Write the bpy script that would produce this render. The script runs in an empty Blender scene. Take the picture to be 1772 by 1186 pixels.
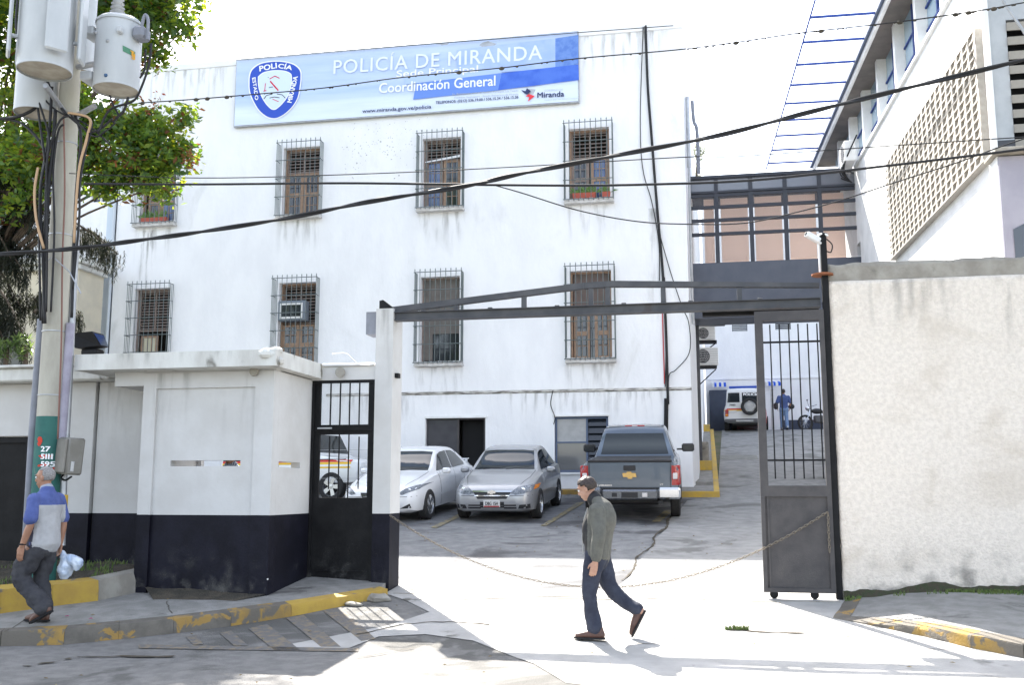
import bpy, bmesh, math, random
import numpy as np
from mathutils import Vector, Matrix, Quaternion, noise
from mathutils.bvhtree import BVHTree
random.seed(7); RNG = np.random.default_rng(11)
scn = bpy.context.scene
COL = scn.collection
R = math.radians

# ------------------------------------------------------------------ camera, sky, sun, exposure
CAM_H, PITCH, YAW, FPX = 1.55, R(8.35), R(10.9), 1750.0
cam = bpy.data.cameras.new('camera'); cam_o = bpy.data.objects.new('camera', cam); COL.objects.link(cam_o)
cam.sensor_width = 36; cam.lens = 36*FPX/1772; cam.clip_start = .1; cam.clip_end = 2000
cam_o.location = (0, 0, CAM_H); cam_o.rotation_euler = (R(90)+PITCH, 0, YAW)
scn.camera = cam_o
SUN = Vector((-.50, .80, 1.0)).normalized()
w = bpy.data.worlds.new('World'); scn.world = w; w.use_nodes = True
nt = w.node_tree; bg = nt.nodes['Background']
sky = nt.nodes.new('ShaderNodeTexSky'); sky.sky_type = 'NISHITA'; sky.sun_disc = False
sky.sun_elevation = math.asin(SUN.z); sky.sun_rotation = math.atan2(SUN.x, SUN.y)
sky.air_density = 1.0; sky.dust_density = 2.0; sky.ozone_density = .6
hs = nt.nodes.new('ShaderNodeHueSaturation'); hs.inputs['Saturation'].default_value = .55; nt.links.new(sky.outputs[0], hs.inputs['Color']); nt.links.new(hs.outputs[0], bg.inputs[0]); bg.inputs[1].default_value = .15
sl = bpy.data.lights.new('sun', 'SUN'); sl.energy = 5.0; sl.angle = R(.53); sl.color = (1, .95, .87)
so = bpy.data.objects.new('sun', sl); COL.objects.link(so)
so.rotation_euler = (-SUN).to_track_quat('-Z', 'Y').to_euler(); so.location = (-10, 20, 40)
vs = scn.view_settings; vs.view_transform = 'Standard'; vs.look = 'None'; vs.gamma = 1; vs.exposure = 2.05
vs.use_curve_mapping = False
try:
    scn.cycles.max_bounces = 6; scn.cycles.transparent_max_bounces = 12
except Exception: pass

# ------------------------------------------------------------------ survey helpers: turn a sight line into a point on a known plane of the place
CT, ST, CA, SA = math.cos(PITCH), math.sin(PITCH), math.cos(YAW), math.sin(YAW)
def ray(px, py):
    xc = (px-886)/FPX; yc = (593-py)/FPX
    Y = CT-yc*ST; return (xc*CA-Y*SA, xc*SA+Y*CA, ST+yc*CT)
def onv(px, py, v):
    r = ray(px, py); t = v/r[1]; return Vector((r[0]*t, v, CAM_H+r[2]*t))
def onz(px, py, z):
    r = ray(px, py); t = (z-CAM_H)/r[2]; return Vector((r[0]*t, r[1]*t, z))
def onpl(px, py, p, n):
    r = ray(px, py); t = (p[0]*n[0]+p[1]*n[1])/(r[0]*n[0]+r[1]*n[1]); return Vector((r[0]*t, r[1]*t, CAM_H+r[2]*t))
GP = [(-400, -1.5), (-30, -.35), (8.5, -.03), (9.5, .0), (10.36, .085), (12.57, .29), (21.2, .97), (26, 1.39), (44, 4.09), (60, 4.2), (400, 4.2)]
def gz(v):
    for (a, b), (c, d) in zip(GP, GP[1:]):
        if v <= c: return b+(d-b)*(v-a)/(c-a)
    return GP[-1][1]
def ong(px, py, dz=0):
    r = ray(px, py); t = 3.0
    while CAM_H+r[2]*t > gz(r[1]*t)+dz and t < 120: t += .01
    return Vector((r[0]*t, r[1]*t, gz(r[1]*t)+dz))

# ------------------------------------------------------------------ object helpers
def tag(o, label=None, cat=None, group=None, kind=None):
    if label: o['label'] = label
    if cat: o['category'] = cat
    if group: o['group'] = group
    if kind: o['kind'] = kind
    return o
def thing(name, label, cat, loc=(0, 0, 0), rz=0, group=None):
    o = bpy.data.objects.new(name, None); COL.objects.link(o); o.empty_display_size = .2
    o.location = loc; o.rotation_euler = (0, 0, rz)
    return tag(o, label, cat, group)
def wloc(o):
    v = Vector((0, 0, 0))
    while o is not None: v = v+o.location; o = o.parent
    return v
class MB:
    def __init__(s): s.v = []; s.f = []; s.m = []; s.mi = 0
    def add(s, vs, fs):
        k = len(s.v); s.v += [tuple(p) for p in vs]; s.f += [tuple(i+k for i in f) for f in fs]; s.m += [s.mi]*len(fs); return s
    def box(s, x0, x1, y0, y1, z0, z1, M=None):
        vs = [Vector((x, y, z)) for x in (x0, x1) for y in (y0, y1) for z in (z0, z1)]
        if M is not None: vs = [M @ p for p in vs]
        return s.add(vs, [(0, 1, 3, 2), (4, 6, 7, 5), (0, 4, 5, 1), (2, 3, 7, 6), (0, 2, 6, 4), (1, 5, 7, 3)])
    def bbox(s, x0, x1, y0, y1, z0, z1, b=.01, M=None):
        # box with chamfered edges
        cx, cy, cz = (x0+x1)/2, (y0+y1)/2, (z0+z1)/2; hx, hy, hz = abs(x1-x0)/2, abs(y1-y0)/2, abs(z1-z0)/2
        bm = bmesh.new(); bmesh.ops.create_cube(bm, size=2)
        for q in bm.verts: q.co = Vector((q.co.x*hx+cx, q.co.y*hy+cy, q.co.z*hz+cz))
        bmesh.ops.bevel(bm, geom=bm.edges[:], offset=min(b, hx*.9, hy*.9, hz*.9), segments=1, affect='EDGES')
        return s.addbm(bm, M)
    def addbm(s, bm, M=None):
        bm.verts.index_update(); vs = [(M @ q.co) if M is not None else q.co.copy() for q in bm.verts]
        fs = [tuple(q.index for q in f.verts) for f in bm.faces]; bm.free(); return s.add(vs, fs)
    def quad(s, a, b, c, d): return s.add([a, b, c, d], [(0, 1, 2, 3)])
    def tube(s, pts, r, n=6, cap=True):
        pts = [Vector(p) for p in pts]; rs = r if isinstance(r, (list, tuple)) else [r]*len(pts)
        up = None; rings = []
        for i, p in enumerate(pts):
            t = (pts[min(i+1, len(pts)-1)]-pts[max(i-1, 0)])
            if t.length < 1e-9: t = Vector((0, 0, 1))
            t.normalize()
            if up is None: up = Vector((0, 0, 1)) if abs(t.z) < .9 else Vector((1, 0, 0))
            a = t.cross(up)
            if a.length < 1e-6: a = t.orthogonal()
            a.normalize(); b = a.cross(t).normalized(); up = b
            rings.append([p+(a*math.cos(2*math.pi*k/n)+b*math.sin(2*math.pi*k/n))*rs[i] for k in range(n)])
        vs = [q for rg in rings for q in rg]; fs = []
        for i in range(len(rings)-1):
            for k in range(n):
                k2 = (k+1) % n; fs.append((i*n+k, i*n+k2, (i+1)*n+k2, (i+1)*n+k))
        if cap: fs.append(tuple(range(n))[::-1]); fs.append(tuple((len(rings)-1)*n+k for k in range(n)))
        return s.add(vs, fs)
    def lathe(s, prof, n=20, M=None, close=True):
        vs = []; fs = []
        for (r, z) in prof:
            for k in range(n):
                a = 2*math.pi*k/n; p = Vector((r*math.cos(a), r*math.sin(a), z)); vs.append(M @ p if M is not None else p)
        for i in range(len(prof)-1):
            for k in range(n):
                k2 = (k+1) % n; fs.append((i*n+k, i*n+k2, (i+1)*n+k2, (i+1)*n+k))
        if close: fs.append(tuple(range(n))[::-1]); fs.append(tuple((len(prof)-1)*n+k for k in range(n)))
        return s.add(vs, fs)
    def prism(s, poly, depth, M=None):
        # poly: list of (x,z) ; extruded along +y by depth
        n = len(poly); vs = [Vector((x, 0, z)) for x, z in poly]+[Vector((x, depth, z)) for x, z in poly]
        if M is not None: vs = [M @ p for p in vs]
        fs = [tuple(range(n)), tuple(range(n, 2*n))[::-1]]+[(i, i+n, (i+1) % n+n, (i+1) % n) for i in range(n)]
        return s.add(vs, fs)
    def slab(s, poly, z0, z1):
        # poly list of (x,y); z0,z1 may be functions
        n = len(poly); f = lambda z, x, y: z(x, y) if callable(z) else z
        vs = [(x, y, f(z0, x, y)) for x, y in poly]+[(x, y, f(z1, x, y)) for x, y in poly]
        return s.add(vs, [tuple(range(n))[::-1], tuple(range(n, 2*n))]+[(i, (i+1) % n, (i+1) % n+n, i+n) for i in range(n)])
    def ball(s, c, r, n=10, m=7, sc=(1, 1, 1), M=None):
        vs = []; fs = []
        for j in range(m+1):
            ph = math.pi*j/m
            for k in range(n):
                a = 2*math.pi*k/n; p = Vector((math.sin(ph)*math.cos(a)*r*sc[0], math.sin(ph)*math.sin(a)*r*sc[1], math.cos(ph)*r*sc[2]))
                if M is not None: p = M @ p
                vs.append(p+Vector(c))
        for j in range(m):
            for k in range(n):
                k2 = (k+1) % n; fs.append((j*n+k, (j+1)*n+k, (j+1)*n+k2, j*n+k2))
        return s.add(vs, fs)
    def build(s, name, mat, parent=None, smooth=False, local=False):
        me = bpy.data.meshes.new(name); off = Vector((0, 0, 0)) if (local or parent is None) else wloc(parent)
        me.from_pydata([tuple(Vector(p)-off) for p in s.v], [], s.f)
        for m in (mat if isinstance(mat, (list, tuple)) else [mat]): me.materials.append(m)
        if isinstance(mat, (list, tuple)): me.polygons.foreach_set('material_index', s.m)
        bm = bmesh.new(); bm.from_mesh(me); bmesh.ops.remove_doubles(bm, verts=bm.verts, dist=1e-5)
        bmesh.ops.recalc_face_normals(bm, faces=bm.faces); bm.to_mesh(me); bm.free()
        if smooth:
            me.polygons.foreach_set('use_smooth', [True]*len(me.polygons))
            if smooth != 'all': me.set_sharp_from_angle(angle=R(38))
        o = bpy.data.objects.new(name, me); COL.objects.link(o)
        if parent is not None: o.parent = parent
        return o
def struct(mb, name, mat, smooth=False): return tag(mb.build(name, mat, None, smooth), kind='structure')
def inst(me, name, parent, loc=(0, 0, 0), rz=0, sc=None):
    o = bpy.data.objects.new(name, me); COL.objects.link(o); o.parent = parent; o.location = loc; o.rotation_euler = (0, 0, rz)
    if sc: o.scale = sc
    return o
def copy_tree(o, parent=None):
    c = o.copy(); COL.objects.link(c); c.parent = parent
    for ch in list(o.children): copy_tree(ch, c)
    return c
def wall_holes(mb, x0, x1, z0, z1, y0, y1, holes):
    """wall in the xz plane between y0 (front) and y1 (back); holes (xa,xb,za,zb) get reveals"""
    xs = sorted({x0, x1} | {h[0] for h in holes} | {h[1] for h in holes}); zs = sorted({z0, z1} | {h[2] for h in holes} | {h[3] for h in holes})
    inh = lambda x, z: any(h[0] < x < h[1] and h[2] < z < h[3] for h in holes)
    solid = [[not inh((xs[i]+xs[i+1])/2, (zs[j]+zs[j+1])/2) for j in range(len(zs)-1)] for i in range(len(xs)-1)]
    S = lambda i, j: 0 <= i < len(xs)-1 and 0 <= j < len(zs)-1 and solid[i][j]
    for i in range(len(xs)-1):
        for j in range(len(zs)-1):
            if not solid[i][j]: continue
            a, b, c, d = xs[i], xs[i+1], zs[j], zs[j+1]
            mb.quad((a, y0, c), (b, y0, c), (b, y0, d), (a, y0, d)); mb.quad((a, y1, c), (a, y1, d), (b, y1, d), (b, y1, c))
            if not S(i-1, j): mb.quad((a, y0, c), (a, y0, d), (a, y1, d), (a, y1, c))
            if not S(i+1, j): mb.quad((b, y0, c), (b, y1, c), (b, y1, d), (b, y0, d))
            if not S(i, j-1): mb.quad((a, y0, c), (a, y1, c), (b, y1, c), (b, y0, c))
            if not S(i, j+1): mb.quad((a, y0, d), (b, y0, d), (b, y1, d), (a, y1, d))
    return mb
def sheet(poly, zf, res=.5, thick=0):
    """a polygon in plan, cut into cells and draped on zf(x,y)"""
    bm = bmesh.new(); f = bm.faces.new([bm.verts.new((x, y, 0)) for x, y in poly])
    xs = [p[0] for p in poly]; ys = [p[1] for p in poly]
    for ax, lo, hi in ((0, min(xs), max(xs)), (1, min(ys), max(ys))):
        n = int((hi-lo)/res); no = [0, 0, 0]; no[ax] = 1
        for k in range(1, n+1):
            co = [0, 0, 0]; co[ax] = lo+k*res
            bmesh.ops.bisect_plane(bm, geom=bm.verts[:]+bm.edges[:]+bm.faces[:], plane_co=co, plane_no=no)
    if thick:
        top = bm.faces[:]; r = bmesh.ops.extrude_face_region(bm, geom=top)
        low = {q for q in r['geom'] if isinstance(q, bmesh.types.BMVert)}
        for q in bm.verts:
            z = zf(q.co.x, q.co.y); q.co.z = z-(thick if q in low else 0)
    else:
        for q in bm.verts: q.co.z = zf(q.co.x, q.co.y)
    mb = MB(); return mb.addbm(bm)
def smoothpts(pts, n=6):
    P = [Vector(p) for p in pts]; out = []
    for i in range(len(P)-1):
        a, b, c, d = P[max(i-1, 0)], P[i], P[i+1], P[min(i+2, len(P)-1)]
        for k in range(n):
            t = k/n; out.append(.5*((2*b)+(c-a)*t+(2*a-5*b+4*c-d)*t*t+(3*b-a-3*c+d)*t*t*t))
    out.append(P[-1]); return out
def evalmesh(o, mods):
    """apply modifiers given as (type, dict) and return the mesh"""
    for t, kw in mods:
        m = o.modifiers.new(t, t)
        for k, v_ in kw.items(): setattr(m, k, v_)
    dg = bpy.context.evaluated_depsgraph_get(); dg.update()
    me = bpy.data.meshes.new_from_object(o.evaluated_get(dg)); o.modifiers.clear(); return me
def text(name, s, mat, parent, M, width=None, height=None, extrude=.002, bold=0, align='LEFT', spacing=1.0):
    """flat lettering: M maps (x right, y up, z out) to the world"""
    cu = bpy.data.curves.new(name, 'FONT'); cu.body = s; cu.size = 1; cu.extrude = 0; cu.offset = 0; cu.align_x = align; cu.resolution_u = 3
    cu.space_character = spacing
    o = bpy.data.objects.new(name, cu); COL.objects.link(o)
    me = evalmesh(o, []); bpy.data.objects.remove(o); bpy.data.curves.remove(cu)
    co = np.zeros(len(me.vertices)*3); me.vertices.foreach_get('co', co); co = co.reshape(-1, 3)
    x0, x1, y0, y1 = co[:, 0].min(), co[:, 0].max(), co[:, 1].min(), co[:, 1].max()
    sx = width/(x1-x0) if width else None; sy = height/(y1-y0) if height else None
    if sx is None: sx = sy if sy else 1
    if sy is None: sy = sx
    co[:, 0] = (co[:, 0]-x0)*sx; co[:, 1] = (co[:, 1]-y0)*sy
    off = wloc(parent)
    vs = [M @ Vector(p)-off for p in co]; me.vertices.foreach_set('co', np.array([tuple(p) for p in vs]).ravel())
    if bold:
        h_ = (y1-y0)*sy*bold*1.6; co2 = np.array([tuple(p) for p in vs]); xd = np.array(tuple(M.to_3x3() @ Vector((1, 0, 0)))); yd = np.array(tuple(M.to_3x3() @ Vector((0, 1, 0)))); zd = np.array(tuple(M.to_3x3() @ Vector((0, 0, 1))))
        F = [tuple(p.vertices) for p in me.polygons]; nV = len(co2); V_ = []; FF = []
        for q, (ax, ay) in enumerate(((0, 0), (1, .3), (-1, -.3), (.6, -1), (-.6, 1))):
            V_.append(co2+xd*ax*h_+yd*ay*h_*.8+zd*.0004*q); FF += [tuple(i+q*nV for i in f) for f in F]
        nm = me.name; bpy.data.meshes.remove(me); me = bpy.data.meshes.new(nm); me.from_pydata(np.concatenate(V_).tolist(), [], FF)
    me.materials.clear(); me.materials.append(mat)
    ob = bpy.data.objects.new(name, me); COL.objects.link(ob); ob.parent = parent; return ob
def frame(o, xdir, ydir):
    x = Vector(xdir).normalized(); y = Vector(ydir); y = (y-x*x.dot(y)).normalized(); z = x.cross(y)
    M = Matrix((x, y, z)).transposed().to_4x4(); M.translation = Vector(o); return M

# ------------------------------------------------------------------ materials
MATS = {}
def mat(name, c, c2=None, scale=6, rough=.8, bump=0, bscale=40, metal=0, detail=6, mixpos=(.35, .65), stretch=None, spec=.4, c3=None, s3=.6, p3=(.62, .7), coat=0, coords='Object', bdist=.02):
    m = bpy.data.materials.new(name); m.use_nodes = True; n = m.node_tree.nodes; L = m.node_tree.links; b = n['Principled BSDF']
    b.inputs['Roughness'].default_value = rough; b.inputs['Metallic'].default_value = metal; b.inputs['Specular IOR Level'].default_value = spec
    if coat: b.inputs['Coat Weight'].default_value = coat; b.inputs['Coat Roughness'].default_value = .04
    b.inputs['Base Color'].default_value = (*c, 1)
    tc = n.new('ShaderNodeTexCoord'); mp = n.new('ShaderNodeMapping'); L.new(tc.outputs[coords], mp.inputs[0])
    if stretch: mp.inputs['Scale'].default_value = stretch
    def nz(sc, det=detail, dist=0.):
        t = n.new('ShaderNodeTexNoise'); t.inputs['Scale'].default_value = sc; t.inputs['Detail'].default_value = det; t.inputs['Distortion'].default_value = dist; t.inputs['Roughness'].default_value = .6
        L.new(mp.outputs[0], t.inputs[0]); return t
    def mrange(src, a, b_):
        r = n.new('ShaderNodeMapRange'); r.inputs[1].default_value = a; r.inputs[2].default_value = b_; L.new(src, r.inputs[0]); r.interpolation_type = 'SMOOTHSTEP'; return r
    cur = None
    if c2:
        mx = n.new('ShaderNodeMix'); mx.data_type = 'RGBA'; mx.inputs[6].default_value = (*c, 1); mx.inputs[7].default_value = (*c2, 1)
        L.new(mrange(nz(scale).outputs[0], *mixpos).outputs[0], mx.inputs[0]); cur = mx.outputs[2]
    if c3:
        mx = n.new('ShaderNodeMix'); mx.data_type = 'RGBA'; mx.inputs[7].default_value = (*c3, 1)
        if cur: L.new(cur, mx.inputs[6])
        else: mx.inputs[6].default_value = (*c, 1)
        L.new(mrange(nz(s3, 8, .6).outputs[0], *p3).outputs[0], mx.inputs[0]); cur = mx.outputs[2]
    if cur: L.new(cur, b.inputs['Base Color'])
    if bump:
        bp = n.new('ShaderNodeBump'); bp.inputs['Strength'].default_value = bump; bp.inputs['Distance'].default_value = bdist
        L.new(nz(bscale, 5).outputs[0], bp.inputs['Height']); L.new(bp.outputs[0], b.inputs['Normal'])
    MATS[name] = m; return m
def glassy(name, c, rough=.05, alpha=1, spec=.8, trans=0):
    m = mat(name, c, rough=rough, spec=spec); b = m.node_tree.nodes['Principled BSDF']
    b.inputs['Alpha'].default_value = alpha; b.inputs['Transmission Weight'].default_value = trans; return m
def emissive(name, c, e):
    m = mat(name, c); b = m.node_tree.nodes['Principled BSDF']; b.inputs['Emission Color'].default_value = (*c, 1); b.inputs['Emission Strength'].default_value = e; return m

M_FACADE = mat('facade_paint', (.83, .83, .845), (.775, .775, .795), 1.3, .85, .4, 9, c3=(.68, .68, .68), s3=.7, p3=(.60, .76), stretch=(1, 1, .45), bdist=.03)
M_WHITE = mat('white_paint', (.8, .8, .8), (.7, .7, .7), 2, .7, .15, 30)
M_GREYWHITE = mat('guardhouse_paint', (.56, .555, .545), (.50, .49, .475), 1.6, .75, .15, 14, c3=(.45, .44, .41), s3=2.5, p3=(.68, .76))
M_ROOFSLAB = mat('weathered_slab', (.62, .62, .59), (.50, .49, .46), 3, .9, .4, 22, c3=(.16, .15, .13), s3=3.2, p3=(.60, .70), stretch=(1, 1, .35))
M_DADO = mat('dark_dado_paint', (.004, .004, .009), (.008, .008, .016), 3, .6, .12, 30, spec=.2, c3=(.03, .03, .035), s3=2, p3=(.66, .74))
M_DADOEDGE = mat('chipped_paint_patch', (.6, .6, .58))
M_BLACKSTEEL = mat('black_steel', (.006, .006, .007), (.011, .011, .012), 4, .6, .1, 40, spec=.2)
M_GREYSTEEL = mat('grey_steel', (.045, .042, .044), (.065, .06, .06), 5, .6, .1, 60, c3=(.12, .08, .06), s3=3, p3=(.64, .75))
M_BEAM = mat('gate_beam_steel', (.045, .047, .055), (.075, .075, .08), 3, .5, .12, 50, c3=(.06, .05, .05), s3=2.5, p3=(.6, .7))
M_PLASTER = mat('rough_plaster', (.76, .69, .61), (.66, .595, .525), 20, .95, .45, 40, c3=(.54, .47, .39), s3=1.1, p3=(.50, .78), bdist=.06, detail=12)
M_CONCRETE = mat('old_concrete', (.33, .31, .27), (.24, .22, .19), 4, .95, .5, 30, c3=(.12, .11, .09), s3=2.2, p3=(.6, .72))
M_ASPHALT = mat('asphalt', (.085, .085, .09), (.12, .12, .125), 1.3, .9, .5, 60, c3=(.06, .06, .06), s3=.5, p3=(.55, .62), detail=9)
M_ROADSTREET = mat('street_asphalt', (.15, .145, .138), (.20, .193, .183), 6, .92, .8, 55, c3=(.10, .097, .09), s3=.6, p3=(.52, .6), detail=10)
M_COURT = mat('courtyard_asphalt', (.15, .155, .163), (.21, .213, .217), 4, .85, .8, 45, c3=(.075, .075, .08), s3=.5, p3=(.5, .6), detail=9)
M_DRIVE = mat('driveway_concrete', (.21, .21, .21), (.28, .28, .275), 3.4, .85, .6, 40, c3=(.14, .14, .135), s3=.7, p3=(.54, .64), detail=9)
M_APRON = mat('apron_concrete', (.33, .32, .30), (.40, .385, .365), 2.6, .9, .4, 40, c3=(.17, .165, .15), s3=1.3, p3=(.62, .7), detail=9)
M_SIDEWALK = mat('sidewalk_concrete', (.21, .205, .19), (.28, .27, .255), 5, .9, .7, 50, c3=(.10, .096, .09), s3=1.1, p3=(.6, .7), detail=9)
M_EARTH = mat('terrain', (.13, .12, .09), (.08, .10, .05), 1.2, .95, .5, 10)
M_DIRT = mat('dirt', (.09, .075, .055), (.05, .045, .035), 5, 1, .9, 30, bdist=.05)
M_KERBY = mat('worn_yellow_kerb', (.32, .20, .05), (.24, .16, .06), 7, .85, .4, 40, c3=(.13, .115, .095), s3=3.2, p3=(.47, .52))
M_KERBY2 = mat('fresh_yellow_kerb', (.42, .28, .05), (.36, .23, .05), 5, .8, .3, 40, c3=(.17, .145, .11), s3=2.6, p3=(.56, .61))
M_KERBG = mat('grey_kerb', (.15, .135, .115), (.11, .10, .085), 5, .9, .4, 40, c3=(.30, .19, .06), s3=3.2, p3=(.56, .60))
M_WORNLINE = mat('worn_road_paint', (.19, .155, .11), (.125, .12, .115), 14, .9, .3, 60, mixpos=(.40, .54))
M_LINEY = mat('yellow_bay_paint', (.26, .21, .09), (.14, .135, .12), 9, .85, mixpos=(.40, .56))
M_WOOD = mat('shutter_wood', (.34, .225, .155), (.25, .165, .115), 9, .6, .1, 40)
M_WOODG = mat('grey_shutter', (.24, .19, .165), (.18, .14, .125), 8, .6)
M_GRILLE = mat('grille_iron', (.10, .125, .13), (.14, .165, .165), 8, .5)
M_SILL = mat('brick_sill', (.62, .61, .60), (.48, .46, .44), 8, .9, .3, 30)
M_GLASSD = glassy('dark_window_glass', (.018, .022, .03), .06)
M_GLASSB = glassy('blue_reflection_glass', (.06, .10, .22), .08)  # blue reflection is put into the pane colour
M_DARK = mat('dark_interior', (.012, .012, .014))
M_BLIND = mat('grey_blind', (.17, .15, .14), (.13, .12, .11), 3, .8)
M_CREAM = mat('cream_wall', (.62, .56, .44), (.55, .5, .4), 2, .85)
M_METALW = mat('galvanised', (.42, .43, .45), (.34, .35, .37), 6, .4, metal=.6)
M_POLE = mat('pole_concrete', (.42, .40, .34), (.34, .32, .27), 4, .8, .15, 40, c3=(.27, .25, .2), s3=1.5, p3=(.6, .7), stretch=(1, 1, .3))
M_POLEG = mat('pole_green_paint', (.03, .13, .11), (.02, .10, .09), 5, .7, c3=(.16, .18, .15), s3=3.5, p3=(.62, .68))
M_REDP = mat('red_paint', (.55, .05, .03), (.45, .05, .03), 8)
M_TRANS = mat('transformer_grey', (.50, .52, .54), (.44, .46, .48), 3, .45, .03, 30, c3=(.36, .36, .35), s3=2, p3=(.65, .75), stretch=(1, 1, .4))
M_TRBOT = mat('transformer_base', (.40, .37, .31), (.3, .27, .22), 5, .7)
M_CABLE = mat('cable_black', (.012, .012, .014), rough=.6)
M_CABLET = mat('cable_tan', (.45, .3, .18))
M_CONDUIT = mat('grey_conduit', (.22, .23, .27), (.17, .18, .21), 4, .5)
M_BOX = mat('meter_box_paint', (.20, .19, .17), (.16, .15, .13), 5, .5, spec=.4)
M_YEL = mat('yellow_plain', (.60, .38, .04), (.5, .32, .05), 6)
M_INK = mat('black_ink', (.01, .01, .012)); M_WHITEP = mat('white_print', (.85, .86, .88)); M_CHAIN = mat('rusty_chain', (.28, .25, .20), (.14, .11, .08), 40, .6, metal=.3)
# ------------------------------------------------------------------ ground, road, pavements, kerbs
def gzz(x, y): return gz(y)
big = MB(); xs = [-400, -60, -20, 0, 20, 60, 400]; ys = [-400, -30, 0, 8.5, 9.5, 10.36, 12.57, 21.2, 26, 44, 60, 120, 400]
for i in range(len(xs)-1):
    for j in range(len(ys)-1):
        big.quad(*[(x, y, gz(y)-.012) for x, y in ((xs[i], ys[j]), (xs[i+1], ys[j]), (xs[i+1], ys[j+1]), (xs[i], ys[j+1]))])
struct(big, 'ground', M_EARTH)
def rough_z(dz, amp=.006, f=.8):
    return lambda x, y: gz(y)+dz+noise.noise(Vector((x*f, y*f, 3)))*amp
struct(sheet([(-40, -8), (40, -8), (40, 13.0), (-40, 13.0)], rough_z(.0, .002), .7), 'road', M_ROADSTREET, True)
apron_poly = [(-4.0, 12.95), (1.52, 12.95), (1.5, 12.3), (1.75, 11.4), (2.4, 10.9), (3.4, 10.1), (6.5, 8.9), (6.8, 7.9), (1.5, 7.6), (-1.2, 8.6), (-1.6, 9.35), (-2.35, 10.15), (-2.9, 10.35), (-3.35, 10.2), (-3.5, 9.7), (-4.3, 9.6), (-3.4, 10.7), (-3.15, 11.4), (-3.6, 12.0), (-4.0, 12.4)]
struct(sheet(apron_poly, rough_z(.007, .002), .5), 'driveway_apron', M_APRON, True)
struct(sheet([(-20, 12.951), (4.7, 12.951), (4.7, 27.0), (-20, 27.0)], rough_z(.004, .003), .6), 'courtyard_pavement', M_COURT, True)
c0 = ong(1100, 982); c1 = ong(1166, 896); du = (c1.x-c0.x)/(c1.y-c0.y)
crx = lambda y: c0.x+du*(y-c0.y)+.05*math.sin(y*2.3)
dr = [(crx(y), y) for y in (12.952, 14, 15.2, 16.5, 18, 19.5, 21, 23, 25)]+[(.15, 26.02), (.2, 26.05), (.62, 44), (.62, 60), (12, 60), (12, 44), (4.69, 20), (4.69, 12.952)]
struct(sheet(dr, rough_z(.011, .003), .6), 'driveway', M_DRIVE, True)
# broken joint along the edge of the concrete
mb = MB(); prev = None
for i in range(70):
    y = 13.6+i*.16; x = crx(y)-.03+random.uniform(-.012, .012); wd = random.uniform(.006, .028)*(1.5 if y > 19 else 1)
    z = gz(y)+.017; cur = ((x-wd, y, z), (x+wd, y, z))
    if prev: mb.quad(prev[0], prev[1], cur[1], cur[0])
    prev = cur
struct(mb, 'pavement_joint', M_DIRT)
# far yard floor, lighter concrete strip
struct(sheet([(-20, 60.0), (40, 60.0), (40, 44.2), (12.0, 44.2), (12.0, 60)], rough_z(.004, .003), 2) if False else MB().box(12.0, 12.1, 44, 60, 4.0, 4.02), 'yard_edge', M_DRIVE)

# left sidewalk: raised pavement between kerb and guard booth
kerb_px = [(0, 1120), (110, 1117), (205, 1108), (300, 1098), (400, 1085), (505, 1068), (600, 1049), (672, 1034)]
kl = [(-15, 7.7), (-11, 8.2), (-9, 8.5)]+[(ong(*p).x, ong(*p).y) for p in kerb_px]
def kh(x, y): return .15 if x < -5 else .15-.05*min(1, (x+5)/1.0)
def offs(line, d):
    out = []
    for i, p in enumerate(line):
        a = Vector(line[max(i-1, 0)]); b = Vector(line[min(i+1, len(line)-1)]); t = (b-a).normalized(); out.append((p[0]-t.y*d, p[1]+t.x*d))
    return out
kin = offs(kl, .17)
walk = kin+[(-4.05, 12.56), (-4.05, 12.9), (-5.0, 12.9), (-15, 12.9)]
struct(sheet(walk, lambda x, y: gz(y)+kh(x, y)+noise.noise(Vector((x*.7, y*.7, 1)))*.008, .4, .25), 'sidewalk_left', M_SIDEWALK, True)
def kerb(name_mats, line, inner, hf, seglen=1):
    for i in range(0, len(line)-1):
        mb = MB(); a, b, c, d = line[i], line[i+1], inner[i+1], inner[i]
        L = max(2, int((Vector(b)-Vector(a)).length/.12)); rows = []
        for k in range(L+1):
            t = k/L; g = .004 if k in (0, L) else 0
            p = Vector(a).lerp(Vector(b), t*.995+.0025); q = Vector(d).lerp(Vector(c), t*.995+.0025); z = gz(p.y); h = hf(p.x, p.y)+noise.noise(Vector((p.x*3, p.y*3, 0)))*.012-g
            w1 = (q-p)*(.14+noise.noise(Vector((p.x*5, p.y*4, 2)))*.10); j = noise.noise(Vector((p.x*6, p.y*6, 5)))*.012
            n = (q-p).normalized()
            rows.append([(p.x+n.x*j, p.y+n.y*j, z-.1), (p.x+n.x*(.01+j), p.y+n.y*(.01+j), z+h*.75), (p.x+w1.x, p.y+w1.y, z+h), (q.x, q.y, gz(q.y)+hf(q.x, q.y)+.006), (q.x, q.y, z-.1)])
        vs = [v_ for r_ in rows for v_ in r_]; fs = [(r*5+k, (r+1)*5+k, (r+1)*5+k+1, r*5+k+1) for r in range(L) for k in range(4)]+[(0, 1, 2, 3, 4), tuple(L*5+k for k in (4, 3, 2, 1, 0))]
        mb.add(vs, fs); o = mb.build('kerb_stone', name_mats[i % len(name_mats)], KR, True)
KR = tag(bpy.data.objects.new('kerb_left', None), kind='structure'); COL.objects.link(KR)
kerb([M_KERBY, M_KERBY, M_KERBY, M_KERBY, M_KERBG, M_KERBG, M_KERBG, M_KERBY, M_KERBY2, M_KERBY2], kl, kin, kh)
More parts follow.
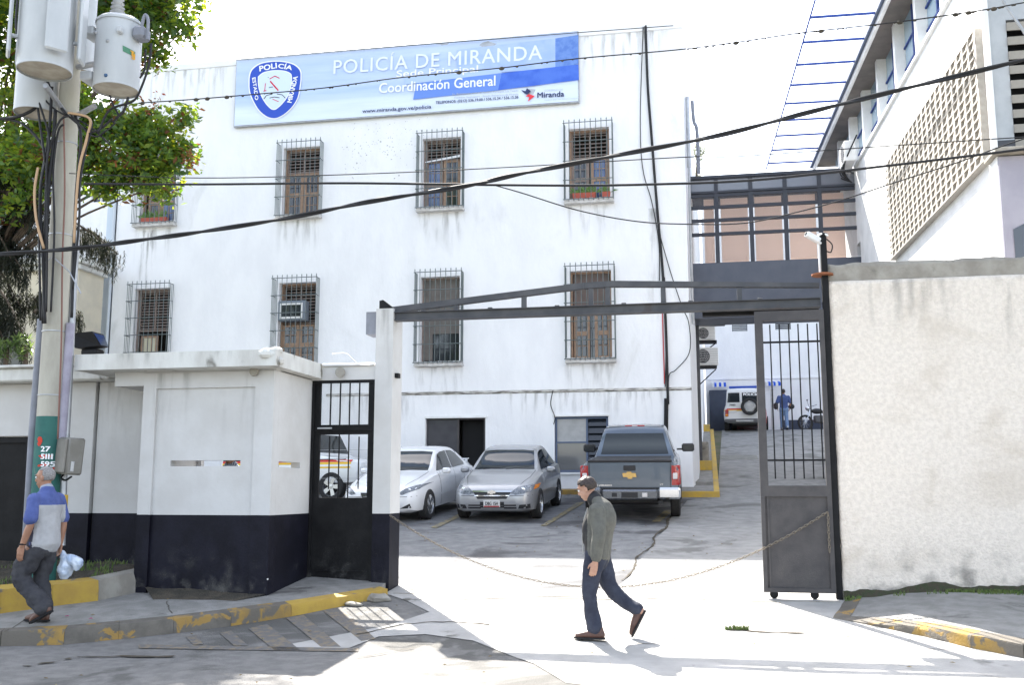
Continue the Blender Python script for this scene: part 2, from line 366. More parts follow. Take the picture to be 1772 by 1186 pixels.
# broken kerb end: rubble lumps
def rock(mb, c, r, sc=(1, 1, .6), n=8, m=5):
    k = len(mb.v); mb.ball(c, r, n, m, sc)
    for i in range(k, len(mb.v)):
        p = Vector(mb.v[i]); d = (p-Vector(c)); mb.v[i] = tuple(Vector(c)+d*(1+.5*noise.noise(p*9)))
for px, py, r, lb in ((655, 1040, .16, 'large grey broken concrete lump at the end of the yellow kerb'), (612, 1050, .09, 'smaller brown lump of broken kerb left of the grey lump')):
    mb = MB(); p = ong(px, py); rock(mb, p+Vector((0, 0, .02)), r, (1.2, .8, .4), 12, 7)
    o = mb.build('rubble', M_CONCRETE); tag(o, lb, 'rubble')
# right sidewalk
krp = [(1440, 1072), (1500, 1084), (1590, 1102), (1680, 1124), (1772, 1142)]
kr = [(1.5, 12.5)]+[(ong(*p).x, ong(*p).y) for p in krp]; kr += [(kr[-1][0]+2.2, kr[-1][1]-1.0), (15, 8.0)]
kh2 = lambda x, y: .02+.11*min(1, max(0, (x-1.4)/1.0))
kri = offs(kr, .19)
struct(sheet(kri+[(15, 12.56), (1.5, 12.56)][0:2], lambda x, y: gz(y)+kh2(x, y)+noise.noise(Vector((x*.7, y*.7, 1)))*.006, .35, .25), 'sidewalk_right', M_SIDEWALK, True)
KR = tag(bpy.data.objects.new('kerb_right', None), kind='structure'); COL.objects.link(KR)
kerb([M_KERBG, M_KERBG, M_KERBY, M_KERBY, M_KERBY, M_KERBY], kr, kri, kh2)
# planter kerb on the left, raised
pk = [(-15, 9.9), (-11, 10.1)]+[(lambda p: (p.x, p.y))(onz(px, py, .22)) for px, py in ((-60, 1066), (0, 1062), (90, 1056), (170, 1051), (262, 1040))]
pki = offs(pk, .24)
PKR = tag(bpy.data.objects.new('planter_kerb', None), kind='structure'); COL.objects.link(PKR); KR = PKR
kerb([M_KERBY2, M_KERBY2, M_KERBY2, M_KERBY2, M_KERBY2, M_CONCRETE], pk, pki, lambda x, y: .42+.03*math.sin(x*2))
# dirt bed behind it and at the booth foot
dirt = pki+[(-6.2, 10.85), (-5.5, 10.85), (-5.14, 11.38), (-5.15, 11.5), (-6.7, 11.5), (-6.9, 12.4), (-15, 12.4)]
def dz(x, y):
    base = gz(y)+.16; t = max(0, min(1, (-5.6-x)/1.0)); s = max(0, min(1, (y-10.9)/.45)); t2 = max(0, min(1, (-6.75-x)/.3)); return base-.03+(.04+t*.05+t2*.16)*s+noise.noise(Vector((x*2.5, y*2.5, 7)))*.035*(.4+t)*s
struct(sheet(dirt, dz, .12), 'dirt_bed', M_DIRT, True)
# worn hatching painted on the road in front of the kerb
mb = MB(); zf = lambda p: p+Vector((0, 0, .012))
def stripe(mb, pts, dz_=.008, n=8):
    a, b, c, d = [ong(*p) for p in pts]
    for i in range(n):
        q = [a.lerp(b, i/n), a.lerp(b, (i+1)/n), d.lerp(c, (i+1)/n), d.lerp(c, i/n)]
        mb.quad(*[(p.x, p.y, gz(p.y)+dz_) for p in q])
for q in (((430, 1090), (475, 1128), (520, 1128), (462, 1082)), ((495, 1072), (555, 1122), (590, 1122), (525, 1066)), ((560, 1060), (625, 1112), (650, 1108), (590, 1053)), ((380, 1098), (405, 1120), (430, 1120), (400, 1094)), ((320, 1104), (335, 1118), (352, 1118), (340, 1101))):
    stripe(mb, q)
stripe(mb, ((240, 1118), (620, 1124), (620, 1130), (240, 1124)), n=14)
struct(mb, 'hatch_markings', M_WORNLINE)
# parking bay lines
mb = MB()
for q in (((1000, 871), (935, 912), (945, 912), (1012, 871)), ((800, 888), (745, 915), (755, 916), (812, 888)), ((1150, 885), (1128, 905), (1142, 905), (1166, 885))): stripe(mb, q, .018)
struct(mb, 'bay_lines', M_LINEY)
# threshold rail, road cracks, drains
mb = MB(); mb.box(-3.9, 1.45, 12.40, 12.46, gz(12.4)-.02, gz(12.4)+.012); tag(mb.build('gate_track', M_CONCRETE), 'thin steel gate track set in the driveway threshold', 'track')
mb = MB()
def crack(mb, pts, w0, dz_=.012, amp=6):
    P = []; n = 5
    for i in range(len(pts)-1):
        for k in range(n):
            t = k/n; P.append((pts[i][0]+(pts[i+1][0]-pts[i][0])*t+random.uniform(-amp, amp)*.6, pts[i][1]+(pts[i+1][1]-pts[i][1])*t+random.uniform(-amp, amp)*.2))
    prev = None
    for p in P:
        q = ong(*p); w_ = w0*random.uniform(.3, 1.3); cur = ((q.x, q.y-w_, gz(q.y-w_)+dz_), (q.x, q.y+w_, gz(q.y+w_)+dz_))
        if prev: mb.quad(prev[0], prev[1], cur[1], cur[0])
        prev = cur
crack(mb, [(40, 1156), (90, 1150), (130, 1140), (230, 1138), (320, 1140)], .035)
crack(mb, [(620, 1100), (700, 1082), (780, 1078), (860, 1085)], .02)
crack(mb, [(560, 1150), (760, 1118)], .012); crack(mb, [(690, 1040), (960, 1038), (1440, 1046)], .012, .013)
crack(mb, [(1255, 1092), (1330, 1097), (1410, 1099)], .03, .014, 3); crack(mb, [(1000, 1112), (1190, 1118), (1500, 1124), (1772, 1132)], .008, .013)
struct(mb, 'road_cracks', M_DIRT)
mb = MB(); kk = lambda x, y: .15 if y < 12 else .12
for a, b in (((-7.0, 9.35), (-7.3, 10.35)), ((-5.75, 10.35), (-6.15, 10.95)), ((-4.75, 11.7), (-5.1, 11.9))):
    prev = None
    for i in range(13):
        t = i/12; x = a[0]+(b[0]-a[0])*t+random.uniform(-.015, .015); y = a[1]+(b[1]-a[1])*t; z = gz(y)+kh(x, y)+noise.noise(Vector((x*.7, y*.7, 1)))*.008+.004; w_ = random.uniform(.003, .009); cur = ((x-w_, y, z), (x+w_, y, z))
        if prev: mb.quad(prev[0], prev[1], cur[1], cur[0])
        prev = cur
struct(mb, 'sidewalk_cracks', M_DIRT)
# walkway and steps beside the main building
M_KY = mat('walkway_yellow', (.55, .36, .06), (.42, .3, .1), 3, .8)
mb = MB()
def wbox(mb, y0, y1, x0, x1, h, b=-.4):
    mb.add([(x0, y0, gz(y0)+b), (x1, y0, gz(y0)+b), (x1, y0, gz(y0)+h), (x0, y0, gz(y0)+h), (x0, y1, gz(y1)+b), (x1, y1, gz(y1)+b), (x1, y1, gz(y1)+h), (x0, y1, gz(y1)+h)], [(0, 1, 2, 3), (4, 7, 6, 5), (0, 4, 5, 1), (3, 2, 6, 7), (0, 3, 7, 4), (1, 5, 6, 2)])
wbox(mb, 26.0, 43, -1.15, .12, .16); wbox(mb, 27.0, 43, -.5, .10, .24)
struct(mb, 'walkway', M_SIDEWALK)
mb = MB(); wbox(mb, 25.86, 25.995, -1.3, .12, .15); wbox(mb, 25.86, 43, .122, .26, .15); wbox(mb, 29.3, 29.42, -.4, .11, .5); wbox(mb, 41.0, 41.3, -.3, .11, .5)
struct(mb, 'walkway_kerb', M_KY)
mb = MB(); wbox(mb, 26.35, 26.60, -13, -1.3, .12); struct(mb, 'parking_kerb', M_KERBY)
mb = MB(); z = gz(30); mb.bbox(-.42, .03, 29.5, 30.9, z-.2, z+.95, .03)
tag(mb.build('concrete_block', M_CONCRETE), 'stained grey concrete block on the walkway beside the white building', 'block')
# manhole / drain marks on the driveway
mb = MB(); p = ong(1262, 793); mb.box(p.x-.3, p.x+.9, p.y-.5, p.y+.5, gz(p.y)-.02, gz(p.y)+.1, None)
M_ = mat('drain_cover', (.16, .16, .15), (.22, .22, .2), 6)
mb = MB(); mb.add([(p.x-.3, p.y-.6, gz(p.y-.6)+.018), (p.x+.9, p.y-.6, gz(p.y-.6)+.018), (p.x+.9, p.y+.6, gz(p.y+.6)+.018), (p.x-.3, p.y+.6, gz(p.y+.6)+.018)], [(0, 1, 2, 3)])
struct(mb, 'drain_cover', M_)
# grass tufts and weeds at the wall foot and in the bed
def grass(name, regions, n, h, m):
    vs = []; fs = []
    for i in range(n):
        x0, x1, y0, y1, zf_, dens = regions[i % len(regions)]
        x = random.uniform(x0, x1); y = random.uniform(y0, y1)
        if noise.noise(Vector((x*3, y*3, 9))) < dens: continue
        z = zf_(x, y); hh = h*random.uniform(.4, 1.2); a = random.uniform(0, 6.28); w_ = .004+.006*random.random(); lx, ly = random.uniform(-.5, .5)*hh, random.uniform(-.5, .5)*hh
        k = len(vs); dx, dy = math.cos(a)*w_, math.sin(a)*w_
        vs += [(x-dx, y-dy, z-.01), (x+dx, y+dy, z-.01), (x+dx*.6+lx*.4, y+dy*.6+ly*.4, z+hh*.6), (x-dx*.6+lx*.4, y-dy*.6+ly*.4, z+hh*.6), (x+lx, y+ly, z+hh)]
        fs += [(k, k+1, k+2, k+3), (k+3, k+2, k+4)]
    mb = MB(); mb.add(vs, fs); return mb.build(name, m)
M_GRASS = mat('grass_green', (.07, .13, .025), (.13, .17, .05), 8, .7)
tag(grass('grass', [(-9, -6.9, 10.9, 12.1, dz, -.05)], 2200, .055, M_GRASS), 'short green grass in the dirt bed below the dark wall', 'grass', kind='stuff')
tag(grass('weeds', [(1.5, 7, 12.36, 12.56, lambda x, y: gz(y)+kh2(x, y), .12), (2.6, 4.2, 12.46, 12.56, lambda x, y: gz(y)+kh2(x, y), -.3)], 4200, .038, M_GRASS), 'thin green weeds along the foot of the plaster wall', 'weeds', kind='stuff')
mb = MB(); prev = None; random.seed(2)
for i in range(150):
    x = 1.5+i*.045; z = gz(12.55)+kh2(x, 12.5); h = .03+.07*max(0, noise.noise(Vector((x*2.2, 4, 0)))+.35)+random.uniform(0, .02); d = .05+.09*max(0, noise.noise(Vector((x*3, 9, 0)))+.3)
    cur = ((x, 12.56-d, z-.01), (x, 12.56-d*.45, z+h*.55), (x, 12.548, z+h))
    if prev:
        for k in (0, 1): mb.quad(prev[k], cur[k], cur[k+1], prev[k+1])
    prev = cur
tag(mb.build('moss', mat('moss_and_soil', (.055, .047, .032), (.04, .05, .025), 18, 1, .8, 60), None, 'all'), 'dark moss and soil banked along the foot of the plaster wall', 'moss', kind='stuff')
p = ong(1275, 1093)
tag(grass('crack_weeds', [(p.x-.12, p.x+.12, p.y-.02, p.y+.02, lambda x, y: gz(y)+.01, -1)], 160, .05, M_GRASS), 'small weeds growing from a crack in the bright driveway', 'weeds', kind='stuff')
# litter: dry leaves and petals
mb = MB(); mb2 = MB()
def leaflet(mb, x, y, z, s):
    a = random.uniform(0, 6.28); c, s_ = math.cos(a)*s, math.sin(a)*s
    mb.add([(x-c, y-s_, z+.004), (x+s_*.4, y-c*.4, z+.012), (x+c, y+s_, z+.006), (x-s_*.4, y+c*.4, z+.014)], [(0, 1, 2), (0, 2, 3)])
for i in range(240):
    x = random.uniform(-8, 5); y = random.uniform(7, 22)
    if y > 12.9 and x < -3.7 and y < 16: continue
    leaflet(mb, x, y, gz(y)+(.16 if (x < -5.4 and 9.4 < y < 11.4) else .018), random.uniform(.012, .03))
tag(mb.build('leaf_litter', mat('dry_leaf', (.16, .10, .04), (.3, .24, .1), 30)), 'scattered small dry leaves on road and pavement', 'leaves', kind='stuff')
for px, py in ((115, 1070), (156, 1074)):
    p = ong(px, py, .15); m_ = MB(); leaflet(m_, p.x, p.y, p.z+.01, .022); leaflet(m_, p.x+.015, p.y, p.z+.012, .018)
    tag(m_.build('petal', mat('magenta_petal', (.5, .02, .2))), 'magenta petal on the sidewalk '+('behind the old man\'s shoes' if px < 130 else 'farther right of the old man\'s shoes'), 'petal')
# ------------------------------------------------------------------ main building
FV = 26.64; UR = -.38; UL = -17.17; ZT = 14.34
MBD = thing('main_building', 'white three storey building with barred windows and a long banner', 'building', (-9, FV, 0))
WC = [-15.88, -11.36, -7.16, -2.98]
wins = []  # (centre, z0, z1, variant)
for c, va, vb in zip(WC, ('u1', 'u2', 'u3', 'u4'), ('l1', 'l2', 'l3', 'l4')): wins += [(c, 9.40, 11.46, va), (c, 5.03, 7.44, vb)]
holes = [(c-.56, c+.56, a, b) for c, a, b, _ in wins]+[(-7.53, -5.86, .8, 3.50), (-3.98, -2.55, 2.02, 3.50)]
mb = MB(); wall_holes(mb, UL, UR, .6, ZT-.2, FV, FV+.35, holes)
wall = mb.build('front_wall', M_FACADE, MBD)
mb = MB()   # side wall, opens slightly to the right with depth
mb.add([(UR, FV, .6), (UR, FV, ZT-.2), (-.30, 27.6, ZT-.2), (-.24, 27.6, .6), (.0, 60, ZT-.2), (.0, 60, .6)], [(0, 1, 2, 3), (3, 2, 4, 5)])
mb.quad((UL, FV, .6), (UL, 60, .6), (UL, 60, ZT-.2), (UL, FV, ZT-.2)); mb.quad((UL, 60, .6), (0, 60, .6), (0, 60, ZT-.2), (UL, 60, ZT-.2))
mb.build('side_wall', M_FACADE, MBD)
mb = MB(); mb.quad((UL+.01, FV+.37, ZT-.35), (UR-.01, FV+.37, ZT-.35), (-.02, 59.9, ZT-.35), (UL+.01, 59.9, ZT-.35)); mb.build('roof', M_CONCRETE, MBD)
mb = MB(); mb.bbox(UL-.03, UR+.03, FV-.03, FV+.4, ZT-.198, ZT, .015); mb.build('coping', M_FACADE, MBD)
mb = MB(); mb.box(UL+.3, UR-.3, FV+1.2, FV+1.3, .6, ZT-.4); mb.build('inner_wall', mat('room_dark', (.05, .045, .04)), MBD)
mb = MB(); mb.add([(-10.4, FV-.03, 4.17), (UR+.015, FV-.03, 4.17), (UR+.015, FV-.03, 4.20), (-10.4, FV-.03, 4.20), (-10.4, FV+.0, 4.14), (UR+.015, FV+.0, 4.14), (UR+.015, FV, 4.23), (-10.4, FV, 4.23)], [(0, 1, 2, 3), (3, 2, 6, 7), (4, 5, 1, 0)])
mb.build('string_course', mat('grimy_ledge', (.52, .5, .47), (.16, .15, .13), 3, .9, mixpos=(.42, .6), stretch=(1, 1, 6)), MBD)
mb = MB(); mb.box(-17.0, -.36, FV-.025, FV-.002, .8, 1.5+.0); mb.build('plinth', mat('dark_plinth', (.05, .06, .09)), MBD)
# downpipe/pilaster at the far left corner
mb = MB(); mb.box(UL-.36, UL-.14, FV+.05, FV+.5, .8, 13.6); mb.build('pilaster', mat('bluish_pilaster', (.55, .62, .70)), MBD)
mb = MB(); mb.tube([(UL-.06, FV-.06, 1), (UL-.06, FV-.06, 13.9)], .045, 8); mb.build('downpipe', mat('pale_pipe', (.55, .6, .66)), MBD)
# peeled plaster patch
mb = MB(); random.seed(3)
for i in range(260):
    a = random.gauss(0, 1); px = 655+a*42; py = 262+random.gauss(0, 1)*30-(a*6); r = random.uniform(.006, .028)*(.6 if i > 40 else 1)
    p = onv(px, py, FV-.004)
    if p.z > 12.1 or noise.noise(p*.9) < -.1: continue
    n = 6; mb.add([(p.x+math.cos(k*6.28/n+i)*r*random.uniform(.6, 1.4), p.y, p.z+math.sin(k*6.28/n+i)*r*random.uniform(.5, 1.2)) for k in range(n)], [tuple(range(n))])
tag(mb.build('peeled_spots', mat('bare_render', (.36, .35, .34), (.5, .5, .5), 12, .9), MBD), kind='stuff')

# rain streaks and grime below the sills, under the coping and along the foot of the wall
def stain_mat(name, c, amt):
    m = mat(name, c, rough=.95); n = m.node_tree.nodes; L = m.node_tree.links; tc = n.new('ShaderNodeTexCoord'); mp = n.new('ShaderNodeMapping'); mp.inputs['Scale'].default_value = (4.5, 1, .6); nz_ = n.new('ShaderNodeTexNoise'); nz_.inputs['Scale'].default_value = 1.6; nz_.inputs['Detail'].default_value = 8
    L.new(tc.outputs['Object'], mp.inputs[0]); L.new(mp.outputs[0], nz_.inputs[0]); mr = n.new('ShaderNodeMapRange'); mr.inputs[1].default_value = .48; mr.inputs[2].default_value = .72; mr.inputs[4].default_value = amt; L.new(nz_.outputs[0], mr.inputs[0])
    sp = n.new('ShaderNodeSeparateXYZ'); L.new(tc.outputs['Generated'], sp.inputs[0]); a1 = n.new('ShaderNodeMath'); a1.operation = 'POWER'; L.new(sp.outputs[2], a1.inputs[0]); a1.inputs[1].default_value = 1.4
    x1 = n.new('ShaderNodeMath'); x1.operation = 'PINGPONG'; L.new(sp.outputs[0], x1.inputs[0]); x1.inputs[1].default_value = .5; x2 = n.new('ShaderNodeMath'); x2.operation = 'MULTIPLY'; x2.use_clamp = True; L.new(x1.outputs[0], x2.inputs[0]); x2.inputs[1].default_value = 6
    b1 = n.new('ShaderNodeMath'); b1.operation = 'MULTIPLY'; L.new(mr.outputs[0], b1.inputs[0]); L.new(a1.outputs[0], b1.inputs[1]); b2 = n.new('ShaderNodeMath'); b2.operation = 'MULTIPLY'; L.new(b1.outputs[0], b2.inputs[0]); L.new(x2.outputs[0], b2.inputs[1]); L.new(b2.outputs[0], n['Principled BSDF'].inputs['Alpha']); return m
def splash_mat():
    m = stain_mat('mud_splash', (.16, .155, .145), .6); n = m.node_tree.nodes; L = m.node_tree.links
    for q in n:
        if q.type == 'MATH' and q.operation == 'POWER':
            src = q.inputs[0].links[0].from_socket; s1 = n.new('ShaderNodeMath'); s1.operation = 'SUBTRACT'; s1.inputs[0].default_value = 1; L.new(src, s1.inputs[1]); L.new(s1.outputs[0], q.inputs[0])
        if q.type == 'MAPPING': q.inputs['Scale'].default_value = (3, 1, 3)
    return m
M_SPLASH = splash_mat()
M_STAIN = stain_mat('rain_grime', (.26, .25, .23), .5)
def stain(par, x0, x1, z0, z1, y): mb = MB(); mb.quad((x0, y, z0), (x1, y, z0), (x1, y, z1), (x0, y, z1)); mb.v.append((x0, y-.001, z0)); mb.f.append((0, 1, len(mb.v)-1)) if False else None; mb.v = mb.v[:4]; return mb.build('stain', M_STAIN, par)
random.seed(8)
for c, a, b, _ in wins: stain(MBD, c-.75, c+.75, a-1.3, a-.13, FV-.004)
for x0 in (-16.9, -13.6, -10.5, -7.2, -3.9): stain(MBD, x0, x0+3.2, ZT-1.6, ZT-.2, FV-.0045)
for x0 in (-10.2, -5.8): stain(MBD, x0, x0+(2.6 if x0 < -6 else 5.2), 3.3, 4.14, FV-.004)
for x, ln in ((-16.4, 3.5), (-1.5, 3.2)): stain(MBD, x, x+.5, 7.8-ln, 7.8+ln*.4, FV-.005)
def louvre_panel(par, x0, x1, z0, z1, y, m, pitch=.085, mid=True):
    mb = MB(); t = .045
    mb.box(x0, x0+t, y-.02, y+.02, z0, z1); mb.box(x1-t, x1, y-.02, y+.02, z0, z1); mb.box(x0+t, x1-t, y-.02, y+.02, z1-t, z1); mb.box(x0+t, x1-t, y-.02, y+.02, z0, z0+t)
    if mid: mb.box((x0+x1)/2-.02, (x0+x1)/2+.02, y-.018, y+.018, z0+t, z1-t)
    o = mb.build('louvre_frame', m, par)
    n = int((z1-z0-2*t)/pitch); me = None
    for k in range(n):
        z = z0+t+(k+.5)*(z1-z0-2*t)/n
        if me is None:
            s = MB(); ln = x1-x0-2*t; s.add([(0, -.02, -.022), (ln, -.02, -.022), (ln, .022, .016), (0, .022, .016), (0, -.02, -.01), (ln, -.02, -.01), (ln, .022, .028), (0, .022, .028)], [(0, 1, 2, 3), (4, 7, 6, 5), (0, 4, 5, 1), (3, 2, 6, 7), (0, 3, 7, 4), (1, 5, 6, 2)])
            so_ = s.build('slat', m, o, local=True); me = so_.data; so_.location = Vector((x0+t, y, z))-wloc(o)
        else: inst(me, 'slat', o, Vector((x0+t, y, z))-wloc(o))
def door_leaf(par, x0, x1, z0, z1, y, m, rows=2, glass=None, M=None, cols=2):
    mb = MB(); t = .085
    mb.box(x0, x0+t, y-.022, y+.022, z0, z1, M); mb.box(x1-t, x1, y-.022, y+.022, z0, z1, M)
    hs = [z0+(z1-z0)*k/rows for k in range(rows+1)]
    for i, h in enumerate(hs): a = h-(0 if i == 0 else .06); b = h+(0 if i == rows else .06); mb.box(x0+t, x1-t, y-.02, y+.02, a, b, M)
    for i in range(rows):
        for c in range(1, cols): xm = x0+t+(x1-x0-2*t)*c/cols; mb.box(xm-.012, xm+.012, y-.016, y+.016, hs[i]+.06, hs[i+1]-.06, M)
        zm = (hs[i]+hs[i+1])/2; mb.box(x0+t, x1-t, y-.012, y+.012, zm-.01, zm+.01, M)
    o = mb.build('shutter_leaf', m, par)
    g = MB(); g.box(x0+t, x1-t, y-.004, y+.004, z0+.06, z1-.06, M); g.build('pane', glass or M_GLASSD, o)
    return o
GR = {}
def make_window(c, z0, z1, var):
    nm = {'u1': 'half hidden by the tree leaves, top row far left', 'u2': 'brown double doors under a louvre, top row second from left', 'u3': 'tilted pale blind and painted blue reflection, top row third from left', 'u4': 'red planter behind its bars, top row far right', 'l1': 'tall louvre over one open leaf, middle row far left', 'l2': 'white framed square unit in it, middle row second from left', 'l3': 'grey shade filling its upper half, middle row third from left', 'l4': 'brown leaves standing ajar, middle row far right'}[var]
    W = bpy.data.objects.new('window', None); COL.objects.link(W); W.parent = MBD; W.location = Vector((c, FV, z0))-wloc(MBD)
    W['label'] = 'barred window with '+nm
    # grille projecting from the wall
    h = z1-z0
    if h not in GR:
        mb = MB(); x0, x1, yf = -.66, .66, -.24; zb, zt = -.02, h+.09; r = .010
        n = 9
        for k in range(n+1):
            x = x0+(x1-x0)*k/n; mb.tube([(x, yf, zb), (x, yf, zt+.07)], r, 4); mb.add([(x-.018, yf, zt+.05), (x+.018, yf, zt+.05), (x, yf, zt+.11)], [(0, 1, 2)])
        for k in range(3):
            for s in (x0, x1): y = yf*(k/3); mb.tube([(s, y, zb), (s, y, zt)], r, 4)
        lv = 5 if h > 2.2 else 4
        for k in range(lv+1):
            z = zb+(zt-zb)*k/lv
            mb.tube([(x0-.03, yf-.012, z), (x1+.03, yf-.012, z)], .012, 4)
            for s in (x0, x1): mb.tube([(s, yf-.03, z), (s, -.0, z)], .011, 4)
        GR[h] = mb.build('grille', M_GRILLE, W, local=True); tag(GR[h], kind='stuff') if False else None
        g = GR[h]
    else: g = inst(GR[h].data, 'grille', W)
    # sill: a row of bricks on edge over a ledge
    s = MB(); s.bbox(-.68, .68, -.20, .3, -.12, -.055, .01); so_ = s.build('sill', M_SILL, W, local=True)
    if 'br' not in GR:
        b = MB(); b.bbox(-.055, .055, -.13, .1, -.035, .035, .006); o = b.build('brick', M_SILL, so_, local=True); GR['br'] = o.data; o.location = (-.61, -.06, -.018)
    else: inst(GR['br'], 'brick', so_, (-.61, -.06, -.018))
    for k in range(1, 10): inst(GR['br'], 'brick', so_, (-.61+k*.1356, -.06, -.018+random.uniform(-.005, .005)))
    x0, x1, y = c-.56, c+.56, FV+.24
    f = MB(); t = .05
    wm = M_WOOD if var in ('u2', 'l2', 'l4', 'u4', 'u1') else M_WOODG
    f.box(x0, x0+t, y-.05, y+.05, z0, z1); f.box(x1-t, x1, y-.05, y+.05, z0, z1); f.box(x0+t, x1-t, y-.05, y+.05, z1-t, z1); f.box(x0+t, x1-t, y-.05, y+.05, z0, z0+t); f.build('frame', wm, W)
    a, b, zb, zt = x0+t, x1-t, z0+t, z1-t; xm = (a+b)/2
    if var == 'u2':
        zs = zb+(zt-zb)*.66; louvre_panel(W, a, b, zs, zt, y, M_WOODG); door_leaf(W, a, xm-.005, zb, zs-.01, y, M_WOOD, 2); door_leaf(W, xm+.005, b, zb, zs-.01, y, M_WOOD, 2, cols=3)
    elif var == 'u3':
        zs = zb+(zt-zb)*.72; louvre_panel(W, a, b, zs, zt, y+.03, M_WOODG)
        door_leaf(W, a, xm-.01, zb, zs-.01, y, M_WOODG, 2, M_GLASSB); door_leaf(W, xm+.01, b, zb, zs-.01, y, M_WOOD, 2)
        m_ = MB(); m_.add([(a, y-.12, zs-.07), (b, y-.12, zs+.04), (b, y-.10, zs+.12), (a, y-.10, zs-.03)], [(0, 1, 2, 3)]); m_.build('blind', M_WHITE, W)
    elif var == 'u4':
        zs = zb+(zt-zb)*.62; louvre_panel(W, a, b, zs, zt, y+.03, M_WOODG, .1); door_leaf(W, xm+.02, b, zb, zs-.01, y, M_WOOD, 2, M_GLASSB); door_leaf(W, a, xm-.02, zb, zs-.01, y, M_WOODG, 2)
    elif var == 'u1':
        zs = zb+(zt-zb)*.66; louvre_panel(W, a, b, zs, zt, y, M_WOODG); door_leaf(W, a+.1, xm-.005, zb, zs-.01, y, M_WOOD, 2); door_leaf(W, xm+.005, b, zb, zs-.01, y, M_WOOD, 2, M_GLASSB)
    elif var == 'l1':
        zs = zb+(zt-zb)*.48; louvre_panel(W, a, b, zs, zt, y, M_WOODG, .08)
        mm = MB(); lf = door_leaf(W, a+.06, xm+.10, zb, zs-.12, y+.05, M_WOOD, 1, glassy('milky_pane', (.45, .42, .30), .3), cols=3)
    elif var == 'l2':
        zs = zb+(zt-zb)*.52; louvre_panel(W, a, b, zs, zt, y+.06, M_WOODG, .09)
        door_leaf(W, a, xm-.005, zb, zs-.03, y, M_WOOD, 2); door_leaf(W, xm+.005, b, zb, zs-.03, y, M_WOOD, 2)
        m_ = MB(); m_.bbox(a-.02, b-.22, y-.34, y-.02, zs+.05, zs+.62, .02); u = m_.build('unit_case', mat('unit_grey', (.20, .23, .27)), W)
        m_ = MB(); wall_holes(m_, a+.05, b-.29, zs+.1, zs+.54, y-.36, y-.345, [(a+.10, b-.34, zs+.15, zs+.49)]); m_.build('unit_bezel', M_WHITE, u)
        m_ = MB(); m_.box(a+.1, b-.34, y-.352, y-.343, zs+.15, zs+.49); m_.build('unit_screen', M_GLASSD, u)
    elif var == 'l3':
        zs = zb+(zt-zb)*.34; m_ = MB(); m_.box(a+.02, b-.02, y-.01, y+.01, zs, zt); m_.build('blind', M_BLIND, W)
        m_ = MB(); m_.box(a, b, y+.02, y+.03, zb, zs); m_.build('pane', M_GLASSD, W); m_ = MB(); m_.box(a, a+.25, y-.012, y+.012, zb+.05, zs+.0); m_.build('curtain', M_BLIND, W)
    else:
        zs = zb+(zt-zb)*.60; m_ = MB(); m_.box(a+.02, b-.02, y-.01, y+.01, zs, zt); m_.build('blind', mat('brown_blind', (.15, .11, .10), (.12, .1, .09), 3), W)
        door_leaf(W, a+.02, xm-.06, zb, zs-.02, y+.05, M_WOOD, 2); door_leaf(W, xm+.08, b, zb, zs-.02, y+.0, M_WOOD, 2); m_ = MB(); m_.box(a, b, y+.12, y+.13, zb, zs); m_.build('pane', M_GLASSD, W)
    return W
random.seed(5)
for args in wins: make_window(*args)
# garage opening with a grey sliding panel and dark doorway
D = bpy.data.objects.new('garage_door', None); COL.objects.link(D); D.parent = MBD; D.location = Vector((-6.7, FV, 1.3))-wloc(MBD)
m_ = MB(); m_.box(-7.51, -6.62, FV+.12, FV+.16, .9, 3.46); m_.build('door_leaf', mat('dark_door_leaf', (.045, .045, .055), (.03, .03, .04), 3, .35), D)
m_ = MB(); m_.box(-6.66, -6.61, FV+.08, FV+.17, .9, 3.46); m_.box(-5.92, -5.87, FV+.08, FV+.3, .9, 3.46); m_.box(-7.51, -5.87, FV+.08, FV+.3, 3.462, 3.49); m_.build('door_frame', M_GREYSTEEL, D)
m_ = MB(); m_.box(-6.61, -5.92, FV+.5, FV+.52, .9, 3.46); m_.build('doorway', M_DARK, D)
m_ = MB(); m_.box(-7.56, -5.80, FV-.03, FV, 3.50, 3.56); m_.build('lintel', M_WHITE, D)
# ground floor sliding window with louvres
W = bpy.data.objects.new('window', None); COL.objects.link(W); W.parent = MBD; W.location = Vector((-3.25, FV, 2.1))-wloc(MBD); W['label'] = 'ground floor window with sliding panes behind the pickup'
m_ = MB(); x0, x1, z0, z1 = -3.97, -2.56, 2.04, 3.49; y = FV+.1
for q in ((x0, x0+.05, z0, z1), (x1-.05, x1, z0, z1), (x0+.05, x1-.05, z0, z0+.05), (x0+.05, x1-.05, z1-.05, z1), (x0+.82, x0+.87, z0+.05, z1-.05), (x0+.05, x0+.82, z0+.76, z0+.80)): m_.box(q[0], q[1], y-.03, y+.03, q[2], q[3])
m_.build('frame', mat('blue_grey_frame', (.10, .13, .20)), W)
m_ = MB(); m_.box(x0+.05, x0+.82, y-.01, y+.01, z0+.80, z1-.05); m_.build('panel', mat('panel_grey', (.42, .42, .42), (.36, .36, .36), 4), W)
m_ = MB(); m_.box(x0+.05, x0+.82, y-.01, y+.01, z0+.05, z0+.76); m_.build('pane', glassy('grey_pane', (.13, .13, .13), .1), W)
pm = None
for k in range(7):
    z = z0+.06+(k+.5)*(z1-z0-.12)/7
    if pm is None:
        s = MB(); s.add([(0, -.03, -.09), (.48, -.03, -.09), (.48, .04, .09), (0, .04, .09)], [(0, 1, 2, 3)]); o = s.build('pane', M_GLASSD, W, local=True); pm = o.data; o.location = Vector((x0+.88, y, z))-wloc(W)
    else: inst(pm, 'pane', W, Vector((x0+.88, y, z))-wloc(W))
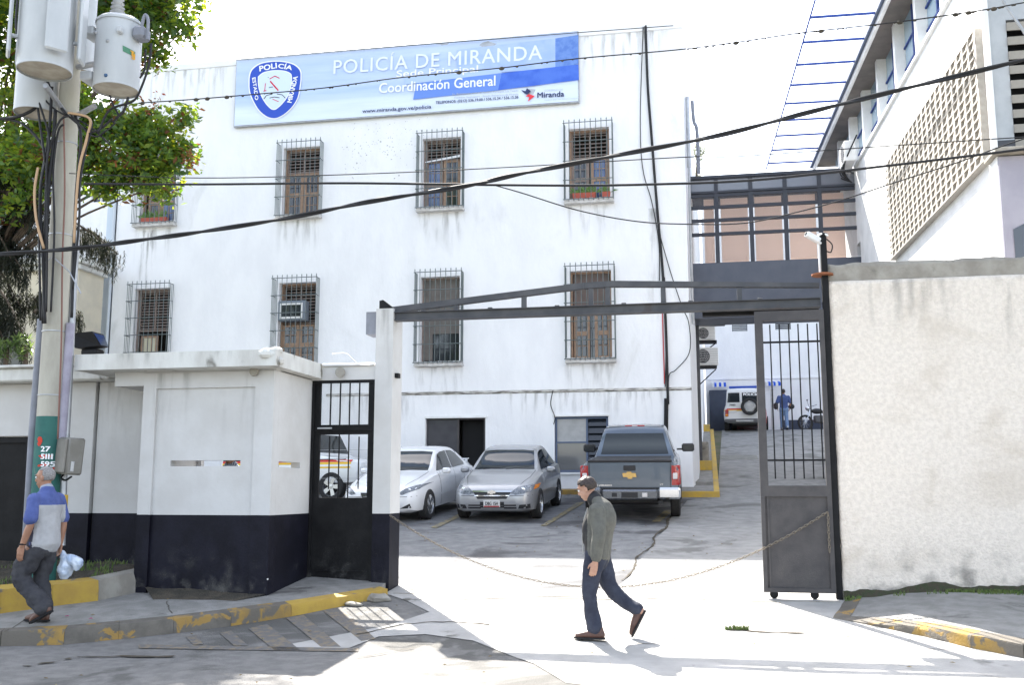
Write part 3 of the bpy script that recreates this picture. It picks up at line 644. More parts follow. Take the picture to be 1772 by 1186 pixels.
m_ = MB(); m_.box(x0+.06, x1-.06, y+.3, y+.32, z0, z1); m_.build('doorway', M_DARK, W)
m_ = MB(); m_.box(x0-.05, x1+.05, FV-.04, FV, z1+.01, z1+.06); m_.box(x0-.05, x1+.05, FV-.05, FV, z0-.07, z0-.01); m_.build('sill', M_WHITE, W)
# planters in the windows
def plant_box(c, z, lab, group, n=60, spread=.3, mred=True):
    t = thing('planter', lab, 'plant', (c, FV+.02, z), 0)
    m_ = MB(); m_.add([(c-spread, FV-.05, z), (c+spread, FV-.05, z), (c+spread, FV+.09, z), (c-spread, FV+.09, z), (c-spread-.02, FV-.07, z+.15), (c+spread+.02, FV-.07, z+.15), (c+spread+.02, FV+.11, z+.15), (c-spread-.02, FV+.11, z+.15)], [(0, 3, 2, 1), (0, 1, 5, 4), (1, 2, 6, 5), (2, 3, 7, 6), (3, 0, 4, 7), (4, 5, 6, 7)])
    m_.build('pot', MATS.get('red_pot') or mat('red_pot', (.42, .10, .07)), t)
    m_ = MB()
    for i in range(n):
        x = c+random.uniform(-spread, spread); a = random.uniform(-1.2, 1.2); L = random.uniform(.15, .34); b = Vector((x, FV+.02, z+.13)); d = Vector((math.sin(a), random.uniform(-.5, .2), math.cos(a)))
        s = d.cross(Vector((0, 1, 0))).normalized()*.025; e = b+d*L+Vector((0, 0, -L*.2*abs(a))); mid = b+d*L*.55
        m_.add([b, mid+s, e, mid-s], [(0, 1, 2, 3)])
    m_.build('foliage', MATS.get('houseplant') or mat('houseplant', (.07, .16, .03), (.14, .24, .07), 20, .6), t); return t
plant_box(-3.12, 9.45, 'red planter with bright green leaves in the top right barred window', 0)
plant_box(-2.55+.03, 9.45, 'small pot with sparse leaves at the right edge of the top right barred window', 0, 22, .1)
plant_box(-15.95, 9.42, 'leafy green plants in the barred window half hidden by the tree', 0, 50, .4)

# ------------------------------------------------------------------ banner
BY = FV-.12
BN = thing('banner', 'long pale blue printed banner with shield emblem along the roof edge', 'banner', (-8.3, BY, 12.2))
bp = lambda px, py, d=0: onv(px, py, BY-d)
TL, TR, BL, BR = bp(409, 101), bp(1001, 56), bp(408, 218), bp(1007, 178)
X0, X1, Z0, Z1 = TL.x, TR.x, (BL.z+BR.z)/2, (TL.z+TR.z)/2
mb = MB(); mb.box(X0, X1, BY, BY+.09, Z0, Z1); mb.build('backing_frame', M_METALW, BN)
m = mat('banner_vinyl', (.70, .80, .93), rough=.45); n = m.node_tree.nodes; L = m.node_tree.links; b = n['Principled BSDF']
tc = n.new('ShaderNodeTexCoord'); sp = n.new('ShaderNodeSeparateXYZ'); L.new(tc.outputs['Object'], sp.inputs[0])
def ramp(src, a, b_, cols):
    mr = n.new('ShaderNodeMapRange'); mr.inputs[1].default_value = a; mr.inputs[2].default_value = b_; L.new(src, mr.inputs[0]); r = n.new('ShaderNodeValToRGB'); L.new(mr.outputs[0], r.inputs[0])
    r.color_ramp.elements[0].position = cols[0][0]; r.color_ramp.elements[0].color = (*cols[0][1], 1); r.color_ramp.elements[1].position = cols[-1][0]; r.color_ramp.elements[1].color = (*cols[-1][1], 1)
    for p_, c_ in cols[1:-1]: e = r.color_ramp.elements.new(p_); e.color = (*c_, 1)
    return r
wl = wloc(BN); rr = ramp(sp.outputs[2], Z0-wl.z, Z1-wl.z, [(0, (.74, .80, .88)), (.24, (.74, .80, .88)), (.30, (.50, .60, .80)), (.42, (.30, .44, .76)), (.50, (.38, .50, .78)), (.8, (.36, .48, .77)), (1, (.46, .57, .80))])
nzt = n.new('ShaderNodeTexNoise'); nzt.inputs['Scale'].default_value = 1.2; mp = n.new('ShaderNodeMapping'); mp.inputs['Scale'].default_value = (.4, 1, 4); L.new(tc.outputs['Object'], mp.inputs[0]); L.new(mp.outputs[0], nzt.inputs[0])
mx = n.new('ShaderNodeMix'); mx.data_type = 'RGBA'; L.new(nzt.outputs[0], mx.inputs[0]); L.new(rr.outputs[0], mx.inputs[6]); mx.inputs[7].default_value = (.56, .65, .84, 1); L.new(mx.outputs[2], b.inputs['Base Color'])
bpn = n.new('ShaderNodeBump'); bpn.inputs['Strength'].default_value = .4; bpn.inputs['Distance'].default_value = .03; L.new(nzt.outputs[0], bpn.inputs['Height']); L.new(bpn.outputs[0], b.inputs['Normal'])
mb = MB(); NX, NZ = 60, 14
vs = [(X0+.03+(X1-X0-.06)*i/NX, BY-.012-.012*noise.noise(Vector((i*.3, j*.12, 0)))-.006*math.sin(j*1.3+i*.15), Z0+.03+(Z1-Z0-.06)*j/NZ) for i in range(NX+1) for j in range(NZ+1)]
mb.add(vs, [(i*(NZ+1)+j, (i+1)*(NZ+1)+j, (i+1)*(NZ+1)+j+1, i*(NZ+1)+j+1) for i in range(NX) for j in range(NZ)]); mb.build('banner_sheet', m, BN, 'all')
TY = .034
def bquad(pxs, d, name, mt):
    mb = MB(); P = [bp(x, y, d) for x, y in pxs]; mb.add(P, [tuple(range(len(P)))]); return mb.build(name, mt, BN)
M_B1 = mat('banner_mid_blue', (.05, .13, .58), (.08, .18, .64), 2); M_B2 = mat('banner_soft_blue', (.14, .26, .68)); M_B3 = mat('banner_light_panel', (.33, .45, .76), (.42, .53, .80), 1.5)
bquad([(790, 86), (961, 66), (961, 118), (790, 130)], TY, 'print_panel', M_B3)
bquad([(961, 66), (1001, 60), (1001, 110), (961, 118)], TY, 'print_panel', mat('banner_steel_blue', (.10, .20, .55), (.16, .28, .62), 5))
bquad([(868, 126), (1001, 111), (1002, 138), (862, 156)], TY+.001, 'print_panel', M_B1); bquad([(720, 144), (868, 126), (862, 156), (715, 172)], TY+.002, 'print_panel', M_B2)
bquad([(700, 132), (868, 118), (868, 126), (700, 146)], TY+.003, 'print_panel', mat('banner_pale_stripe', (.42, .54, .80)))
def btext(s, px0, px1, pyb, pyt, slope, mt, bold=0, d=TY+.006, name='lettering', sp=1.0, px_y=None):
    # baseline from (px0,pyb) rightwards with image slope 'slope'
    a = bp(px0, pyb, d); b_ = bp(px1, pyb+slope*(px1-px0), d); c = bp(px0, pyt, d)
    return text(name, s, mt, BN, frame(a, b_-a, c-a), (b_-a).length, (c-a).length, bold=bold, spacing=sp)
btext('POLICÍA DE MIRANDA', 577, 938, 128, 98, -.072, mat('faded_white_print', (.74, .79, .88)), .006, sp=1.08)
btext('Sede Principal', 686, 827, 137, 122, -.066, M_WHITEP, .012)
btext('Coordinación General', 656, 857, 161, 144, -.066, M_WHITEP, .012)
M_GT = mat('banner_grey_print', (.42, .46, .55))
btext('Av. Bicentenario sector El Tambor, Parroquia Los Teques', 782, 897, 165, 161, -.055, M_GT, .005)
btext('Municipio Guaicaipuro - Estado Bolivariano de Miranda', 786, 897, 171, 167, -.055, M_GT, .005)
btext('TELEFONOS: (0212) 536.19.00 / 536.15.34 / 536.15.36', 754, 897, 181, 175, -.068, mat('banner_navy_print', (.03, .04, .12)), .012)
btext('www.miranda.gov.ve/policia', 627, 746, 197, 189, -.066, MATS['banner_navy_print'], .012)
btext('GOBIERNO DE', 942, 974, 158, 155, -.06, M_GT); btext('Miranda', 930, 976, 169, 160, -.055, MATS['banner_navy_print'], .02); btext('juntos por un futuro mejor', 942, 1000, 174, 171.5, -.05, M_GT)
k = lambda x, y: (740+x/5.907, 120+y/5.91)
bquad([k(955, 208), k(1000, 222), k(1015, 190), k(1055, 220), k(1015, 257), k(985, 240)], TY+.004, 'logo_bird', MATS['banner_navy_print'])
bquad([k(1000, 275), k(1035, 250), k(1095, 270), k(1025, 328), k(1038, 280)], TY+.004, 'logo_bird', mat('logo_red', (.72, .05, .07)))
e = lambda x, y: (420+x/9.486, 90+y/9.486)
def shield(pts, d, mt, name):
    P = [bp(*e(x, y), d) for x, y in pts]; Q = smoothpts(P+[P[0]], 4)[:-1]; mb = MB(); mb.add(Q, [tuple(range(len(Q)))]); return mb.build(name, mt, BN)
so_ = [(112, 560), (118, 400), (160, 290), (280, 200), (460, 160), (650, 160), (830, 205), (935, 300), (948, 420), (935, 560), (900, 740), (820, 880), (700, 1000), (580, 1070), (490, 1082), (390, 1050), (270, 950), (180, 800), (125, 660)]
cxs, cys = 530, 600
shield([(cxs+(x-cxs)*1.045, cys+(y-cys)*1.04) for x, y in so_], TY, M_WHITEP, 'shield_outline')
shield(so_, TY+.003, mat('shield_blue', (.035, .09, .50)), 'shield_field')
shield([(250, 400), (330, 335), (480, 298), (650, 298), (770, 335), (808, 400), (795, 560), (745, 720), (650, 850), (560, 930), (510, 948), (450, 925), (360, 825), (290, 690), (252, 540)], TY+.006, M_WHITEP, 'shield_outline')
shield([(262, 405), (340, 345), (480, 308), (650, 308), (762, 345), (796, 405), (783, 560), (733, 712), (640, 840), (555, 915), (510, 932), (458, 912), (370, 815), (302, 684), (264, 540)], TY+.009, mat('shield_pale', (.62, .72, .86)), 'shield_field')
def etext(s, x0, y0, x1, y1, hpx, bold):
    a, b_ = bp(*e(x0, y0), TY+.012), bp(*e(x1, y1), TY+.012); dx, dy = x1-x0, y1-y0; L_ = math.hypot(dx, dy); ux, uy = dy/L_, -dx/L_
    c = bp(*e(x0+ux*hpx, y0+uy*hpx), TY+.012); text('lettering', s, M_WHITEP, BN, frame(a, b_-a, c-a), (b_-a).length, (c-a).length, bold=bold)
etext('POLI', 280, 315, 560, 258, 85, .03); etext('CÍA', 578, 256, 800, 292, 90, .03); etext('ESTADO', 155, 425, 205, 790, 55, .03); etext('MIRANDA', 800, 830, 905, 400, 70, .03)
MR = mat('emblem_red', (.6, .03, .05)); MK = mat('emblem_black', (.04, .03, .04))
for a, b_, w_, mt in (((440, 440), (530, 390), 14, MR), ((525, 390), (605, 428), 16, MR), ((450, 475), (585, 630), 24, MR), ((372, 510), (360, 630), 12, MR), ((340, 640), (390, 630), 14, MR), ((345, 770), (390, 710), 12, MK), ((390, 710), (490, 685), 12, MK), ((560, 685), (650, 700), 12, MK), ((650, 700), (700, 755), 12, MK), ((440, 752), (520, 735), 12, MK), ((520, 735), (605, 748), 12, MK), ((490, 770), (590, 812), 12, MR), ((430, 580), (495, 570), 18, mat('emblem_grey', (.2, .25, .3))), ((410, 410), (430, 418), 10, MATS['emblem_grey'])):
    L_ = math.hypot(b_[0]-a[0], b_[1]-a[1]); ux, uy = -(b_[1]-a[1])/L_*w_/2, (b_[0]-a[0])/L_*w_/2
    bquad([e(a[0]+ux, a[1]+uy), e(b_[0]+ux, b_[1]+uy), e(b_[0]-ux, b_[1]-uy), e(a[0]-ux, a[1]-uy)], TY+.013, 'emblem_figure', mt)

# cables hanging down the right end of the facade
def cable(name, lab, pxs, v, r, m_=None, n=8, sm=6, cat='cable', group=None, jitter=0, twist=0):
    P = smoothpts([onv(px, py, v if not isinstance(v, (list, tuple)) else v[i]) for i, (px, py) in enumerate(pxs)], sm)
    mb = MB()
    if twist:
        Q = [p for p in smoothpts(P, 4)]
        mb.tube([p+Vector((0, math.cos(i*.16), math.sin(i*.16)))*twist for i, p in enumerate(Q)], r, 6); mb.tube([p-Vector((0, math.cos(i*.16), math.sin(i*.16)))*twist for i, p in enumerate(Q)], r, 6)
    else: mb.tube(P, r, n)
    return tag(mb.build(name, m_ or M_CABLE, None, 'all'), lab, cat, group)
cable('wall_cable', 'thick black cable bundle hanging down the right end of the white facade', [(1117, 44), (1121, 150), (1127, 230), (1138, 370), (1146, 460), (1152, 560), (1156, 700)], FV-.06, .035)
cable('wall_cable', 'thin cable looping left of the bundle on the right end of the facade', [(1113, 46), (1108, 200), (1112, 290), (1128, 350), (1140, 420), (1141, 486)], FV-.05, .012)
cable('wall_cable', 'thin cable sagging from the bundle toward the corner below the walkway bridge', [(1140, 400), (1160, 470), (1180, 530), (1192, 560), (1193, 610), (1170, 640), (1158, 650), (1156, 690)], FV-.09, .012)
cable('wall_cable', 'red cable running down the wall behind the gate beam', [(1146, 532), (1148, 600), (1150, 665)], FV-.03, .014, mat('red_cable', (.5, .06, .06)))
cable('wall_cable', 'short black cable between the red cable and the bundle', [(1150, 480), (1153, 560), (1151, 670)], FV-.04, .012)
mb = MB(); mb.tube([onv(1153, 690, FV-.06), onv(1152, 800, FV-.06)], .055, 8); tag(mb.build('conduit', M_INK), 'black conduit on the facade just behind the pickup cab', 'pipe')
mb = MB(); P = [onv(x, y, FV-.04) for x, y in ((957, 676), (953, 700), (960, 722), (958, 735))]; mb.tube(smoothpts(P), .012, 5); tag(mb.build('wall_cable', M_CABLE), 'short dark cord dropping beside the ground floor window', 'cable')
# services on the corner facing the driveway
mb = MB(); mb.tube([(UR+.09, FV+.15, 12.2), (UR+.09, FV+.15, 10.2)], .05, 8); mb.tube([(UR+.09, FV+.15, 5.9), (UR+.09, FV+.15, 10.2)], .035, 8); tag(mb.build('drain_pipe', M_METALW), 'slender grey pipe on the corner beside the bridge', 'pipe')
mb = MB(); mb.tube(smoothpts([(UR+.35, FV+1.2, 10.35), (UR+.33, FV+1.2, 11.6), (UR+.25, FV+1.2, 11.9), (UR+.22, FV+1.2, 12.5)]), .05, 8); tag(mb.build('vent_pipe', M_CONDUIT), 'bent dark pipe rising above the bridge roof', 'pipe')

# ------------------------------------------------------------------ glazed bridge between the buildings
BV = 28.2
BR_ = thing('bridge', 'dark framed glazed footbridge with peach coloured panes joining the two buildings', 'bridge', (2, BV, 7))
XL, XR = -.42, 4.38
mb = MB(); mb.box(XL, XR, BV, BV+.08, 6.6, 7.86); mb.build('lower_panel', mat('bridge_panel', (.085, .095, .125), (.07, .08, .11), 2, .5), BR_)
mb = MB(); mb.box(XL, XR, BV+.002, BV+1.3, 6.3, 6.59); mb.build('floor_slab', MATS['bridge_panel'], BR_)
mb = MB(); mb.box(XL, XR, BV-.1, BV+2.8, 10.28, 10.36); mb.build('roof', mat('bridge_roof', (.05, .055, .07)), BR_)  # roof depth extended unseen at the rear to keep sun off the sheets
M_PEACH = mat('peach_pane', (.78, .60, .50), (.72, .56, .48), .8, .4); n = M_PEACH.node_tree.nodes; L = M_PEACH.node_tree.links
tr = n.new('ShaderNodeBsdfTranslucent'); tr.inputs[0].default_value = (1, .86, .78, 1); ms = n.new('ShaderNodeMixShader'); ms.inputs[0].default_value = .85; L.new(n['Principled BSDF'].outputs[0], ms.inputs[1]); L.new(tr.outputs[0], ms.inputs[2]); L.new(ms.outputs[0], n['Material Output'].inputs[0])
M_SMOKE = glassy('smoked_glass', (.16, .13, .13), .08, .12)
xs = [XL]+[onv(px, 400, BV).x for px in (1241, 1301, 1361, 1421)]+[XR]
zs = [7.86, 8.68, 9.08, 9.46, 9.80]
mb = MB(); t = .055
for i, x in enumerate(xs): mb.box(x-(t if i else 0), x+(t if i < 5 else 0), BV-.03, BV+.07, 7.862, 10.28)
for z in zs[1:]: mb.box(XL+.06, XR-.06, BV-.02, BV+.06, z-.045, z+.045)
mb.box(XL, XR, BV-.05, BV+.09, 9.86, 9.92)
mb.build('frame', MATS['bridge_roof'], BR_)
for i in range(5):
    for j in range(4):
        m_ = MB(); m_.box(xs[i]+t, xs[i+1]-t, BV+.02, BV+.03, zs[j]+.045, zs[j+1]-.045); m_.build('pane', M_SMOKE, BR_)
    m_ = MB(); m_.box(xs[i]+t, xs[i+1]-t, BV+.0, BV+.01, 9.92, 10.26); m_.build('pane', glassy('grey_top_pane', (.16, .17, .20), .15, .9), BR_)
# curtains / translucent sheets behind the panes, one per bay
for i in range(5):
    m_ = MB(); x0, x1 = xs[i]+.12, xs[i+1]-(.45 if i == 4 else .07)
    if i == 0: x0 = xs[0]+.5
    m_.box(x0, x1, BV+.50, BV+.51, 7.7, 9.84); m_.build('translucent_sheet', M_PEACH, BR_)
mb = MB(); mb.box(XL, XR, BV+1.2, BV+1.26, 6.6, 7.7); mb.build('rear_panel', MATS['bridge_roof'], BR_)
# ------------------------------------------------------------------ guard booth, wicket door, gate posts, header, gate leaf, plaster wall
GV, PV = 11.44, 12.57
GB = thing('guard_booth', 'small white and black guard booth with a flat roof and a viewing slot', 'booth', (-6, 12, .3))
ur, ul = -5.125, -6.85; DZ = 1.26
def wall_two(par, name, x0, x1, z0, z1, y0, y1, holes, M=None):
    for nm, a, b, mt in ((name, DZ, z1, M_GREYWHITE), ('dado', z0, DZ, M_DADO)):
        mb = MB(); wall_holes(mb, x0, x1, a, b, y0, y1, holes if nm == name else [])
        if M is not None: mb.v = [tuple(M @ Vector(p)) for p in mb.v]
        mb.build(nm, mt, par)
sz0, sz1 = 1.845, 1.915
s0, s1 = onv(295, 803, GV).x, onv(416, 803, GV).x
wall_two(GB, 'front_wall', ul, ur, .1, 3.0, GV, GV+.12, [(s0, s1, sz0, sz1)])
# raised pilasters round the recessed panel
p0, p1 = onv(272, 700, GV).x, onv(443, 700, GV).x
mb = MB(); pr = .035
for q in ((ul, p0, DZ+.002, 2.998), (p1, ur-.001, DZ+.002, 2.998), (p0, p1, 2.80, 2.998)): mb.box(q[0], q[1], GV-pr, GV-.001, q[2], q[3])
mb.build('pilaster', M_GREYWHITE, GB)
mb = MB(); mb.box(ul, p0, GV-pr, GV-.001, .1, DZ); mb.build('pilaster', M_DADO, GB); mb = MB(); mb.box(p1, ur-.001, GV-pr, GV-.001, .1, DZ); mb.build('pilaster', M_DADO, GB)
# return wall facing the gate (plane x = ur), slot in it
Mr = Matrix(((0, -1, 0, ur), (1, 0, 0, 0), (0, 0, 1, 0), (0, 0, 0, 1)))
def rv(px, py): r = ray(px, py); t = ur/r[0]; return r[1]*t
wall_two(GB, 'side_wall', GV+.121, PV+.1, .1, 3.0, 0, .12, [(rv(482, 803), rv(519, 803), sz0-.01, sz1-.01)], Mr)
mb = MB(); mb.box(-6.85, -6.73, GV+.121, PV+.1, .1, 3.0); mb.build('side_wall', M_GREYWHITE, GB)
mb = MB(); wall_holes(mb, -6.72, ur-.12, .1, 3.0, PV+.02, PV+.1, [(-6.66, -5.3, 1.3, 2.75)]); mb.build('rear_wall', M_GREYWHITE, GB)
mb = MB(); mb.box(-6.72, ur-.125, GV+.13, PV+.01, .1, .44); mb.build('floor', M_CONCRETE, GB)
# slab roof: front slab with a broken right corner, then the return slab
def slab_lip(par, name, poly, z0, z1, mt):
    bm = bmesh.new(); mb = MB(); mb.slab(poly, z0, z1); return mb.build(name, mt, par)
sl0, sl1 = -7.62, -4.98
slab_lip(GB, 'roof', [(sl0, GV-.34), (sl1, GV-.34), (sl1, PV+.4), (sl0, PV+.4)], 3.015, 3.21, M_ROOFSLAB)
slab_lip(GB, 'roof_beam', [(-7.22, GV-.036), (ur+.02, GV-.036), (ur+.02, GV+.11), (-7.22, GV+.11)], 2.80+.002+.2, 3.013, M_GREYWHITE)
mb = MB(); mb.box(-7.25, ul-.002, GV-.03, PV, 2.84, 3.012); mb.build('roof_beam', M_GREYWHITE, GB)
mb = MB(); mb.bbox(-4.97, -4.26, PV-.03, PV+.26, 3.178, 3.215, .01); mb.build('lintel_cap', M_WHITE, GB)
mb = MB()
for i in range(9):
    x = sl1-.02+random.uniform(-.18, .03); rock(mb, (x, GV-.30+random.uniform(-.04, .3), 3.17+random.uniform(-.1, .05)), random.uniform(.04, .08), (1, 1, .8), 7, 5)
mb.build('broken_edge', M_ROOFSLAB, GB)
mb = MB(); p = onv(441, 644, GV-.05); mb.lathe([(.052, 0), (.056, .02), (.05, .05)], 14, Matrix.Translation(p) @ Matrix.Rotation(R(90), 4, 'X')); mb.build('roof_drain', M_CONCRETE, GB)
# flakes of missing paint on the dado
for px, py, r in ((232, 935, .03), (226, 956, .05), (228, 948, .02), (202, 922, .01), (463, 1003, .012)):
    p = onv(px, py, GV-.037 if px > 238 else PV-.42); mb = MB(); n = 9; mb.add([(p.x+math.cos(k*.7)*r*random.uniform(.5, 1.1), p.y, p.z+math.sin(k*.7)*r*random.uniform(.7, 1.5)) for k in range(n)], [tuple(range(n))]); mb.build('paint_chip', M_DADOEDGE, GB)

# boundary wall to the left of the booth, with black gate at far left
LV = 12.15
LW = thing('boundary_wall', 'white and black boundary wall left of the guard booth with grimy coping', 'wall', (-9, LV, .3))
gx0, gx1 = -12.5, onv(50, 800, LV).x
wall_two(LW, 'wall_panel', -15, -12.5, .1, 2.98, LV, LV+.2, []); 
mb = MB(); mb.box(gx0, gx1, LV, LV+.2, 2.28, 2.98); mb.build('wall_panel', M_GREYWHITE, LW)
q0, q1 = onv(118, 800, LV).x, onv(163, 800, LV).x
wall_two(LW, 'wall_panel', gx1, q0, .1, 2.98, LV+.0, LV+.2, []); wall_two(LW, 'wall_pier', q0+.001, q1, .1, 2.98, LV-.06, LV+.2, [])
wall_two(LW, 'wall_panel', q1+.03, -6.86, .1, 2.98, LV-.02, LV+.2, []); mb = MB(); mb.box(q1, q1+.03, LV+.02, LV+.2, .1, 2.98); mb.build('joint', M_DIRT, LW)
mb = MB(); mb.bbox(-15, -7.63, LV-.30, LV+.35, 2.985, 3.16, .02); mb.build('coping', M_ROOFSLAB, LW)
mb = MB(); mb.bbox(-15, -7.63, LV-.36, LV+.38, 3.163, 3.20, .01); mb.build('coping_cap', M_ROOFSLAB, LW)
BG = thing('side_gate', 'plain black steel gate in the boundary wall behind the old man', 'gate', (-9.5, LV, .3))
mb = MB(); mb.box(gx0+.01, gx1-.01, LV+.06, LV+.10, .45, 2.27); mb.build('leaf', M_BLACKSTEEL, BG)
mb = MB(); mb.box(gx1-.09, gx1-.012, LV+.03, LV+.058, .45, 2.27); mb.box(gx0+.01, gx1-.09, LV+.03, LV+.058, 2.19, 2.27); mb.build('frame', M_BLACKSTEEL, BG)
# floodlight on the roof
FL = thing('floodlight', 'black boxy floodlight standing on the roof beside the pole', 'lamp', onv(160, 612, 12.3))
c = onv(158, 592, 12.3); mb = MB(); mb.add([(c.x-.22, c.y-.15, c.z+.10), (c.x+.10, c.y-.15, c.z+.12), (c.x+.20, c.y-.1, c.z-.07), (c.x-.14, c.y-.15, c.z-.10), (c.x-.22, c.y+.12, c.z+.10), (c.x+.10, c.y+.12, c.z+.12), (c.x+.20, c.y+.1, c.z-.07), (c.x-.14, c.y+.12, c.z-.10)], [(0, 1, 2, 3), (4, 7, 6, 5), (0, 4, 5, 1), (2, 6, 7, 3), (0, 3, 7, 4), (1, 5, 6, 2)]); mb.build('housing', M_BLACKSTEEL, FL)
mb = MB(); mb.bbox(c.x-.09, c.x+.15, c.y-.1, c.y+.1, c.z-.19, c.z-.105, .02); mb.build('bracket', M_BLACKSTEEL, FL)
mb = MB(); mb.add([(c.x+.115, c.y-.13, c.z+.10), (c.x+.205, c.y-.09, c.z-.06), (c.x+.205, c.y+.09, c.z-.06), (c.x+.115, c.y+.11, c.z+.10)], [(0, 1, 2, 3)]); mb.build('lens', M_GLASSD, FL)
mb = MB(); mb.box(c.x-.35, c.x+.4, c.y-.1, c.y+.1, 3.2, 3.235); mb.build('base', M_BLACKSTEEL, FL)

# gate post
GP_ = thing('gate_post', 'square white gate post with dark painted foot beside the wicket door', 'post', (-4.13, PV, .3))
px0, px1 = -4.245, -4.01
wall_two(GP_, 'shaft', px0, px1, .1, 3.93, PV, PV+.42, [])
mb = MB(); mb.box(-4.40, px0-.002, PV+.05, PV+.35, 3.60, 3.90); mb.build('junction_box', M_CONDUIT, GP_)
mb = MB(); mb.box(px1+.001, px1+.05, PV+.1, PV+.2, 3.02, 3.08); mb.build('bracket', M_BLACKSTEEL, GP_)
# lintel over the wicket door
LT = thing('door_lintel', 'white concrete lintel between the booth roof and the gate post', 'lintel', (-4.6, PV, 3))
mb = MB(); mb.box(-5.122, px0-.003, PV+.02, PV+.25, 2.995, 3.175); mb.build('lintel', M_GREYWHITE, LT)
mb = MB(); p = onv(590, 645, PV-.02); mb.lathe([(.055, 0), (.06, .02), (.05, .03)], 16, Matrix.Translation(p) @ Matrix.Rotation(R(90), 4, 'X')); mb.lathe([(.058, .03), (.068, .02), (.068, .04), (.058, .04)], 16, Matrix.Translation(p) @ Matrix.Rotation(R(90), 4, 'X')); mb.build('lamp_ring', M_CONCRETE, LT)
cable('lintel_cable', 'pale cable looping over the broken roof edge above the wicket door', [(575, 613), (598, 612), (610, 622), (622, 631), (640, 632)], PV-.1, .008, M_WHITE)
# wicket door
WD = thing('wicket_door', 'black steel pedestrian door with barred openings showing the police vehicle', 'door', (-4.7, PV, .35))
dz = lambda py, px=590: onv(px, py, PV).z
dx = lambda px: onv(px, 800, PV).x
x0, x1 = -5.118, px0-.004; zt = 2.99; zb0 = .40
ox0, ox1 = dx(549), dx(633)
z_a, z_b, z_c, z_d = dz(662), dz(735), dz(752), dz(862)
mb = MB(); wall_holes(mb, x0, x1, zb0, zt, PV+.06, PV+.10, [(ox0, ox1, z_b, z_a), (ox0, ox1, z_d, z_c)]); mb.build('leaf', M_BLACKSTEEL, WD)
mb = MB(); t = .035
mb.box(x0, x0+t, PV+.03, PV+.058, zb0, zt); mb.box(x1-t, x1, PV+.03, PV+.058, zb0, zt); mb.box(x0+t, x1-t, PV+.03, PV+.058, zt-t, zt); mb.box(x0+t, x1-t, PV+.035, PV+.058, z_b-.08, z_b-.045)
mb.box(x0+.12, x1-.12, PV+.045, PV+.058, zb0+.12, zb0+.135); mb.build('frame', M_BLACKSTEEL, WD)
for k in range(1, 5): mb = MB(); x = ox0+(ox1-ox0)*k/5; mb.tube([(x, PV+.08, z_b), (x, PV+.08, z_a)], .010, 6); mb.build('bar', M_BLACKSTEEL, WD)
for k, (a, b) in enumerate(((z_d+.11, z_c-.02), (z_d, z_c), (z_d, z_c), (z_d+.11, z_c-.03))): mb = MB(); x = ox0+(ox1-ox0)*(.2, .40, .6, .81)[k]; mb.tube([(x, PV+.08, a), (x, PV+.08, b)], .009, 6); mb.build('bar', M_BLACKSTEEL, WD)
mb = MB()
for k in range(1, 46): x = ox0+(ox1-ox0)*k/46; mb.box(x-.001, x+.001, PV+.088, PV+.090, z_b, z_a)
for k in range(1, 50): z = z_b+(z_a-z_b)*k/50; mb.box(ox0, ox1, PV+.0905, PV+.092, z-.0008, z+.0008)
for z in (z_d+.25, z_d+.62): mb.box(ox0, ox1, PV+.088, PV+.092, z-.002, z+.002)
tag(mb.build('wire_mesh', M_METALW, WD), kind='stuff')
mb = MB(); mb.box(ox0-.02, ox0+.18, PV+.02, PV+.029, z_b-.055, z_b-.035); mb.build('latch', M_METALW, WD)
mb = MB(); mb.bbox(x0+.05, x1+.1, PV-.1, PV+.35, gz(PV)-.1, gz(PV)+.085, .01); tag(mb.build('door_step', M_WHITE), 'low white step under the black wicket door', 'step')

# steel header truss
HT = thing('gate_header', 'dark steel truss beam spanning the vehicle entrance', 'beam', (-1.3, PV+.1, 3.8))
hv = PV+.12
H = lambda px, py: onv(px, py, hv)
def bar_poly(name, pts, w, par, mt, ib=False):
    mb = MB(); mb.prism([(p.x, p.z) for p in pts], w, Matrix.Translation((0, hv-w/2, 0))); return mb.build(name, mt, par)
hx0, hx1 = px1+.002, 1.40
zb, zt2 = 3.77, 3.885
mb = MB(); mb.box(hx0, hx1, hv-.06, hv-.052, zb+.01, zt2-.01); mb.box(hx0, hx1, hv-.10, hv+.05, zb, zb+.01); mb.box(hx0, hx1, hv-.10, hv+.05, zt2-.01, zt2); mb.build('bottom_chord', M_BEAM, HT)
za = 4.20; xa = H(1010, 490).x; xb = H(1060, 487).x
for nm, pts in (('top_chord', [(hx0-.12, 3.955), (xa, za-.01), (xa, za-.085), (hx0+.02, 3.888), (hx0-.1, 3.90)]), ('top_chord', [(xa+.001, za-.01), (xb, za), (hx1, 4.075), (hx1, 4.02), (xb, za-.075), (xa+.001, za-.085)])):
    mb = MB(); mb.prism(pts, .09, Matrix.Translation((0, hv-.05, 0))); mb.build(nm, M_BEAM, HT)
tops = lambda x: (3.955+(za-.01-3.955)*(x-hx0)/(xa-hx0) if x < xa else za-(x-xb)/(hx1-xb)*(za-4.075))-.07
for px in (790, 907, 1023, 1052, 1148, 1280): x = H(px, 520).x; mb = MB(); mb.box(x-.03, x+.03, hv-.04, hv+.03, zt2+.001, tops(x)+.0); mb.build('web_post', M_BEAM, HT)
for px in (735, 850, 965, 1080, 1195, 1315): x = H(px, 520).x; mb = MB(); mb.bbox(x-.03, x+.03, hv-.08, hv-.02, zt2+.001, zt2+.02, .006); mb.build('bolt', M_BEAM, HT)
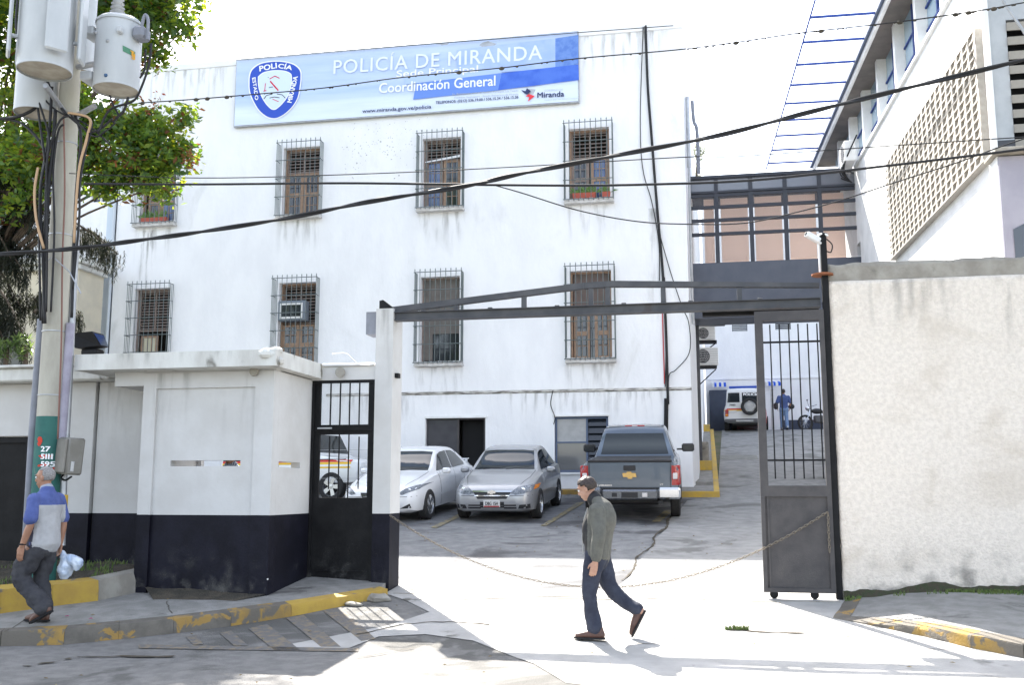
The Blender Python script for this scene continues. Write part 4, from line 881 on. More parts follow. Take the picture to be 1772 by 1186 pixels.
mb = MB(); mb.add([(hx0-.22, hv-.05, 3.945), (hx0-.02, hv-.05, 3.945), (hx0-.17, hv-.05, 4.06), (hx0-.22, hv-.05, 4.05), (hx0-.22, hv+.03, 3.945), (hx0-.02, hv+.03, 3.945), (hx0-.17, hv+.03, 4.06), (hx0-.22, hv+.03, 4.05)], [(0, 1, 2, 3), (4, 7, 6, 5), (0, 4, 5, 1), (1, 5, 6, 2), (2, 6, 7, 3), (3, 7, 4, 0)]); mb.build('end_bracket', M_BLACKSTEEL, HT)
# upper guide beam above the leaf
mb = MB(); xg = onv(1215, 530, hv+.2).x; mb.box(xg, hx1, hv+.14, hv+.26, 3.74, 3.93); mb.build('guide_beam', M_BLACKSTEEL, HT)
# right steel mullion with camera
SP = thing('steel_post', 'dark steel post at the edge of the plaster wall carrying a camera', 'post', (1.45, PV, .3))
mb = MB(); mb.box(1.425, 1.495, PV-.02, PV+.09, .28, 4.62); mb.build('shaft', M_BLACKSTEEL, SP)
mb = MB(); mb.lathe([(.035, 0), (.035, .45), (.045, .47), (.045, .50)], 10, Matrix.Translation((1.465, PV+.03, 4.18))); mb.build('cap', M_BLACKSTEEL, SP)
mb = MB(); mb.box(1.395, 1.415, PV+.0, PV+.02, 4.17, 4.58); mb.build('strap', M_WHITE, SP)
mb = MB(); mb.lathe([(.13, 0), (.13, .02)], 16, Matrix.Translation((1.43, PV+.0, 4.145))); mb.build('plate', mat('rust', (.25, .09, .04)), SP)
SC = thing('security_camera', 'small white security camera on top of the steel post', 'camera', (1.38, PV, 4.6))
Mc = Matrix.Translation((1.335, PV-.05, 4.615)) @ Matrix.Rotation(R(28), 4, 'Y') @ Matrix.Rotation(R(20), 4, 'Z')
mb = MB(); mb.bbox(-.10, .09, -.045, .045, -.035, .035, .012, Mc); mb.build('body', M_WHITE, SC)
mb = MB(); mb.lathe([(.026, 0), (.026, .012)], 10, Mc @ Matrix.Translation((-.10, 0, 0)) @ Matrix.Rotation(R(-90), 4, 'Y')); mb.build('lens', M_INK, SC)
mb = MB(); mb.tube(smoothpts([(1.39, PV-.03, 4.57), (1.43, PV-.01, 4.55), (1.40, PV, 4.64), (1.46, PV, 4.67), (1.52, PV, 4.64)]), .014, 6); mb.build('bracket', M_WHITE, SC)
mb = MB(); mb.tube(smoothpts([(1.50, PV, 4.60), (1.56, PV-.02, 4.52), (1.54, PV-.02, 4.43), (1.49, PV, 4.45)]), .008, 5); mb.build('cord', M_CABLE, SC)
# sliding gate leaf
GL = thing('gate_leaf', 'dark steel sliding gate leaf with vertical bars against the plaster wall', 'gate', (1, PV, .35))
lv = PV-.02; G = lambda px, py: onv(px, py, lv)
lx0, lx1 = .605, 1.42; lz0, lz1 = .37, 3.72; zm = G(1380, 841).z
mb = MB(); t = .095
mb.box(lx0, lx0+t, lv-.03, lv+.03, zm-.13, lz1-.12); mb.box(lx1-.055, lx1, lv-.03, lv+.03, lz0, lz1-.12); mb.box(lx0, lx1, lv-.031, lv+.031, lz1-.12, lz1); mb.box(lx0+t, lx1-.055, lv-.03, lv+.03, zm-.13, zm)
mb.box(lx0, lx0+.045, lv-.03, lv+.03, lz0, zm-.131); mb.box(lx0+.045, lx1-.055, lv-.03, lv+.03, lz0, lz0+.05); mb.build('frame', M_GREYSTEEL, GL)
mb = MB(); mb.box(lx0+.045, lx1-.055, lv-.005, lv+.005, lz0+.05, zm-.13); mb.build('panel', M_GREYSTEEL, GL)
mb = MB(); mb.box(lx0+.07, lx0+.09, lv-.02, lv-.006, lz0+.05, zm-.13); mb.build('stiffener', M_GREYSTEEL, GL)
z1, z2 = G(1380, 797).z, G(1380, 592).z
mb = MB(); mb.box(lx0+t, lx1-.055, lv-.022, lv-.012, z1-.012, z1+.012); mb.box(lx0+t, lx1-.055, lv-.022, lv-.012, z2-.012, z2+.012); mb.build('cross_rail', M_BLACKSTEEL, GL)
for k in range(6): x = lx0+t+.085+k*.1105; mb = MB(); mb.tube([(x, lv, z1-.22), (x, lv, z2+.22)], .009, 6); mb.build('bar', M_BLACKSTEEL, GL)
for x in (.98+.2, .72): mb = MB(); mb.lathe([(.045, -.02), (.05, -.01), (.05, .01), (.045, .02)], 12, Matrix.Translation((x, lv, .345)) @ Matrix.Rotation(R(90), 4, 'X')); mb.build('wheel', M_BLACKSTEEL, GL)
# chain across the entrance
CH = thing('chain', 'sagging rusty chain hung across the vehicle entrance', 'chain', (-1, PV, .5))
def chain_pts(a, b, sag, n):
    return [a.lerp(b, k/n)-Vector((0, 0, sag*4*(k/n)*(1-k/n))) for k in range(n+1)]
ca_, cb_ = Vector((px1+.01, PV-.01, dz(893, 690))), Vector((1.36, PV-.10, onv(1427, 886, PV-.1).z))
def torus_link(L, r, w):
    mb = MB(); P = [(math.cos(a)*L, math.sin(a)*w, 0) for a in [2*math.pi*k/10 for k in range(10)]]; P.append(P[0]); mb.tube(P, r, 4, False); return mb
N = 150; P = chain_pts(ca_, cb_, .88, 900); seg = [0]
for i in range(len(P)-1): seg.append(seg[-1]+(P[i+1]-P[i]).length)
lm = torus_link(.024, .005, .013); l0 = lm.build('link', M_CHAIN, CH, 'all', local=True); first = True
N = int(seg[-1]/.040); j = 0
for i in range(N):
    d = seg[-1]*(i+.5)/N
    while seg[j+1] < d: j += 1
    p = P[j]; t = (P[j+1]-P[j]).normalized(); q = t.to_track_quat('X', 'Z') @ Quaternion((1, 0, 0), R(90)*(i % 2)+.4)
    o = l0 if first else bpy.data.objects.new('link', l0.data)
    if not first: COL.objects.link(o); o.parent = CH
    first = False; o.rotation_mode = 'QUATERNION'; o.rotation_quaternion = q; o.location = p-wloc(CH)
for i in range(11):
    o = bpy.data.objects.new('link', l0.data); COL.objects.link(o); o.parent = CH; o.rotation_mode = 'QUATERNION'; o.rotation_quaternion = Vector((0, 0, 1)).to_track_quat('X', 'Z') @ Quaternion((1, 0, 0), R(90)*(i % 2)+.4); o.location = cb_-Vector((0, 0, .03+i*.042))-wloc(CH)
# plaster wall
PW = thing('plaster_wall', 'tall rough cream plaster wall right of the vehicle gate', 'wall', (4, PV, .3))
def rough_wall(x0, x1, z0, z1, y, yb, res, amp, seed, jag_left=0, mt=None, name='wall_face', top=0):
    nx, nz_ = int((x1-x0)/res), int((z1-z0)/res); vs = []; fs = []
    for i in range(nx+1):
        for j in range(nz_+1):
            x, z = x0+(x1-x0)*i/nx, z0+(z1-z0)*j/nz_; p = Vector((x, z, seed))
            d = noise.noise(p*2.2)*amp+noise.noise(p*9)*amp*.45+noise.noise(p*24)*amp*.25
            if i == 0: x += noise.noise(Vector((z*5, seed, 0)))*jag_left
            if j == nz_: z += noise.noise(Vector((x*4, seed, 1)))*top
            vs.append((x, y+d, z))
    for i in range(nx):
        for j in range(nz_): a = i*(nz_+1)+j; fs.append((a, a+nz_+1, a+nz_+2, a+1))
    n0 = len(vs); loop = [i*(nz_+1)+nz_ for i in range(nx+1)]; left = list(range(nz_, -1, -1))
    for a in loop: p = vs[a]; vs.append((p[0], yb, p[2]))
    for k in range(len(loop)-1): fs.append((loop[k], loop[k+1], n0+k+1, n0+k))
    n1 = len(vs)
    for a in left: p = vs[a]; vs.append((p[0], yb, p[2]))
    for k in range(len(left)-1): fs.append((left[k], n1+k, n1+k+1, left[k+1]))
    vs += [(x0, yb, z0), (x1, yb, z0), (x1, yb, z1), (x0, yb, z1)]; k = len(vs)-4; fs.append((k, k+3, k+2, k+1))
    mb = MB(); mb.add(vs, fs); return mb.build(name, mt, PW, 'all')
zs_ = lambda px: onv(px, 486, PV).z
rough_wall(1.5, 9, .1, 4.07, PV, PV+.25, .05, .011, 3, .025, M_PLASTER)
rough_wall(1.485, 9, 4.075, 4.29, PV+.012, PV+.27, .05, .014, 8, .03, M_CONCRETE, 'top_beam', .03)

for x0, x1, z0, z1 in ((1.6, 3.0, 3.3, 4.06), (3.3, 4.3, 2.9, 4.06)): stain(PW, x0, x1, z0, z1, PV-.022)
for x0, x1, z0 in ((-7.6, -6.4, 3.02), (-6.3, -5.2, 3.02)): stain(GB, x0, x1, z0, 3.205, GV-.343)
for x0, x1 in ((-6.8, -6.2), (-5.9, -5.2)): stain(GB, x0, x1, 2.1, 2.99, GV-.037)
stain(LW, -8.6, -7.66, 2.99, 3.155, LV-.303); stain(LW, -8.0, -6.9, 1.9, 2.97, LV-.064); stain(GP_, px0+.01, px1-.01, 2.6, 3.92, PV-.003)

def splash(par, x0, x1, z0, z1, y): mb = MB(); mb.quad((x0, y, z0), (x1, y, z0), (x1, y, z1), (x0, y, z1)); return mb.build('splash', M_SPLASH, par)
splash(GB, p0, p1, .36, .95, GV-.004); splash(GB, ul+.01, p0-.01, .4, .8, GV-.037); splash(GB, p1+.005, ur-.005, .36, .8, GV-.037); splash(LW, -8.6, -6.9, .4, .9, LV-.064); splash(PW, 1.6, 3.4, .38, 1.1, PV-.02); splash(PW, 2.6, 5.0, .4, .9, PV-.022); splash(GP_, px0+.005, px1-.005, .25, .8, PV-.003); splash(WD, x0+.04, -4.3, .42, .9, PV+.0295); splash(GL, lx0+.1, lx1-.06, lz0+.06, lz0+.5, lv-.023)
# ------------------------------------------------------------------ building on the right with breeze-block screen, louvres, windows, rod canopy
RP = Vector((4.57, 16.4, 0)); ra = R(1.94); RD = Vector((-math.sin(ra), math.cos(ra), 0)); RN = Vector((-math.cos(ra), -math.sin(ra), 0))  # along depth, outward (to the left)
RB = thing('right_building', 'white building on the right with lattice block screen and louvred front', 'building', (4.6, 16.4, 0))
MR4 = Matrix((( RD.x, -RN.x, 0, RP.x), (RD.y, -RN.y, 0, RP.y), (0, 0, 1, 0), (0, 0, 0, 1)))   # local x = depth along wall, local y = into the wall
def rloc(px, py):
    p = onpl(px, py, RP, (RN.x, RN.y)); d = p-RP; return (d.x*RD.x+d.y*RD.y, p.z)
zr = 10.25
mb = MB(); wall_holes(mb, 0, 16, .2, zr, 0, .25, [(.22, 7.35, 6.74, 8.97), (11.4, 11.9, 7.6, 8.2)]); mb.v = [tuple(MR4 @ Vector(p)) for p in mb.v]; mb.build('side_wall', M_WHITE, RB)
mb = MB(); mb.box(11.4, 11.9, .2, .24, 7.6, 8.2, MR4); mb.build('window', M_GLASSD, RB)
mb = MB(); mb.bbox(-.02, 16, -.06, .3, zr+.002, zr+.10, .02, MR4); mb.build('ledge', M_WHITE, RB)
mb = MB(); mb.box(.2, 7.4, .8, .85, 6.5, 9.2, MR4); mb.build('screen_backing', mat('screen_back', (.06, .05, .04)), RB)
# breeze block screen: 15 rows x 20 columns of hooded blocks
CW, RH = 7.13/20, 2.23/15
b = MB(); t = .030
for q in ((0, CW, 0, t), (0, t, t, RH), (t, CW, RH-.001, RH-.0005)): b.box(q[0], q[1], -.02, .13, q[2], q[3])
b.add([(0, -.02, t), (0, .13, t), (CW*.55, -.02, t), (CW*.55, .13, t), (0, -.02, RH), (0, .13, RH), (CW*.16, -.02, RH), (CW*.16, .13, RH)], [(0, 2, 6, 4), (1, 5, 7, 3), (2, 3, 7, 6)])
hh = RH*.78; b.add([(t, -.13, 0), (CW*.9, -.021, 0), (CW*.9, -.021, hh*.5), (t, -.13, hh), (t, .0, 0), (t, .0, hh)], [(0, 1, 2, 3), (0, 3, 5, 4), (2, 5, 3), (0, 4, 1)])
bo = b.build('screen_block', mat('screen_block_cement', (.40, .375, .34), (.34, .315, .28), 8, .9), None, local=True); bme = bo.data; bpy.data.objects.remove(bo)
for i in range(20):
    for j in range(15):
        o = bpy.data.objects.new('screen_block', bme); COL.objects.link(o); o.parent = RB
        p = MR4 @ Vector((.22+i*CW, .0, 6.74+j*RH)); o.location = p-wloc(RB); o.rotation_euler = MR4.to_euler()
        o.rotation_euler[2] += random.uniform(-.01, .01)
# front face (facing the street)
wx0 = 4.57
lxa, lxb = onv(1745, 100, 16.4).x, 8.0; lza, lzb = onv(1748, 262, 16.4).z, onv(1745, 34, 16.4).z
mb = MB(); wall_holes(mb, 4.571, 12, 6.6, 14, 16.4, 16.65, [(lxa, lxb, lza, lzb)]); mb.build('front_wall', mat('front_grey_render', (.42, .44, .46), (.36, .38, .40), 2, .9, .2, 25), RB)
mb = MB(); mb.box(4.50, 4.585, 16.36, 16.44, .3, 14); mb.build('corner_strip', M_WHITE, RB)
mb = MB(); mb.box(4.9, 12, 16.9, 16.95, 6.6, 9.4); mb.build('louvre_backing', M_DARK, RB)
nl = 9; sp_ = (lzb-lza)/nl; M_LOUV = mat('louvre_concrete', (.34, .32, .28), (.28, .26, .23), 4, .9); first = None
for k in range(nl):
    if first is None:
        m_ = MB(); L_ = lxb-lxa; m_.add([(0, -.06, -.075), (L_, -.06, -.075), (L_, .14, .0), (0, .14, .0), (0, -.06, .06), (L_, -.06, .06), (L_, .14, .07), (0, .14, .07)], [(0, 1, 2, 3), (4, 7, 6, 5), (0, 4, 5, 1), (3, 2, 6, 7), (0, 3, 7, 4), (1, 5, 6, 2)])
        o = m_.build('louvre_slat', M_LOUV, RB, local=True); first = o.data; o.location = Vector((lxa, 16.42, lza+sp_*(k+.5)))-wloc(RB)
    else: inst(first, 'louvre_slat', RB, Vector((lxa, 16.42, lza+sp_*(k+.5)))-wloc(RB))
# roof slab over the lower extension and its panelled front
mb = MB(); mb.bbox(4.36, 12, 15.7, 16.35, 6.59, 6.66, .01); mb.build('porch_roof', M_CONCRETE, RB)
mb = MB(); mb.box(4.5, 12, 16.37, 16.398, 6.4, 6.98); mb.build('flashing', mat('dark_flashing', (.06, .065, .075)), RB)
ex = onv(1735, 400, 15.9).x
M_PANEL = mat('grey_purple_panel', (.30, .29, .34), (.26, .25, .30), 2, .5)
for k in range(6):
    m_ = MB(); a = ex+k*.42; m_.bbox(a+.008, a+.41, 15.88, 15.93, .5, 6.57, .008); m_.build('cladding_panel', M_PANEL, RB)
mb = MB(); mb.box(4.52, ex+.0, 15.93, 16.36, .5, 6.585); mb.build('extension_wall', M_WHITE, RB)
mb = MB(); c = onv(1762, 410, 15.87); mb.add([(c.x-.06, 15.868, c.z-.4), (c.x+1.2, 15.868, c.z-.4), (c.x+1.2, 15.868, c.z+.75), (c.x-.06, 15.868, c.z+.12)], [(0, 1, 2, 3)]); mb.build('window', M_GLASSD, RB)
# upper storey: set-back strip of windows under a fascia, columns, AC units
zt_ = 11.95
for i in range(7):
    a = 2.5+i*1.95
    for k in range(2):
        m_ = MB(); m_.box(a+.08+k*.9, a+.92+k*.9, .22, .24, zr+.1, zt_, MR4); m_.build('window_pane', glassy('upper_blue_glass', (.30, .42, .52), .08) if 'upper_blue_glass' not in MATS else MATS['upper_blue_glass'], RB)
    m_ = MB(); m_.box(a-.14, a+.06, .0, .26, zr+.102, zt_, MR4); m_.build('column', M_WHITE, RB)
    m_ = MB()
    for zz in (zr+.55, zr+1.05): m_.box(a+.08, a+1.8, .18, .215, zz, zz+.035, MR4)
    m_.box(a+.90, a+.98, .18, .216, zr+.102, zt_-.002, MR4); m_.build('mullion', mat('blue_frame', (.03, .06, .22)) if 'blue_frame' not in MATS else MATS['blue_frame'], RB)
mb = MB(); mb.box(-.3, 16.6, -.34, .5, zt_, zt_+.10, MR4); mb.build('eaves', M_BLIND, RB)
mb = MB(); mb.bbox(-.3, 16.6, -.42, -.342, zt_-.14, zt_+.30, .01, MR4); mb.build('fascia', M_WHITE, RB)
mb = MB(); mb.box(-.3, 16.6, -.50, -.422, zt_-.02, zt_+.06, MR4); mb.build('gutter', mat('steel_blue_channel', (.10, .13, .2)), RB)
mb = MB(); mb.box(-.3, 16.6, -.3, 5, zt_+.3, zt_+.34, MR4); mb.build('roof', M_CONCRETE, RB)
# rod canopy frame, cantilevered from the fascia
CN = thing('rod_awning', 'bare blue steel rod canopy frame jutting from the roof edge against the sky', 'awning', (3.5, 25, 12), 0)
M_BROD = mat('blue_rod', (.02, .06, .30), rough=.5); wd_ = 1.38
for k in range(13):
    x = .6+k*1.28; m_ = MB(); m_.tube([MR4 @ Vector((x, -.5, zt_+.02)), MR4 @ Vector((x, -.5-wd_, zt_+.02))], .032, 5); m_.build('rod', M_BROD, CN)
mb = MB(); mb.tube([MR4 @ Vector((-.2, -.5-wd_, zt_+.02)), MR4 @ Vector((16.6, -.5-wd_, zt_+.02))], .022, 5); mb.build('outer_rail', M_BROD, CN)
# AC unit and brackets by the bridge
def ac_unit(name, lab, M, group=None, sc=1):
    t = thing(name, lab, 'air conditioner', M.translation, 0, group); 
    m_ = MB(); m_.bbox(-.40*sc, .40*sc, -.15*sc, .15*sc, -.28*sc, .28*sc, .02, M); m_.build('case', M_WHITE, t)
    m_ = MB(); Mr_ = M @ Matrix.Translation((-.08*sc, -.152*sc, 0)) @ Matrix.Rotation(R(90), 4, 'X')
    m_.lathe([(.22*sc, 0), (.22*sc, .01)], 18, Mr_); m_.build('fan_recess', M_DARK, t)
    m_ = MB()
    for r_ in (.06, .11, .16, .21): m_.lathe([(r_*sc, .011), ((r_+.008)*sc, .014), ((r_+.008)*sc, .018), (r_*sc, .018)], 18, Mr_, False)
    for k in range(9): z = -.22*sc+k*.055*sc; m_.box(-.38*sc, .38*sc, -.166*sc, -.16*sc, z, z+.012*sc, M)
    m_.build('grille', M_METALW, t); return t
Ml = MR4 @ Matrix.Translation((11.2, -.25, 10.55)) @ Matrix.Rotation(R(0), 4, 'Z')
ac_unit('ac_unit', 'white air conditioner high on the wall where the bridge meets the right building', Ml)
mb = MB()
for k in range(5): mb.tube(smoothpts([MR4 @ Vector((10.6+k*.3, -.1, 10.9-k*.1)), MR4 @ Vector((10.9+k*.25, -.4, 10.2)), MR4 @ Vector((11.2+k*.1, -.3+k*.05, 9.9))]), .02, 5)
tag(mb.build('hose_tangle', M_CABLE), 'tangle of black hoses beside the high air conditioner', 'hoses')

# ------------------------------------------------------------------ yard at the top of the ramp
BVv = 47.5
BK = thing('rear_building', 'plain white rear building with small high windows behind the police jeep', 'building', (5, BVv, 4))
Q = lambda px, py, v=BVv: onv(px, py, v)
a1, b1 = Q(1267, 574), Q(1293, 560); a2, b2 = Q(1342, 571), Q(1368, 557)
mb = MB(); wall_holes(mb, -.0, 16, 3.5, 16, BVv, BVv+.3, [(a1.x, b1.x, a1.z, b1.z), (a2.x, b2.x, a2.z, b2.z)]); mb.build('front_wall', M_FACADE, BK)
for a, b in ((a1, b1), (a2, b2)):
    m_ = MB(); m_.box(a.x, b.x, BVv+.1, BVv+.13, a.z, b.z); w_ = m_.build('window', M_GLASSD, BK)
    m_ = MB()
    for k in range(4): z = a.z+(b.z-a.z)*(k+.5)/4; m_.box(a.x+.03, b.x-.03, BVv+.04, BVv+.09, z-.02, z+.02)
    m_.build('slats', M_METALW, w_)
c = Q(1400, 700); mb = MB(); mb.box(c.x-1.2, c.x+3, BVv-.02, BVv-.002, 4.1, Q(1400, 727).z); mb.build('plinth', MATS['dark_plinth'], BK)
mb = MB(); mb.box(Q(1225, 665).x, Q(1470, 665).x, BVv-.05, BVv-.002, Q(1300, 655).z-.05, Q(1300, 655).z+.03); mb.build('ledge', M_FACADE, BK)
d0, d1 = Q(1229, 748), Q(1262, 676); mb = MB(); mb.bbox(d0.x, d1.x+.6, BVv-.3, BVv-.06, 4.0, d1.z, .02); mb.build('roller_door', mat('slate_door', (.07, .085, .12), (.06, .07, .10), 3, .6), BK)
for x0p, x1p, lab in ((1232, 1256, 'blue and white striped awning left of the police jeep'), (1324, 1349, 'blue and white striped awning right of the police jeep')):
    A = thing('awning', lab, 'awning', Q(x0p, 672)); xa_, xb_ = Q(x0p, 672).x, Q(x1p, 672).x; zt3 = Q(1240, 667).z; M_AW = MATS.get('awning_blue') or mat('awning_blue', (.02, .10, .62))
    for k in range(6):
        m_ = MB(); a = xa_+(xb_-xa_)*k/6; b_ = xa_+(xb_-xa_)*(k+1)/6-.004; m_.add([(a, BVv-.02, zt3+.12), (b_, BVv-.02, zt3+.12), (b_, BVv-.8, zt3), (a, BVv-.8, zt3), (b_, BVv-.8, zt3-.16), (a, BVv-.8, zt3-.16)], [(0, 1, 2, 3), (3, 2, 4, 5)]); m_.build('stripe', M_AW if k % 2 else M_WHITE, A)
# right side of the yard: long white wall behind the perimeter, keeps the ramp enclosed
mb = MB(); mb.box(4.9, 5.1, 27, 34, 1.2, 3.2); 
ex_ = thing('yard_wall', 'low white yard wall at the right of the ramp top', 'wall', (9, 44, 4)); mb = MB(); mb.bbox(12, 12.3, 34, 47.4, 2.6, 7.5, .02); mb.build('wall_face', M_FACADE, ex_)
# corner awning and air conditioners at the far side of the main building
mb = MB(); p = onv(1228, 545, 36); mb.bbox(-.25, p.x+.55, 35.4, 37.0, onv(1228, 558, 36).z, onv(1228, 543, 36).z, .03); tag(mb.build('canopy', M_GREYSTEEL), 'small dark flat canopy on the side of the white building above air conditioners', 'canopy')
for py, lab, hs in ((578, 'upper white air conditioner under the dark canopy', .9), (618, 'lower white air conditioner on the side wall under the canopy', 1.15)):
    p = onv(1219, py, 36); ac_unit('ac_unit', lab, Matrix.Translation((p.x, 36, p.z)) @ Matrix.Rotation(R(12), 4, 'Z'), 'air conditioners on the side wall', hs)
    m_ = MB(); m_.box(p.x-.35, p.x+.42, 35.7, 36.3, p.z-.28*hs-.08, p.z-.28*hs-.03); m_.tube([(p.x+.38, 35.9, p.z-.4*hs), (p.x-.3, 35.9, p.z-.95*hs)], .02, 4); tag(m_.build('shelf_bracket', M_BLACKSTEEL), 'steel bracket carrying the '+lab.split(' white')[0]+' air conditioner', 'bracket')
mb = MB(); p = onv(1205, 600, 29.5); mb.bbox(p.x-.09, p.x+.09, 29.4, 29.6, 1.8, onv(1205, 530, 29.5).z, .01); tag(mb.build('steel_column', M_BEAM), 'dark steel column under the glazed bridge at the white building corner', 'column')
mb = MB(); p = onv(1336, 700, 46.6); mb.box(p.x-.06, p.x+.06, 46.5, 46.6, 4.1, onv(1336, 675, 46.6).z); tag(mb.build('awning_post', M_METALW), 'grey post under the awning right of the police jeep', 'post')

# ------------------------------------------------------------------ buildings at the far left behind the trees
LB_ = thing('left_building', 'white annex with small windows half hidden behind the left trees', 'building', (-22, 29, 1))
mb = MB(); y = 28.6; hs_ = []
for k in range(3):
    for r_ in range(3): hs_.append((-23.8+k*2.1+.2, -23.8+k*2.1+1.5, 4.8+r_*3.0, 6.3+r_*3.0))
wall_holes(mb, -34, UL-.37, .6, 13.4, y, y+.3, hs_); mb.build('front_wall', M_FACADE, LB_)
for h in hs_:
    m_ = MB(); m_.box(h[0], h[1], y+.15, y+.17, h[2], h[3]); w_ = m_.build('window', M_GLASSD, LB_); m_ = MB()
    for k in range(1, 5): z = h[2]+(h[3]-h[2])*k/5; m_.box(h[0], h[1], y+.05, y+.09, z-.02, z+.02)
    for k in range(1, 4): x = h[0]+(h[1]-h[0])*k/4; m_.box(x-.02, x+.02, y+.04, y+.10, h[2], h[3])
    m_.build('grille', M_WHITE, w_)
CB = thing('cream_building', 'low cream building with a corniced flat roof behind the utility pole', 'building', (-17, 22, 1))
cvf = 25.2; zc = onv(90, 448, cvf).z; xc_ = onv(135, 500, cvf).x
mb = MB(); mb.box(-32, xc_, cvf, 26.4, .5, zc-.35); mb.build('front_wall', M_CREAM, CB)
mb = MB(); mb.bbox(-32, xc_+.12, cvf-.15, 26.45, zc-.349, zc-.2, .02); mb.bbox(-32, xc_+.22, cvf-.25, 26.5, zc-.198, zc, .02); mb.build('cornice', M_ROOFSLAB, CB)
mb = MB(); zz = onv(60, 565, cvf).z; mb.box(-26, xc_-1.6, cvf-.07, cvf-.002, .8, zz); mb.build('base_band', mat('grey_band', (.14, .14, .13)), CB)
# ------------------------------------------------------------------ utility pole with transformers
UP = thing('utility_pole', 'concrete utility pole with green painted foot, conduits and stencilled numbers', 'pole', (-7.85, 11.0, .3))
pv = 11.0
pb, pt = onv(82, 800, pv), onv(118, 200, pv); X_ = pb.x; 
def pr(z): return .168-.0062*(z-0.4)*1.2
ztop = 9.2
pxx = lambda z: pb.x+(pt.x-pb.x)*(z-pb.z)/(pt.z-pb.z)
zg = onv(84, 722, pv).z
mb = MB(); zl = [zg+(ztop-zg)*k/10 for k in range(11)]; mb.tube([(pxx(z), pv, z) for z in zl], [pr(z) for z in zl], 20); mb.build('shaft', M_POLE, UP, True)
mb = MB(); zl = [.3, .8, 1.3, 1.8, zg]; mb.tube([(pxx(z), pv, z) for z in zl], [pr(z)+.002 for z in zl], 20); mb.build('painted_foot', M_POLEG, UP, True)
def wrap(poly_px, name, mt, rofs=.004):
    mb = MB(); P = []
    for px, py in poly_px:
        q = onv(px, py, pv-.16); r_ = pr(q.z)+rofs; dx_ = max(-.99, min(.99, (q.x-pxx(q.z))/r_)); P.append((pxx(q.z)+dx_*r_, pv-math.sqrt(1-dx_*dx_)*r_, q.z))
    mb.add(P, [tuple(range(len(P)))]); return mb.build(name, mt, UP)
random.seed(4)
for cx_, cy_, w_, h_ in ((70, 764, 12, 15), (76, 790, 20, 7), (72, 804, 18, 7), (84, 812, 20, 6)):
    for k in range(4): x, y = cx_+random.uniform(-w_/3, w_/3), cy_+random.uniform(-h_/3, h_/3); a = [i*math.pi/3 for i in range(6)]; wrap([(x+math.cos(t_)*w_*.3*random.uniform(.6, 1.2), y+math.sin(t_)*h_*.35*random.uniform(.6, 1.2)) for t_ in a], 'red_smear', M_REDP, .005+k*.0006)
for s, px0_, px1_, yb, yt in (('27', 70, 82, 782, 773), ('5III', 70, 84, 795, 786), ('595', 70, 86, 808, 799)):
    a = onv(px0_, yb, pv-.17); b_ = onv(px1_, yb, pv-.17); c_ = onv(px0_, yt, pv-.17)
    o = text('stencil_number', s, M_WHITEP, UP, frame(a, b_-a, c_-a), (b_-a).length, (c_-a).length, bold=.03)
    wl = wloc(UP); co = np.zeros(len(o.data.vertices)*3); o.data.vertices.foreach_get('co', co); co = co.reshape(-1, 3)
    for i in range(len(co)):
        X = co[i, 0]+wl.x; Z = co[i, 2]+wl.z; r_ = pr(Z)+.010; d_ = max(-.98, min(.98, (X-pxx(Z))/r_)); co[i, 1] = pv-math.sqrt(1-d_*d_)*r_-wl.y
    o.data.vertices.foreach_set('co', co.ravel())
w_ = .003
for z in (onv(88, 685, pv).z, onv(95, 575, pv).z, onv(105, 408, pv).z, onv(112, 250, pv).z):
    mb = MB(); mb.lathe([(pr(z)+.003, z-.008), (pr(z)+.009, z-.006), (pr(z)+.009, z+.006), (pr(z)+.003, z+.008)], 20, Matrix.Translation((pxx(z), pv, 0)), False); mb.build('steel_band', M_METALW, UP)
# conduits
def conduit(name, pxs, r, mt, dv=0):
    P = [onv(x, y, pv+dv) for x, y in pxs]; P[0].z = max(P[0].z, .25); mb = MB(); mb.tube(P, r, 10); mb.build(name, mt, UP, True)
conduit('conduit', [(46, 930), (56, 760), (72, 553)], .052, M_CONDUIT, .05); conduit('conduit', [(104, 800), (112, 690), (122, 560)], .052, mat('lavender_conduit', (.35, .33, .40), (.28, .26, .32), 5), .02)
conduit('conduit', [(107, 945), (110, 830), (118, 690), (124, 560), (132, 400)], .045, M_METALW, .1)
conduit('striped_sleeve', [(109, 880), (110.5, 857)], .052, M_YEL, .1); conduit('striped_sleeve', [(108, 896), (109, 880.5)], .052, M_INK, .1)
